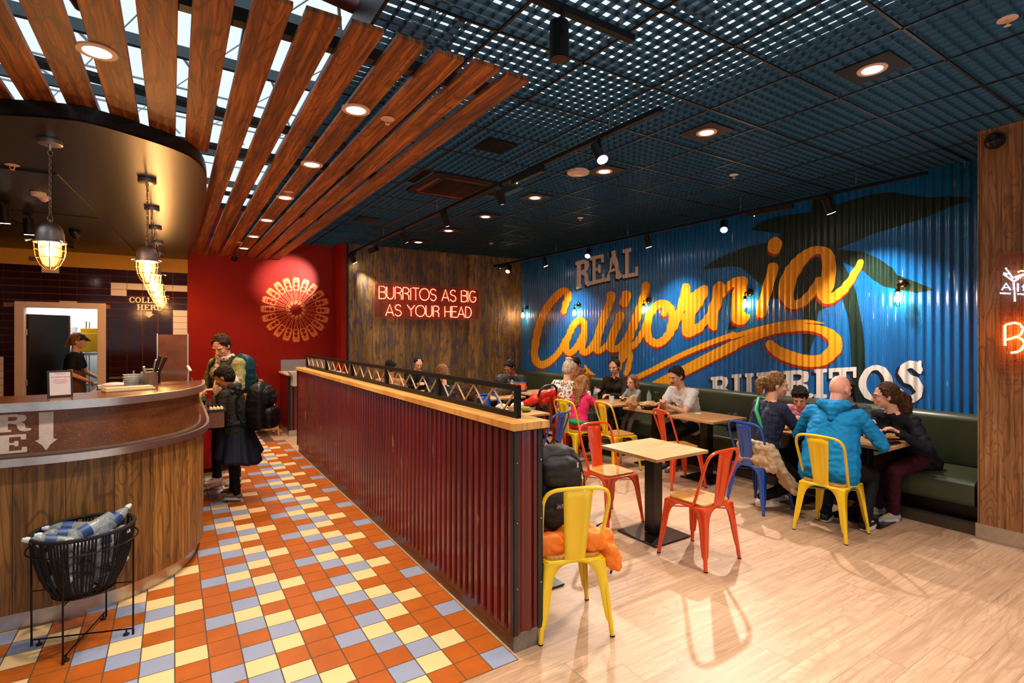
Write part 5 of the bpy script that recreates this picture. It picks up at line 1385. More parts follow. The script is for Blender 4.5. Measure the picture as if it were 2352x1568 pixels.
# ------------------------------------------------------------------ laundry style bottle bin
M_cordr = mat('black_cord_weave', '#0d0b0a', .75, var=.2, vscale=60, bump=.5, bscale=400)
M_wire = mat('black_wire', '#0c0b0b', .35, .3)
bi = thing('bottle_bin', (-.42, 3.77, 0), 0, 'black woven cord basket on wire legs, full of plastic bottles, before the counter', 'basket')
def circ(r, z, n=40, c=(0, 0)): return [(c[0]+r*math.cos(2*PI*i/n), c[1]+r*math.sin(2*PI*i/n), z) for i in range(n)]
mb = MB(); mb.tube(circ(.228, .625, 48), .011, 8, closed=True)
rnd = random.Random(4)
def rad(z): t = max(0, min(1, (.625-z)/.335)); return .228-.075*t**1.6-.02*t**6
mb.build('woven_rim', M_cordr, bi, smooth=True)
mb = MB(); N = 96
for i in range(N):
    if i % 12 in (10,) or rnd.random() < .12: continue
    a = 2*PI*i/N; sh = rnd.uniform(-.03, .03)+.06*math.sin(a*5)
    P = []
    for k in range(7): z = .62-.33*k/6; aa = a+sh*k/6; rr = rad(z); P.append((rr*math.cos(aa), rr*math.sin(aa), z))
    P.append((P[-1][0]*.7, P[-1][1]*.7, .278))
    mb.tube(P, .0052, 6)
o = mb.build('cord_weave', M_cordr, bi, smooth=True)
mb = MB().tube(circ(.246, .55, 48), .004, 6, closed=True).tube(circ(.14, .285, 36), .004, 6, closed=True).tube(circ(.2, .45, 36), .003, 6, closed=True)
for r_ in (.03, .06, .09, .12): mb.tube(circ(r_, .283, 24), .006, 6, closed=True)
mb.build('wire_rings', M_wire, bi, smooth=True)
q_ = [(-.235, .07), (-.06, -.235), (.225, -.09), (.07, .21)]
for i, (x, y) in enumerate(q_):
    k = .246/math.hypot(x, y); MB().tube([(x*k, y*k, .55), (x*k*.99, y*k*.99, .03)], .005, 6).tube([(x*k*.99, y*k*.99, .3), (x*k*.57, y*k*.57, .3)], .003, 6).build('leg', M_wire, bi, smooth=True)
    MB().cyl((x*k*.99, y*k*.99, 0), (x*k*.99, y*k*.99, .035), .006, n=8).lathe([(0, 0), (.015, 0), (.015, .008), (.006, .014)], c=(x*k*.85, y*k*.85, 0), n=14).cyl((x*k*.85, y*k*.85, .01), (x*k*.85, y*k*.85, .034), .004, n=8).build('foot', M_foot, bi, smooth=True)
k0_ = .246/math.hypot(*q_[0])
MB().tube([(q_[0][0]*1.0, q_[0][1]*1.0, .034), (q_[2][0]*1.0, q_[2][1]*1.0, .034)], .004, 6).tube([(q_[1][0]*1.0, q_[1][1]*1.0, .034), (q_[3][0]*1.0, q_[3][1]*1.0, .034)], .004, 6).build('cross_brace', M_wire, bi, smooth=True)
M_pet = mat('pet_plastic', '#c4d4dc', .07, var=0, alpha=.34, spec=1.0, coat=1, bump=1.0, bscale=90)
M_petl = mat('blue_green_label', '#2a4a86', .4, var=.5, vscale=30); M_petc = mat('pale_cap', '#c3d0dc', .35, var=.05)
def make_pet():
    r = thing('water_bottle', (0, 0, 0), 0, 'b', 'plastic bottle', 'empty plastic bottles in the black basket')
    prof = [(0, -.115), (.022, -.118), (.032, -.11)]
    for k in range(9): z = -.10+.0135*k; prof += [(.034, z), (.0315, z+.0068)]
    prof += [(.034, .02), (.034, .05), (.033, .06), (.027, .08), (.016, .098), (.0125, .104), (.0125, .118), (0, .118)]
    MB().lathe(prof, n=16).build('bottle_body', M_pet, r, smooth=2)
    MB().lathe([(.0348, .0), (.0352, .02), (.0348, .048)], n=16).build('bottle_label', M_petl, r, smooth=True)
    MB().lathe([(.0155, .106), (.016, .112), (.0155, .122), (.011, .128), (.010, .136), (0, .138)], n=12).build('cap', M_petc, r, smooth=True)
    return r
pb = make_pet(); rnd = random.Random(11); n_ = 0
def place_pet(p, d, lab):
    global n_
    e = Vector(d).to_track_quat('Z', 'Y').to_euler()
    if n_ == 0: pb.location = p; pb.rotation_euler = e; pb['label'] = lab
    else: dup(pb, p, None, lab, rot=e)
    n_ += 1
BC = Vector((-.42, 3.77, 0))
place_pet(BC+Vector((.03, -.06, .63)), (-.8, -.45, -.33), 'large clear bottle with blue label lying on top of the basket pile')
place_pet(BC+Vector((-.06, .08, .61)), (-.95, .1, .12), 'clear bottle at the back of the basket top with its cap to the left')
place_pet(BC+Vector((.12, .03, .62)), (.5, .5, .4), 'ribbed clear bottle end sticking up at the right of the basket')
place_pet(BC+Vector((-.12, -.06, .59)), (-.8, -.2, .3), 'green and blue labelled bottle at the left of the basket top')
place_pet(BC+Vector((-.08, -.0, .60)), (-.9, -.3, .25), 'bottle with pale cap behind the large top bottle')
place_pet(BC+Vector((.08, -.12, .58)), (.9, .2, .1), 'bottle with green label by the front rim of the basket')
for i in range(26):
    z = .34+.2*(i/26); rr = rad(z)-.10; a = rnd.uniform(0, 2*PI); r_ = rr*math.sqrt(rnd.random())
    place_pet(BC+Vector((r_*math.cos(a), r_*math.sin(a), z)), (rnd.uniform(-1, 1), rnd.uniform(-1, 1), rnd.uniform(-.9, .9)), 'plastic bottle inside the black basket, %s' % ('in the lower half of the pile' if i < 13 else 'in the upper half of the pile'))

# ------------------------------------------------------------------ far corner: high chairs, wet floor signs, steel plate, waste station
M_hc = mat('pale_beech', '#c78f4f', .45, var=.12, vscale=14)
def make_high():
    r = thing('high_chair', (0, 0, 0), 0, 'h', 'high chair', 'stacked wooden high chairs')
    for s in (-1, 1):
        MB().bar((s*.2, -.02, .78), (s*.25, -.19, 0), .022, .03).build('leg', M_hc, r, bevel=.003); MB().bar((s*.2, .02, .72), (s*.25, .22, 0), .022, .03).build('leg', M_hc, r, bevel=.003)
        for z, a, b in ((.16, -.15, .18), (.46, -.1, .1), (.72, -.06, .06)): MB().bar((s*.235, a, z), (s*.235, b, z), .016, .03).build('side_rail', M_hc, r)
    for z, y, w_ in ((.14, -.16, .245), (.34, -.12, .235), (.52, -.08, .225), (.66, -.05, .215), (.75, -.035, .21)): MB().bar((-w_, y, z), (w_, y, z), .022, .032).build('rung', M_hc, r, bevel=.003)
    MB().prism([(-.19, .62), (.19, .62), (.16, .84), (.11, .90), (-.11, .90), (-.16, .84)], -.008, .008, fn=lambda a, b, c: (a, c+.02-.04*(b-.6), b)).build('back_panel', M_hc, r, bevel=.003)
    MB().box((0, .06, .46), (.4, .26, .014)).build('seat', M_hc, r)
    return r
hc = make_high(); hc.location = (1.22, 9.72, 0); hc.rotation_euler = (0, 0, .12); hc['label'] = 'front wooden high chair of the stack by the red wall'
dup(hc, (1.16, 9.86, .055), .12, 'rear wooden high chair nested behind the front one by the red wall')
M_sy = mat('yellow_sign_plastic', '#b98a10', .5)
wf = thing('wet_floor_sign', (1.05, 10.12, 0), .1, 'yellow floor caution sign standing behind the high chairs', 'floor sign')
MB().prism([(-.15, 0), (-.09, 0), (-.07, .04), (.07, .04), (.09, 0), (.15, 0), (.11, .62), (-.11, .62)], -.006, .006, fn=lambda a, b, c: (a, c-.08+.12*b, b)).build('front_panel', M_sy, wf)
MB().prism([(-.15, 0), (-.09, 0), (-.07, .04), (.07, .04), (.09, 0), (.15, 0), (.11, .62), (-.11, .62)], -.006, .006, fn=lambda a, b, c: (a, c+.08-.12*b, b)).build('rear_panel', M_sy, wf)
MB().prism([(0, .42), (.05, .34), (-.05, .34)], 0, .002, fn=lambda a, b, c: (a, -.09+.12*b-c, b)).build('warning_mark', M_black, wf)
tp = MB().bx(at_y(645, 900, YR).x, 2.6, YR-.008, YR, at_y(645, 890, YR).z, at_y(645, 826, YR).z+.0).build('tread_plate_panel', M_tread); tag(tp, 'diamond tread steel plate on the red wall', 'steel plate')
ws = thing('waste_station', (0, 0, 0), 0, 'dark red waste station with steel corner behind the partition end', 'waste station')
x0 = 1.63
MB().bx(x0, 2.55, 9.45, YR-.02, .1, 1.02).build('cabinet', M_redC, ws); MB().bx(x0-.02, x0+.02, 9.43, 9.47, .1, 1.02).bx(x0+.06, x0+.08, 9.43, 9.46, .1, 1.02).build('corner_post', M_black, ws); MB().bx(x0, 2.55, 9.46, YR-.03, 0, .1).build('plinth', M_steel, ws); MB().bx(x0-.02, 2.56, 9.43, YR-.01, 1.02, 1.05).build('top', M_white, ws)
nb = MB().prism([(0, 0), (.26, 0), (.26, .24), (-.06, .24), (0, .16)], 0, .22, fn=lambda a, b, c: (x0+.02+a, 9.42-.0+c-.22, .86+b)).build('napkin_caddy', mat('pale_metal', '#c9c0b8', .4, .3), bevel=.005)
tag(nb, 'pale square dispenser box fixed to the waste station', 'dispenser')

# ------------------------------------------------------------------ backpack and jacket on the near chair
M_bpk = mat('black_nylon', '#1a1815', .62, var=.12, vscale=30, bump=.3, bscale=260); M_bpm = mat('black_mesh_fabric', '#0c0b0a', .8, bump=.6, bscale=500)
M_metal = mat('zip_metal', '#b8b8b8', .25, 1, var=0)
def backpack(name, loc, rz, m, lab, s=1, wr=.012, m2=None, side=True):
    r = thing(name, loc, rz, lab, 'backpack'); m2 = m2 or m
    mb = MB()
    mb.sq((0, .015, .245), (.162, .105, .245), .55); mb.ell((0, .01, .40), (.14, .105, .11)); mb.sq((0, -.085, .35), (.118, .05, .085), .6)
    mb.v = [(p[0]*s, p[1]*s*(1-.25*max(0, p[2]-.3)/.2), p[2]*s) for p in mb.v]
    fuse(mb, 'main_compartment', m, r, .008*s, 12, wr*.8*s, 10/s)
    mb = MB()
    mb.sq((0, -.105, .135), (.13, .055, .115), .55); mb.v = [(p[0]*s, p[1]*s, p[2]*s) for p in mb.v]
    fuse(mb, 'front_pocket', m2, r, .008*s, 14, wr*.5*s, 12/s)
    if side: mb = MB(); mb.cap((.17, -.0, .06), (.165, .0, .16), .045, .035); mb.v = [(p[0]*s, p[1]*s, p[2]*s) for p in mb.v]
    if side: fuse(mb, 'side_pocket', M_bpm, r, .007*s, 3)
    arc_ = [(-.155, -.075, .12), (-.158, -.075, .3), (-.13, -.08, .41), (-.06, -.085, .455), (.06, -.085, .455), (.13, -.08, .41), (.158, -.075, .3), (.155, -.075, .12)]
    MB().tube([(x*s, y*s, z*s) for x, y, z in arc_], .004*s, 6).build('zip', M_blackp, r, smooth=True)
    MB().tube([(-.02*s, .05*s, .49*s), (0, .05*s, .53*s), (.05*s, .05*s, .49*s)], .007*s, 6).build('grab_loop', m, r, smooth=True)
    for sx in (-1, 1): MB().tube([(sx*.08*s, .12*s, .44*s), (sx*.11*s, .2*s, .34*s), (sx*.12*s, .19*s, .2*s), (sx*.13*s, .12*s, .08*s)], .013*s, 8).build('shoulder_strap', m, r, smooth=True)
    MB().box((.09*s, -.137*s, .40*s), (.01, .006, .03)).box((.125*s, -.125*s, .33*s), (.008, .006, .028)).build('zip_pull', M_metal, r)
    return r
bp = backpack('backpack', (2.0, 2.60, .52), math.radians(-18), M_bpk, 'large black backpack on the near yellow chair with a small navy name patch', 1.0, .016)
lp = MB().box((0, -.162, .17), (.12, .006, .045)).build('name_patch', mat('navy_patch', '#141a34', .6), bp); lp.rotation_euler = (math.radians(0), 0, 0)
mb = MB(); x = -.052
NE = dict(NEON); NE['J'] = (.5, [[(.4, 1), (.4, .25)]+arc(.22, .25, .18, .25, 0, -180)]); NE['N'] = (.64, [[(0, 0), (0, 1), (.5, 0), (.5, 1)]]); NE['P'] = (.6, [[(0, 0), (0, 1), (.25, 1)]+arc(.25, .74, .24, .26, 90, -90)+[(0, .48)]])
for c in 'JANSPORT':
    for P in NE[c][1]: mb.tube([(x+a*.018, -.1662, .16+b*.021) for a, b in P], .0016, 5)
    x += (NE[c][0]+.1)*.0145+.001
mb.build('patch_lettering', mat('patch_print', '#c8b0a8', .6), lp)
M_orj = mat('orange_jacket', '#e8791c', .6, var=.08)
oj = thing('orange_jacket', (1.97, 2.46, .46), math.radians(-21), 'crumpled orange jacket under the backpack on the near yellow chair', 'jacket')
mb = MB(); rj = random.Random(3)
mb.cap((-.17, -.05, .05), (.17, -.05, .05), .045); mb.cap((-.15, .1, .05), (.15, .12, .05), .045); mb.cap((-.18, -.02, .04), (-.25, -.06, -.10), .05, .035); mb.cap((-.17, .08, .04), (-.24, .02, -.08), .05, .04)
mb.cap((.17, -.06, .05), (.235, -.12, -.02), .05, .045); mb.cap((.235, -.12, -.02), (.26, -.15, -.10), .04, .03); mb.cap((.18, .04, .04), (.24, -.05, -.04), .045, .04); mb.cap((.0, .0, .05), (.0, .1, .04), .07); mb.ell((.215, -.08, .0), (.06, .05, .11)); mb.ell((-.2, -.06, .0), (.07, .07, .10)); mb.ell((.24, -.13, -.05), (.05, .03, .08)); mb.ell((-.13, -.12, .04), (.09, .03, .07)); mb.ell((.13, -.13, .05), (.08, .03, .06))
fuse(mb, 'jacket_body', M_orj, oj, .007, 9, .016, 10)
MB().tube([(-.19, -.105, .07), (-.2, -.11, .02), (-.235, -.115, -.03)], .006, 5).tube([(-.17, -.105, .07), (-.18, -.11, .02), (-.215, -.12, -.03)], .006, 5).build('reflective_stripe', M_blackp, oj, smooth=True)
mb = MB(); mb.cap((-.25, -.05, -.1), (-.27, -.09, -.16), .035, .03); fuse(mb, 'sleeve_lining', mat('grey_lining', '#8a8a90', .7), oj, .007, 3, .01, 20)
MB().tube([(.2, .02, .08), (.225, -.03, .12), (.24, -.05, .03), (.27, -.09, -.1), (.24, -.1, -.16)], .006, 6).build('drawcord', M_blackp, oj, smooth=True)

# ------------------------------------------------------------------ small things on the tables
def simple(name, mbf, m, loc, lab, cat, rz=0, smooth=True, grp=None, **k):
    o = mbf.build(name, m, smooth=smooth, **k); o.location = loc; o.rotation_euler = (0, 0, rz); tag(o, lab, cat, grp); return o
TZ = .741
simple('paper_napkin', MB().box((0, 0, .002), (.1, .07, .003)).box((.02, .01, .005), (.06, .05, .003)), M_paper, (5.42, 4.18, TZ), 'folded paper napkin on the bare table nearest the man in white', 'napkin', .4)
simple('paper_sheet', MB().box((0, 0, .001), (.15, .1, .001)), M_paper, (2.0, 3.2, TZ), 'white paper lying on the table behind the backpack', 'paper')
bk = thing('food_basket', (5.2, 4.78, TZ), 0, 'black woven burger basket lined with patterned paper', 'basket')
mb = MB()
for r_, z in ((.085, .01), (.095, .022), (.105, .034), (.115, .046)): mb.tube(circ(r_, z, 28), .005, 6, closed=True)
for i in range(20): a = 2*PI*i/20; mb.tube([(.08*math.cos(a), .08*math.sin(a), .0), (.115*math.cos(a), .115*math.sin(a), .05)], .003, 5)
mb.lathe([(0, .004), (.08, .004), (.08, .008), (0, .008)], n=24); mb.build('basket_body', mat('dark_wicker', '#241710', .6), bk, smooth=True)
def crumple(rx, ry, rz, seed, amp, n=26):
    mb = MB(); mb.ell((0, 0, 0), (rx, ry, rz), n=n, m=14); out = []
    for p in mb.v:
        v = Vector(p); d = mnoise.cell(v*22+Vector((seed, 0, 0)))*.5+mnoise.noise(v*18+Vector((seed*3.1, 1, 2))); out.append(tuple(v*(1+amp*d)))
    mb.v = out; return mb
def pattern_mat(name, a, b, sc):
    T = NT(name); v = T.n('ShaderNodeTexVoronoi'); T.link(T.coord(), v.inputs['Vector']); v.inputs['Scale'].default_value = sc
    T.base(T.mix(T.step(v.outputs['Distance'], .3, .36), b, a)); T.rough(.7); return T.m
M_pap = pattern_mat('printed_wrap_paper', hexc('#c49a6a'), hexc('#8a4a2a'), 70)
o = crumple(.1, .1, .05, 2, .35).build('paper_liner', M_pap, bk); o.location = (0, 0, .055)
o = crumple(.07, .06, .09, 7, .3).build('paper_bag', M_pap); o.location = (5.05, 4.93, TZ+.08); tag(o, 'crumpled printed paper bag beside the burger basket', 'paper bag')
def drink(loc, m, mc, lab, h=.22, r=.032, ml=None, cat='drink bottle'):
    q = thing('drink_bottle', loc, 0, lab, cat)
    MB().lathe([(0, 0), (r*.95, 0), (r, .02), (r, h*.6), (r*.85, h*.75), (r*.4, h*.9), (r*.4, h*.95), (0, h*.95)], n=18).build('bottle_body', m, q, smooth=True)
    MB().lathe([(r*.47, h*.93), (r*.47, h*.99), (0, h)], n=12).build('cap', mc, q, smooth=True)
    if ml: MB().lathe([(r*1.03, h*.25), (r*1.03, h*.52)], n=18).build('bottle_label', ml, q, smooth=True)
M_bcap = mat('blue_cap', '#1a5ab0', .4); M_gcap = mat('green_cap', '#1a7a4a', .4)
drink((5.42, 4.98, TZ), M_pet, M_bcap, 'clear bottle with blue cap behind the burger basket', ml=None)
drink((5.12, 5.72, TZ), M_pet, M_gcap, 'clear water bottle with green cap on the family table', ml=M_petl)
drink((4.72, 7.32, TZ), M_pet, M_petc, 'clear bottle on the table left of the man in the striped sweater')
def cup(loc, lab, m, h=.1, r=.04): q = MB().lathe([(0, .002), (r*.72, .002), (r, h), (r*1.06, h), (r*1.06, h-.004), (r*.97, h-.004), (r*.7, .006), (0, .006)], n=22).build('cup', m, smooth=True); q.location = loc; tag(q, lab, 'cup')
cup((5.15, 5.42, TZ), 'clear plastic cup in front of the toddler', M_clear, .11, .038)
cup((5.02, 5.62, TZ), 'clear plastic cup with drink by the girl in pink', mat('iced_drink', '#a88a5a', .1, trans=.5), .11, .038)
cup((3.42, 5.32, TZ), 'kraft paper cup on the table beyond the ledge end', mat('kraft_paper', '#c9a679', .6), .1, .042)
M_foil = mat('foil', '#b8b4b0', .25, .95, var=.2)
o = crumple(.09, .06, .035, 4, .4).build('foil_wrapper', M_foil); o.location = (5.50, 2.30, TZ+.035); tag(o, 'crumpled foil and kraft wrapper at the hoodie man table', 'food wrapper')
o = crumple(.09, .055, .03, 9, .4).build('kraft_wrapper', M_pap); o.location = (5.58, 2.17, TZ+.03); tag(o, 'kraft paper wrapper beside the crumpled foil', 'food wrapper')
simple('black_tray', MB().box((0, 0, .008), (.16, .11, .016)).box((0, 0, .02), (.14, .09, .008)), M_blackp, (5.34, 2.10, TZ), 'small black tray by the elbow of the man in blue', 'tray', -.1, smooth=False, bevel=.003)
o = crumple(.1, .08, .03, 14, .4).build('foil_wrapper', M_pap); o.location = (5.28, 3.0, TZ+.03); tag(o, 'crumpled wrapper on the table between the two families', 'food wrapper')
backpack('backpack', (6.1, 5.02, .47), math.radians(80), mat('grey_fabric', '#6d7377', .7, bump=.3, bscale=200), 'light grey backpack on the bench behind the burger basket', .82, .006)
# dark bag and things on the bench by the man in white
o = crumple(.12, .1, .11, 21, .25).build('dark_bag', M_bpk); o.location = (6.15, 4.2, .57); tag(o, 'dark crumpled bag on the bench beside the man in white', 'bag')
# clutter behind the rope railing
st = thing('stroller', (4.1, 6.0, 0), math.radians(20), 'pushchair with black handle and red puffy coat over it', 'pushchair')
MB().tube([(-.22, -.3, .5), (-.22, -.35, .9), (-.2, -.37, .98), (-.1, -.38, 1.03), (.1, -.38, 1.03), (.2, -.37, .98), (.22, -.35, .9), (.22, -.3, .5)], .016, 8).build('handle', M_blackp, st, smooth=True)
mb = MB(); mb.cap((-.14, -.1, .62), (-.14, .2, .5), .1); mb.cap((.14, -.1, .62), (.14, .2, .5), .1); mb.ell((0, .05, .58), (.22, .25, .14)); fuse(mb, 'seat_unit', mat('pushchair_grey', '#3a3838', .7), st, .012, 4, .008)
for sx in (-1, 1):
    MB().bar((sx*.22, -.3, .5), (sx*.24, .35, .12), .025, .025).bar((sx*.22, .1, .5), (sx*.24, -.3, .12), .025, .025).build('leg', M_blackp, st)
    for yy_ in (-.3, .35): MB().cyl((sx*.23, yy_, .09), (sx*.27, yy_, .09), .09, n=20).build('wheel', M_foot, st, smooth=True)
M_rc = mat('red_puffy_coat', '#d02a14', .45)
mb = MB()
for k in range(6): mb.cap((-.25+.09*k, -.32, .86+.05*math.sin(k*2)), (-.22+.09*k, -.12, .78), .055, .045)
mb.cap((-.2, -.3, .9), (.25, -.32, .92), .06, .05); rc_ = fuse(mb, 'puffy_coat', M_rc, None, .009, 3, .012, 12); rc_.location = st.location; rc_.rotation_euler = st.rotation_euler
tag(rc_, 'red puffy coat thrown over the pushchair handle', 'coat')
for i, (x, y, c, s, lab) in enumerate(((3.75, 5.7, '#cfc8bc', .09, 'crumpled white paper on the table behind the rope railing'), (3.55, 5.75, '#d8b8a8', .08, 'pink crumpled cloth on the table behind the rope railing'), (3.72, 5.45, '#7a8a2a', .07, 'olive green cloth on the table behind the rope railing'))):
    o = crumple(s, s*.8, s*.55, 30+i, .35).build('crumpled_cloth', mat('cloth_%s' % 'abc'[i], c, .8)); o.location = (x, y, TZ+s*.5); tag(o, lab, 'cloth')
o = MB(); o.cap((0, 0, .08), (.25, .05, .1), .1, .09); o.cap((.05, .05, .18), (.2, .05, .2), .07); o = fuse(o, 'folded_coat', mat('grey_brown_coat', '#4a4038', .8), None, .01, 4, .02, 12); o.location = (4.35, 7.2, TZ-.02); tag(o, 'grey-brown coat piled on the table in the corner', 'coat')
o = MB(); o.ell((0, 0, .1), (.11, .12, .11)); o = fuse(o, 'black_beanie', M_bpk, None, .01, 3, .01); o.location = (4.46, 7.25, TZ+.12); tag(o, 'black round hat lying on the coat in the corner', 'hat')
# ------------------------------------------------------------------ people
M_skin = {k: mat('skin_'+k, c, .5, var=.05, vscale=12, spec=.35) for k, c in (('light', '#d9a285'), ('pink', '#dda08c'), ('tan', '#b97a55'), ('brown', '#8a5636'))}
M_eyew = mat('eye_white', '#d8d0c8', .25, var=0); M_eyed = mat('eye_dark', '#1a100a', .15, var=0); M_lip = mat('lip', '#a85a4c', .45, var=0)
def hair_mat(name, c, c2):
    T = NT(name); S = T.sep(T.coord()); n = T.noise(T.comb(T.math('MULTIPLY', S[0], 60), T.math('MULTIPLY', S[1], 60), T.math('MULTIPLY', S[2], 9)), 1, 4, .6)
    T.base(T.ramp(n, [(.35, hexc(c)), (.65, hexc(c2))])); T.rough(.7); T.b.inputs['Specular IOR Level'].default_value = .25; T.bump(n, 1.0, .01); return T.m
H_black = hair_mat('black_hair', '#0a0706', '#1c1410'); H_brown = hair_mat('brown_hair', '#2a180c', '#5a3820'); H_dkbr = hair_mat('dark_brown_hair', '#1c110a', '#3a2416')
H_blonde = hair_mat('dark_blonde_hair', '#46301a', '#8a6438'); H_grey = hair_mat('grey_blonde_hair', '#8a7460', '#d8c8b0'); H_light = hair_mat('light_brown_hair', '#6a4426', '#9a6c40')
def leopard():
    T = NT('leopard_print'); v = T.n('ShaderNodeTexVoronoi'); T.link(T.coord(), v.inputs['Vector']); v.inputs['Scale'].default_value = 27; v.inputs['Randomness'].default_value = .8
    d = v.outputs['Distance']; nz = T.noise(T.coord(), 60, 2)
    m = T.math('MULTIPLY', T.math('MULTIPLY', T.step(d, .20, .26), T.math('SUBTRACT', 1.0, T.step(d, .46, .52))), T.step(nz, .36, .44))
    T.base(T.mix(m, hexc('#d8c6b8'), hexc('#1a1210'))); T.rough(.7); return T.m
def stripes():
    T = NT('striped_knit'); z = T.sep(T.coord())[2]; c = T.ramp(z, [(0, hexc('#15171c')), (.70, hexc('#15171c')), (.76, hexc('#3a5a80')), (.775, hexc('#3a5a80')), (.78, hexc('#d8561a')), (.87, hexc('#d8561a')), (.875, hexc('#3a5a80')), (.90, hexc('#15171c'))], 'CONSTANT')
    T.base(c); T.rough(.8); return T.m
def rib(name, c, c2, sc=90):
    T = NT(name); S = T.sep(T.coord()); s = T.math('SINE', T.math('MULTIPLY', T.math('ADD', S[0], T.math('MULTIPLY', S[1], .7)), sc*2)); T.base(T.mix(T.step(s, -.2, .6), hexc(c), hexc(c2))); T.rough(.85); return T.m
def cloth(n, c, r=.75): return mat(n, c, r, var=.1, vscale=10, bump=.15, bscale=300, spec=.25)
def V3(*a): return Vector(a)
def ik(a, b, l1, l2, pole):
    d = b-a; L = min(d.length, (l1+l2)*.998); d = d.normalized(); b = a+d*L
    x = (l1*l1-l2*l2+L*L)/(2*L); h = math.sqrt(max(0, l1*l1-x*x)); p = pole-d*pole.dot(d); p.normalize()
    return a+d*x+p*h, b
def person(lab, loc, head, skin, top, pants, hair, sit=True, s=1.0, lean=8, yaw=0, pitch=25, hands=None, feet=None, shoe=None, sleeve='long', hood=False, style='short', bulk=1.0, zoff=0, turn=0, roll=0, grp=None, age='adult', neckline=None, seat=.46, spread=.12, skirt=None, legs=True):
    """hands / feet: targets in the person's own frame (right, forward, up from the floor), before scaling"""
    R = thing('person', loc, math.radians(head-90), lab, 'person', grp)
    hs = 1.0 if age == 'adult' else 1.0/s*(.92 if s > .6 else .86)   # children keep larger heads
    ln = math.radians(lean); tn = math.radians(turn)
    if sit: pel = V3(0, 0, (seat+.085)/s)
    else: pel = V3(0, 0, .93)
    up = V3(0, math.sin(ln), math.cos(ln)); rt = V3(math.cos(tn), math.sin(tn), 0)
    fw = rt.cross(up)*-1
    waist = pel+up*.16; chest = pel+up*.36+fw*.0; nb = pel+up*.505
    w = .185*(.93 if skin != 'x' and style not in ('short', 'bald') else 1)
    sh = {1: chest+up*.095+rt*w, -1: chest+up*.095-rt*w}
    hd = nb+up*.10+V3(0, .025, .035)
    Rh = Matrix.Rotation(tn+math.radians(yaw), 3, 'Z') @ Matrix.Rotation(math.radians(-pitch), 3, 'X') @ Matrix.Rotation(math.radians(roll), 3, 'Y')
    hc_ = nb+up*.055+Rh @ V3(0, .012, .125)*1.0
    def H(x, y, z): return hc_+Rh @ (V3(x, y, z)*hs)
    hands = hands or {1: (.12, .42, .80/s), -1: (-.12, .42, .80/s)}
    B = MB(); T_ = MB(); Pn = MB()
    # head
    B.ell(H(0, -.008, .02), (.074*hs, .092*hs, .098*hs), Rh, 20, 14); B.ell(H(0, .022, -.035), (.058*hs, .066*hs, .078*hs), Rh, 18, 12); B.ell(H(0, .06, -.085), (.028*hs, .024*hs, .022*hs), Rh)
    B.ell(H(0, .05, -.005), (.055*hs, .04*hs, .045*hs), Rh)
    B.cap(H(0, .087, .012), H(0, .108, -.022), .009*hs, .0145*hs); B.ell(H(0, .096, -.027), (.018*hs, .012*hs, .009*hs), Rh)
    for sx in (-1, 1):
        B.ell(H(sx*.036, .062, -.022), (.024*hs, .024*hs, .02*hs), Rh); B.ell(H(sx*.076, -.008, -.008), (.009*hs, .02*hs, .032*hs), Rh); B.cap(H(sx*.02, .082, .03), H(sx*.05, .07, .03), .010*hs, .009*hs)
    B.ell(H(0, .088, -.055), (.024*hs, .012*hs, .013*hs), Rh)
    B.cap(nb-up*.03, hc_-Rh @ V3(0, .02, .06)*hs, .056*(.8 if age != 'adult' else 1), .052*hs)
    B.cap(nb-up*.03-rt*.06, nb-up*.03+rt*.06, .05)
    # torso
    k = bulk
    for mbx, e in ((B, 0), (T_, .014)):
        for sx in (-1, 1):
            mbx.cap(pel+rt*sx*.075-up*(.04 if e else 0), waist+rt*sx*.055*k, (.105+e*1.3)*k, (.095+e)*k); mbx.cap(waist+rt*sx*.055*k, chest+rt*sx*.085, (.098+e)*k, .100+e)
            mbx.cap(chest+rt*sx*.07+up*.02, sh[sx]-rt*sx*.03-up*.01, .088+e, .060+e)
        mbx.cap(sh[-1], sh[1], .052+e, .052+e); mbx.cap(sh[-1]*.4+sh[1]*.6, nb-up*.0, .05+e, .045+e*.6); mbx.cap(sh[-1]*.6+sh[1]*.4, nb-up*.0, .05+e, .045+e*.6)
        if style not in ('short', 'bald', 'crop', 'cap', 'kid', 'toddler') and age == 'adult':
            for sx in (-1, 1): mbx.ell(chest+rt*sx*.07+fw*.075, .062+e)
    # arms and hands
    for sx in (-1, 1):
        tgt = V3(*hands[sx]); el, wr = ik(sh[sx], tgt, .285, .25, V3(sx*.65, -.35, -.8))
        B.cap(sh[sx], el, .046, .036); B.cap(el, wr, .037, .024)
        d = (wr-el).normalized(); side = d.cross(V3(0, 0, 1)); side = side.normalized() if side.length > .05 else V3(1, 0, 0); nrm = side.cross(d).normalized()
        pm = wr+d*.045
        for q in (-.026, -.009, .009, .026): B.cap(wr+side*q*.5, pm+side*q+d*.025, .014, .0125)
        for i, (q, L) in enumerate(((-.03, .062), (-.010, .075), (.010, .07), (.030, .055))):
            a = pm+side*q+d*.025; b = a+(d*.8-nrm*.6).normalized()*L*.52; c = b+(d*.35-nrm*.95).normalized()*L*.5
            B.cap(a, b, .0098, .0092); B.cap(b, c, .0092, .008)
        a = wr+d*.02-side*sx*.024; b = a+(d*.7-side*sx*.6-nrm*.35).normalized()*.035; c = b+(d*.9-nrm*.5).normalized()*.028
        B.cap(a, b, .0125, .0105); B.cap(b, c, .0105, .009)
        if sleeve == 'long': T_.cap(sh[sx], el, .062*(.5+.5*k), .052); T_.cap(el, wr-d*.01, .051, .037)
        else: T_.cap(sh[sx], sh[sx].lerp(el, .62), .064, .062)
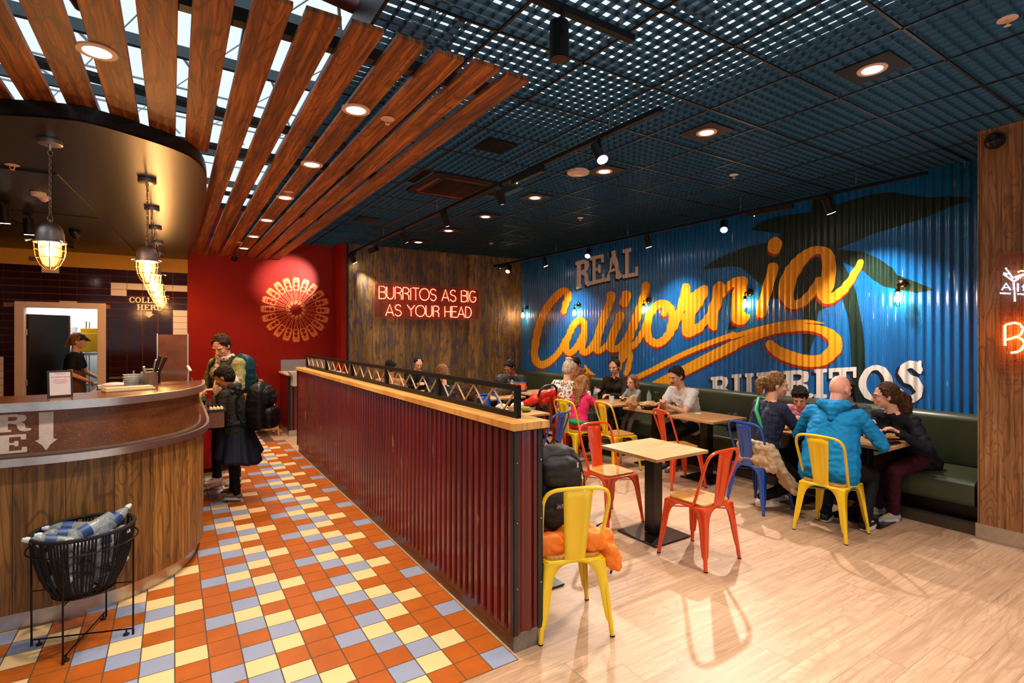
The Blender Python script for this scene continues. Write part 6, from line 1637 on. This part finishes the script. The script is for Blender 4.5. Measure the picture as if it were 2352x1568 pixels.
    # legs
    feet = feet or ({1: (.10, .44, .06), -1: (-.10, .40, .06)} if sit else {1: (.09, .0, .06), -1: (-.09, .03, .06)})
    F = MB(); ft = {}
    for sx in (-1, 1):
        hip = pel+rt*sx*.085-up*.0; tgt = V3(*feet[sx])
        kn, an = ik(hip, tgt, .43, .41, V3(sx*spread*1.5, 1, .35 if sit else 0))
        B.cap(hip, kn, .066, .048); B.cap(kn, an, .048, .034)
        Pn.cap(hip, kn, .088*(.5+.5*k), .066); Pn.cap(kn, an+V3(0, 0, .03), .064, .05); Pn.cap(pel+rt*sx*.05, hip, .115*k, .10*k)
        f2 = V3((kn-hip).x*.3+sx*.02, (kn-hip).y if sit else .3, 0).normalized()
        B.cap(an, an+f2*.12-V3(0, 0, .02), .03, .022); ft[sx] = (an, f2)
        if sit: Pn.cap(pel, pel+up*.03, .088*k, .08*k)
        else: Pn.cap(pel, waist-up*.05, .11*k, .10*k)
    S_ = Matrix.Scale(s, 4)
    for m_ in (B, T_, Pn): m_.xf(S_)
    vx = .0072
    fuse(B, 'body', M_skin[skin], R, vx, 2)
    fuse(T_, 'top', top, R, .0095, 5, .014*min(1, s), 11)
    if legs: fuse(Pn, 'trousers', pants, R, .0105, 5, .012, 9)
    if hood:
        hb = MB(); c = nb-fw*.055+up*.025
        hb.cap(c-rt*.09+up*.01, c-up*.06, .045, .05); hb.cap(c+rt*.09+up*.01, c-up*.06, .045, .05); hb.cap(c-rt*.09, c+rt*.09, .045); hb.cap(c+rt*.1, nb+rt*.07+fw*.06, .036, .022); hb.cap(c-rt*.1, nb-rt*.07+fw*.06, .036, .022); hb.cap(c-up*.05, c-up*.12-fw*.02, .07, .03)
        hb.xf(S_); fuse(hb, 'hood', top, R, .009, 5, .015, 14)
    if shoe and legs:
        for sx in (-1, 1):
            an, f2 = ft[sx]; sd = f2.cross(V3(0, 0, 1)); zb = an.z-.055
            mb = MB(); mb.cap(an-f2*.03+V3(0, 0, -.02), an+f2*.04-V3(0, 0, .025), .04, .038); mb.cap(an+f2*.04-V3(0, 0, .028), an+f2*.14-V3(0, 0, .035), .038, .03); mb.cap(an+V3(0, 0, .01), an-f2*.02-V3(0, 0, .02), .038, .04)
            mb.xf(S_); o = fuse(mb, 'shoe', shoe[0], R, .007, 3)
            P = []
            for i in range(24):
                a = 2*PI*i/24; x_, y_ = math.cos(a), math.sin(a); P.append(an+f2*(.055+.118*x_)+sd*(.043*y_*(1-.12*x_)))
            mb = MB(); mb.prism([(p.x, p.y) for p in P], zb, zb+.028); mb.xf(S_); mb.build('shoe_sole', shoe[1], o, smooth=True)
            mb = MB()
            for q in (.02, .045, .07): mb.cap(an+f2*(.02+q)+sd*.015+V3(0, 0, .022-.3*q), an+f2*(.03+q)-sd*.015+V3(0, 0, .022-.3*q), .0035)
            mb.xf(S_); mb.build('laces', shoe[1] if len(shoe) < 3 else shoe[2], o, smooth=True)
    # face
    for sx in (-1, 1):
        mb = MB(); mb.ell(H(sx*.031, .074, .008), (.0135*hs, .011*hs, .0085*hs), Rh, 12, 8); mb.xf(S_); e = mb.build('eye', M_eyew, R, smooth=True)
        mb = MB(); mb.ell(H(sx*.031, .0805, .006), (.0062*hs, .006*hs, .0062*hs), Rh, 10, 8); mb.xf(S_); mb.build('iris', M_eyed, e, smooth=True)
        mb = MB(); mb.cap(H(sx*.016, .092, .028), H(sx*.048, .078, .030), .0038*hs, .003*hs, 6); mb.cap(H(sx*.02, .0865, .0155), H(sx*.043, .0765, .0145), .0022*hs, .002*hs, 6); mb.xf(S_); mb.build('eyebrow', hair if hair else H_brown, R, smooth=True)
    mb = MB(); mb.cap(H(-.02, .091, -.058), H(0, .1005, -.054), .004*hs, .005*hs, 8); mb.cap(H(0, .1005, -.054), H(.02, .091, -.058), .005*hs, .004*hs, 8); mb.cap(H(-.012, .095, -.063), H(.012, .095, -.063), .005*hs, n=8); mb.xf(S_); mb.build('mouth', M_lip, R, smooth=True)
    # hair
    if style != 'bald' and hair:
        mb = MB(); e = {'short': .012, 'crop': .007}.get(style, .013)
        mb.ell(H(0, -.028, .035), ((.076+e)*hs, (.082+e)*hs, (.088+e)*hs), Rh, 20, 14); mb.ell(H(0, -.045, -.01), ((.068+e)*hs, (.06+e)*hs, (.07+e)*hs), Rh)
        mb.cap(H(-.045, .030, .084), H(.045, .030, .084), (.026 if style in ('short', 'kid', 'toddler') else .016)*hs)
        for sx in (-1, 1): mb.cap(H(sx*.066, .012, .07), H(sx*.073, .005, .01), .022*hs, .012*hs)
        rr = random.Random(hash(lab) % 999 if False else len(lab))
        if style in ('short', 'kid'):
            for i in range(12): mb.cap(H(rr.uniform(-.05, .05), rr.uniform(-.03, .04), .10), H(rr.uniform(-.05, .05), rr.uniform(.0, .07), .108), .018*hs, .010*hs)
        if style == 'kid':
            mb.cap(H(-.045, .064, .066), H(.045, .064, .066), .014*hs); mb.ell(H(0, -.03, .032), (.09*hs, .094*hs, .098*hs), Rh)
        if style in ('bun', 'messybun'):
            mb.ell(H(.0, -.06, .125), (.05*hs, .05*hs, .04*hs), Rh)
            for i in range(9): a = i*.7; mb.cap(H(.03*math.cos(a), -.06+.03*math.sin(a), .12), H(.055*math.cos(a+.5), -.06+.05*math.sin(a+.5), .15), .016, .008)
        if style == 'tiedback': mb.ell(H(0, -.11, -.0), (.03, .03, .035), Rh)
        if style in ('pony', 'longpony'):
            L = .16 if style == 'pony' else .34
            a = H(0, -.115, .03 if style == 'pony' else .0); mb.cap(H(0, -.09, .03), a, .03, .022)
            prev = a
            for i in range(5):
                q = a+V3(0, 0, 0)+(-fw*.05-V3(0, 0, L*(i+1)/5)*.9)+rt*.01*math.sin(i); q = a-fw*(.05+.008*i)-V3(0, 0, L*(i+1)/5)
                mb.cap(prev, q, (.04, .058, .066, .055, .035)[i]*(1 if L > .2 else .8), (.058, .066, .055, .035, .014)[i]*(1 if L > .2 else .8)); mb.cap(prev+rt*.02, q+rt*.03*math.sin(i*1.7), .025, .02); mb.cap(prev-rt*.02, q-rt*.03, .024, .014); prev = q
        if style == 'long':
            for i in range(9):
                x = -.07+.0175*i; mb.cap(H(x, -.06, .05), H(x*1.05, -.095, -.08), .034*hs, .032*hs); p = nb-fw*.10-up*.02+rt*x*.9; mb.cap(H(x*1.05, -.095, -.08), p-up*(.02+.03*rr.random()), .032*hs, .028); mb.cap(p-up*.02, p-up*(.14+.08*rr.random())-fw*.01, .028, .012)
        if style == 'toddler':
            mb.ell(H(0, -.03, .02), (.094*hs, .10*hs, .098*hs), Rh)
            for i in range(10): a = PI+PI*i/9; mb.cap(H(.08*math.cos(a), -.02+.08*math.sin(a), -.02), H(.095*math.cos(a), -.02+.1*math.sin(a), -.11), .025*hs, .012*hs)
        if style == 'cap': mb.cap(H(0, -.1, .02), H(0, -.15, -.12), .035, .015)
        if style == 'messy':
            for i in range(16): a = rr.uniform(PI, 2*PI); mb.cap(H(.07*math.cos(a), .07*math.sin(a), .02), H(.085*math.cos(a), .085*math.sin(a), -.09-.05*rr.random()), .02, .01)
        mb.xf(S_); fuse(mb, 'hair', hair, R, .006, 2, .013, 30)
    R['_'] = 0; del R['_']
    return R, H, dict(nb=nb, chest=chest, rt=rt, up=up, fw=fw, sh=sh, pel=pel, s=s)
def strip(pts, wd, th, m, name, par, s=1):   # flat strap following points
    mb = MB(); P = [Vector(p)*s for p in pts]
    for a, b in zip(P[:-1], P[1:]): mb.cap(a, b, th*s, n=6)
    mb2 = MB().tube(P, wd*s/2, 8); o = mb2.build(name, m, par, smooth=True); return o
C_navy = cloth('navy_knit', '#0c1630'); C_blackc = cloth('black_cloth', '#08080a'); C_darkjean = cloth('dark_denim', '#141a26'); C_char = cloth('charcoal_fleece', '#24221f')
W_sole = mat('white_sole', '#d0c8c0', .5); S_grey = mat('grey_trainer', '#5a5a58', .6); S_black = mat('black_trainer', '#121214', .5); S_white = mat('white_trainer', '#c8c2bc', .6); L_yel = mat('lime_accent', '#c8d830', .5)
def pick(px, py, z): p = at_z(px, py, z); return p
# 1 woman standing in sage green
R, H, J = person('woman in sage green sweater and scarf standing at the counter looking down at a phone', (.52, 6.72, 0), 222, 'light', cloth('sage_sweater', '#8c8a5a'), C_darkjean, H_dkbr, sit=False, lean=3, yaw=10, pitch=38, style='tiedback', s=1.0, bulk=.95, hands={1: (.10, .26, 1.10), -1: (-.10, .30, 1.12)}, shoe=(S_white, mat('pink_sole', '#c89a8a', .6)), feet={1: (.11, .05, .06), -1: (-.09, -.02, .06)})
mb = MB()
for i in range(10): a = 2*PI*i/10; b = 2*PI*(i+1)/10; n0 = J['nb']+V3(0, .02, .02); mb.cap(n0+V3(.075*math.cos(a), .07*math.sin(a), .012*math.sin(a*2)), n0+V3(.075*math.cos(b), .07*math.sin(b), .012*math.sin(b*2)), .03)
mb.cap(J['nb']+V3(.03, .08, 0), J['chest']+V3(.04, .13, -.02), .03, .025)
M_scarf = pattern_mat('patterned_scarf', hexc('#c9b8a4'), hexc('#5a2a28'), 38); fuse(mb, 'scarf', M_scarf, R, .007, 3, .01, 20)
backpack('teal_backpack', (.68, 6.88, 1.02), math.radians(132), cloth('teal_nylon', '#0f3a44', .55), 'dark teal backpack worn by the standing woman in green', .92, .01)
for sx in (-1, 1): MB().tube([J['sh'][sx]*1.0+V3(-sx*.06, -.07, .03), J['sh'][sx]+V3(-sx*.06, .03, .075), J['sh'][sx]+V3(-sx*.06, .115, -.02), J['chest']+V3(sx*.12, .12, -.12), J['pel']+V3(sx*.15, .02, .15)], .02, 8).build('shoulder_strap', M_bpk, R, smooth=True)
ph = MB().box((0, 0, 0), (.07, .145, .009)).build('phone', M_blackp, bevel=.003); ph.location = (.40, 6.44, 1.12); ph.rotation_euler = (.5, .1, .4); tag(ph, 'dark phone held by the standing woman', 'phone')
# 2 child with big backpack
R, H, J = person('child in charcoal hoodie with navy jacket round the waist, reaching into the bottle box', (.55, 6.10, 0), 148, 'tan', C_char, C_blackc, H_black, sit=False, s=.80, lean=9, yaw=5, pitch=30, style='kid', age='child', hood=True, bulk=1.12, hands={1: (.02, .40, 1.20), -1: (-.08, .24, 1.08)}, shoe=(S_grey, W_sole, L_yel), feet={1: (.09, .10, .06), -1: (-.08, -.04, .06)})
mb = MB(); nn, mm = 64, 12
for k in range(mm+1):
    t = k/mm
    for i in range(nn):
        a = 2*PI*i/nn; hem = .34+.10*math.sin(a-2.4)+.02*math.sin(3*a); z = .82-hem*t
        r_ = .135+.095*t**1.3+.016*t*math.sin(8*a+1.5*t)+.010*t*math.sin(13*a); mb.v.append((r_*1.02*math.cos(a), r_*.92*math.sin(a)-.02*t, z))
for k in range(mm):
    for i in range(nn): j = (i+1) % nn; mb.face((k*nn+i, k*nn+j, (k+1)*nn+j, (k+1)*nn+i))
mb.build('tied_jacket', cloth('navy_jacket', '#161a2a', .6), R, smooth=2, solid=.012)
mb = MB(); mb.tube([(.142*math.cos(2*PI*i/24), .13*math.sin(2*PI*i/24), .80+.01*math.sin(i)) for i in range(24)], .028, 8, closed=True); mb.build('tied_sleeves', cloth('navy_jacket', '#161a2a', .6), R, smooth=True)
backpack('child_backpack', (.765, 5.975, .72), math.radians(58), cloth('shiny_black_nylon', '#0b0d12', .42), 'large glossy black backpack on the child by the counter', 1.0, .01, None, False)
for sx in (-1, 1): MB().tube([v*.8 for v in (J['sh'][sx]+V3(-sx*.05, -.09, .02), J['sh'][sx]+V3(-sx*.05, .02, .08), J['sh'][sx]+V3(-sx*.05, .12, -.03), J['chest']+V3(sx*.12, .13, -.13), J['pel']+V3(sx*.14, .0, .15))], .018, 8).build('shoulder_strap', M_bpk, R, smooth=True)
o = crumple(.13, .10, .17, 17, .12).build('white_sweater', rib('cream_knit', '#c9b4a0', '#e2d3c4', 120), smooth=True); o.location = (.48, 6.42, 1.13); tag(o, 'cream knitted sweater held between the woman and the child', 'sweater')
# 3 kitchen worker
R, H, J = person('kitchen worker in black shirt, brown apron and grey cap seen through the doorway', (-1.33, 10.62, 0), -8, 'light', cloth('black_shirt', '#0a0a0c'), cloth('blue_jeans', '#1a3a5e'), H_light, sit=False, s=1.0, lean=4, yaw=0, pitch=12, style='cap', sleeve='short', hands={1: (.14, .22, 1.0), -1: (-.10, .30, 1.02)}, shoe=(S_black, S_black))
mb = MB(); mb.ell(H(0, -.012, .05), (.088, .10, .078)); mb.cap(H(-.04, .08, .05), H(.04, .08, .05), .014); mb.cap(H(-.03, .13, .04), H(.03, .13, .04), .008); mb.cap(H(0, .08, .05), H(0, .14, .038), .035, .012); fuse(mb, 'cap', cloth('grey_cap', '#2a2826'), R, .007, 3)
mb = MB(); mb.cap((-.09, .02, 1.08), (-.1, .03, .62), .125, .13); mb.cap((.09, .02, 1.08), (.1, .03, .62), .125, .13); mb.cap((0, .04, 1.1), (0, .05, .62), .12, .13); fuse(mb, 'apron', cloth('brown_apron', '#5e3a1c'), R, .01, 3, .008)
# kitchen shelving and yellow box seen behind
kr = thing('storage_rack', (-1.75, 12.1, 0), 0, 'wire storage rack with tubs in the kitchen', 'rack')
for x in (-.45, .45):
    for y in (-.2, .2): MB().cyl((x, y, 0), (x, y, 1.95), .012, n=10).build('post', M_steel, kr)
for z in (.3, .75, 1.2, 1.65): MB().bx(-.45, .45, -.2, .2, z, z+.015).build('shelf_board', M_steel, kr)
for i, (x, z, c, w_) in enumerate(((-.25, .765, '#c8ccc8', .26), (.2, .765, '#b8c0c0', .3), (-.2, 1.215, '#cfd0c8', .3), (.25, 1.215, '#a8b0a8', .2), (.1, 1.665, '#d0d4d4', .35))):
    o = MB().box((0, 0, .09), (w_, .3, .18), taper=1.1).build('storage_tub', mat('tub_%s' % 'abcde'[i], c, .4)); o.location = (-1.75+x, 12.1, z); tag(o, 'pale storage tub on the kitchen rack, %s' % ['left on the second shelf', 'right on the second shelf', 'left on the third shelf', 'right on the third shelf', 'alone on the top shelf'][i], 'tub')
o = MB().box((0, 0, .16), (.5, .35, .32)).box((0, 0, .36), (.4, .3, .08)).build('yellow_container', mat('yellow_tub', '#c89a10', .4), bevel=.01); o.location = (-1.12, 11.5, 1.42); tag(o, 'yellow container high up in the kitchen', 'container')
o = MB().bx(-1.5, -.3, 11.35, 11.7, 1.36, 1.4).bx(-1.5, -1.47, 11.4, 11.43, 0, 1.36).bx(-.6, -.57, 11.4, 11.43, 0, 1.36).bx(-1.5, -.3, 11.35, 11.7, .85, .88).build('steel_table', M_steel); tag(o, 'steel kitchen table with upper shelf behind the worker', 'table')
o = MB().prism([(-.6, 0), (.5, 0), (.35, .35), (-.45, .35)], 0, .5, fn=lambda a, b, c: (-.95+a, 11.3+c, 2.2+b)).build('extractor_hood', M_steel); tag(o, 'steel extractor hood in the kitchen', 'hood')
# 4..8 diners beyond the partition
person('dark haired man in black jumper looking down, against the reclaimed wood wall', (3.80, 9.22, 0), 262, 'light', cloth('black_jumper', '#0d0f16'), C_blackc, H_black, lean=12, pitch=34, style='crop', hands={1: (.06, .36, .82), -1: (-.06, .36, .82)})
person('man in tan top with his head down, behind the rope railing', (2.70, 7.6, 0), 60, 'tan', cloth('tan_top', '#a0704e'), C_darkjean, H_black, lean=14, pitch=20, style='crop', hands={1: (.12, .38, .82), -1: (-.12, .38, .82)})
person('person with short light hair leaning over the table by the rope railing', (2.92, 6.12, 0), 75, 'light', cloth('navy_top', '#10182c'), C_darkjean, H_light, lean=16, pitch=26, style='crop', s=1.0, hands={1: (.12, .38, .82), -1: (-.12, .38, .82)})
person('dark brown haired diner seen from behind just above the partition ledge', (2.10, 3.92, 0), 80, 'light', cloth('dark_grey_top', '#20242c'), C_darkjean, H_brown, lean=6, pitch=26, style='messy', s=.97, hands={1: (.12, .38, .82), -1: (-.12, .38, .82)})
person('black haired man in dark sweater with orange and blue stripes hunched in the corner', (5.2, 7.78, 0), 200, 'brown', stripes(), C_blackc, H_black, lean=26, pitch=36, style='short', s=1.0, bulk=1.05, hands={1: (.05, .42, .83), -1: (-.10, .40, .83)})
# 9 leopard woman
R, H, J = person('grey blonde woman in leopard print blouse seen from behind', (4.66, 5.88, 0), 25, 'light', leopard(), cloth('red_trousers', '#9a1020'), H_grey, lean=12, yaw=-20, pitch=18, style='messybun', bulk=1.12, hands={1: (.16, .50, .84), -1: (-.16, .42, .84)}, shoe=(S_black, W_sole))
mb = MB(); mb.tube([H(.085*math.cos(t), .0+.0*t, .03+.085*math.sin(t)) for t in [PI*i/14 for i in range(15)]], .006, 8); mb.build('hair_band', mat('pink_band', '#c05a5a', .5), R, smooth=True)
# 10 behind her
person('dark haired person in tan jacket on the bench behind the leopard print woman', (6.0, 7.1, 0), 200, 'light', cloth('tan_jacket', '#8a5a26'), C_darkjean, H_dkbr, lean=10, pitch=30, style='short', hood=True, hands={1: (.1, .38, .82), -1: (-.1, .38, .82)})
# 11 girl in pink
R, H, J = person('girl with long light brown hair in a pink hooded top seen from behind', (4.52, 5.38, 0), 8, 'light', cloth('pink_fleece', '#d8306a'), cloth('black_leggings', '#0d0d10'), H_light, s=.74, age='child', seat=.46, lean=8, yaw=10, pitch=14, style='long', hood=True, hands={1: (.22, .50, 1.02), -1: (-.1, .42, 1.04)}, feet={1: (.1, .32, .2), -1: (-.1, .30, .2)}, shoe=(S_black, S_black))
mb = MB()
for i in range(10): a = 2*PI*i/10; b = 2*PI*(i+1)/10; mb.cap((.11*math.cos(a), .10*math.sin(a), .555), (.11*math.cos(b), .10*math.sin(b), .555), .03)
mb.cap((-.05, 0, .55), (.05, 0, .55), .09); fuse(mb, 'green_hem', cloth('green_shirt_hem', '#0a8a5a'), R, .01, 3)
# 12 woman dark jacket
R, H, J = person('woman with dark hair in a bun and brown jacket facing the family table', (5.93, 6.08, 0), 195, 'light', cloth('dark_brown_jacket', '#241a14'), cloth('blue_denim', '#20304a'), H_dkbr, lean=10, yaw=8, pitch=18, style='bun', hands={1: (.10, .46, .86), -1: (-.12, .46, .80)})
mb = MB(); nb = J['nb']
for sx in (-1, 1): mb.cap(nb+V3(sx*.07, -.03, .02), nb+V3(sx*.05, .09, -.05), .022, .016)
fuse(mb, 'collar', cloth('jacket_collar', '#1c1410'), R, .008, 3)
# 13 toddler
person('toddler in grey sweatshirt reaching onto the family table', (5.70, 5.50, .0), 185, 'pink', cloth('grey_sweatshirt', '#8a8a8c'), cloth('grey_sweatpants', '#6e6a68'), H_light, s=.56, age='child', seat=.55, lean=10, yaw=0, pitch=8, style='toddler', hands={1: (.1, .45, 1.44), -1: (-.12, .50, 1.44)}, feet={1: (.1, .42, .45), -1: (-.1, .42, .45)})
# 14 man in white
R, H, J = person('man with dark hair and moustache in a white t-shirt looking at his phone', (5.72, 4.52, 0), 176, 'light', cloth('white_cotton', '#d5d2d6', .8), C_blackc, H_dkbr, lean=22, yaw=-4, pitch=24, style='short', sleeve='short', bulk=1.04, hands={1: (.02, .50, .86), -1: (-.05, .52, .83)}, shoe=(S_grey, S_grey), feet={1: (.1, .36, .06), -1: (-.12, .44, .06)})
mb = MB(); mb.cap(H(-.022, .094, -.046), H(.022, .094, -.046), .0055, n=8); mb.build('moustache', H_dkbr, R, smooth=True)
wr = V3(-.10, .42, .82); mb = MB().tube([wr+V3(.033*math.cos(t), .012*math.sin(t), .033*math.sin(t)) for t in [2*PI*i/16 for i in range(16)]], .008, 6, closed=True); mb.build('wrist_watch', M_blackp, R, smooth=True)
ph2 = ph.copy(); COL.objects.link(ph2); M_ = Matrix.Translation((5.72, 4.52, 0)) @ Matrix.Rotation(math.radians(86), 4, 'Z'); ph2.location = M_ @ V3(0, .58, .93); ph2.rotation_euler = (.9, 0, math.radians(86)); ph2['label'] = 'black phone held by the man in the white t-shirt'
# 15 navy woman
R, H, J = person('woman with dark blonde ponytail in navy sweater with a green bag strap', (4.90, 3.05, 0), -22, 'light', rib('navy_ribbed_knit', '#0b1430', '#121e40'), C_blackc, H_blonde, lean=14, yaw=-28, pitch=14, style='pony', bulk=1.02, hands={1: (.10, .46, .84), -1: (-.12, .44, .84)}, feet={1: (.10, -.05, .1), -1: (-.12, .3, .06)}, shoe=(S_white, W_sole, mat('orange_n', '#d8764a', .6)))
sh = J['sh']; c = J['chest']
MB().tube([sh[-1]+V3(.06, .06, .055), sh[-1]+V3(.04, -.03, .068), c+V3(-.03, -.112, .06), c+V3(.05, -.125, -.05), c+V3(.13, -.10, -.16)], .02, 8).build('bag_strap', mat('green_strap', '#1a8a5a', .6), R, smooth=True)
jk = thing('beige_jacket', (4.76, 3.02, .0), math.radians(-98), 'beige jacket hanging over the blue chair behind the woman in navy', 'jacket')
mb = MB(); mb.cap((-.15, .0, .62), (.16, 0, .62), .05); mb.cap((-.14, 0, .5), (.15, .0, .5), .055)
for i in range(7): x = -.15+.055*i; mb.cap((x, 0, .64), (x*1.1+.02, -.01, .48-.008*i), .045, .035)
for i in range(4): mb.cap((.14+.02*i, .02, .6), (.22+.035*i, .14, .28-.015*i), .04, .03)
mb.cap((.16, .1, .46), (.30, .2, .28), .05, .03); fuse(mb, 'jacket_body', cloth('beige_cotton', '#b39a7c'), jk, .01, 4, .02, 9)
# 16 blue hoodie man
R, H, J = person('bald man in bright blue hooded sweatshirt seen from behind', (4.84, 2.37, 0), 6, 'pink', cloth('bright_blue_fleece', '#0f7ab8'), cloth('black_tracksuit', '#0e1016'), None, lean=17, yaw=-16, pitch=16, style='bald', hood=True, bulk=1.32, s=1.03, hands={1: (.24, .42, .80), -1: (-.24, .42, .80)}, shoe=(S_black, W_sole, W_sole), feet={1: (.20, .22, .06), -1: (-.10, .20, .06)})
# 17 girl dark hoodie
R, H, J = person('young woman with long brown ponytail and glasses in a dark sweatshirt leaning over the table', (5.93, 2.10, 0), 158, 'light', cloth('ink_sweatshirt', '#0b0e18'), cloth('maroon_trousers', '#3a0d18'), H_brown, lean=34, yaw=-35, pitch=10, style='longpony', bulk=1.0, hands={1: (.05, .50, .86), -1: (-.25, .48, .84)}, shoe=(mat('pale_grey_trainer', '#9aa09e', .5), W_sole), feet={1: (.08, .36, .06), -1: (-.10, .38, .06)})
mb = MB()
for sx in (-1, 1): mb.tube([H(sx*.033+.019*math.cos(t), .098, .006+.016*math.sin(t)) for t in [2*PI*i/16 for i in range(16)]], .0022, 5, closed=True); mb.tube([H(sx*.052, .097, .01), H(sx*.078, .03, .012), H(sx*.08, -.02, .01)], .0018, 5)
mb.build('glasses', mat('dark_red_frame', '#3a1418', .3), R, smooth=True)
# 18 child in pink beside the navy woman
person('small child with black hair in pink patterned top between the two families', (5.82, 3.12, 0), 200, 'light', pattern_mat('pink_patterned_cloth', hexc('#d87a90'), hexc('#e8d8d8'), 30), C_darkjean, H_black, s=.66, age='child', seat=.55, lean=24, pitch=35, style='kid', hands={1: (.1, .42, 1.2), -1: (-.1, .45, 1.2)})
person('dark haired person on the bench behind the man in blue', (6.02, 2.72, 0), 190, 'light', cloth('grey_green_top', '#2a3030'), C_darkjean, H_dkbr, s=.93, lean=20, pitch=20, style='messy', hands={1: (-.10, .42, .95), -1: (-.2, .45, .95)})
for o in list(bpy.data.objects):
    if o.type == 'MESH' and o.parent is None and 'kind' not in o and 'category' not in o: print('UNTAGGED', o.name)
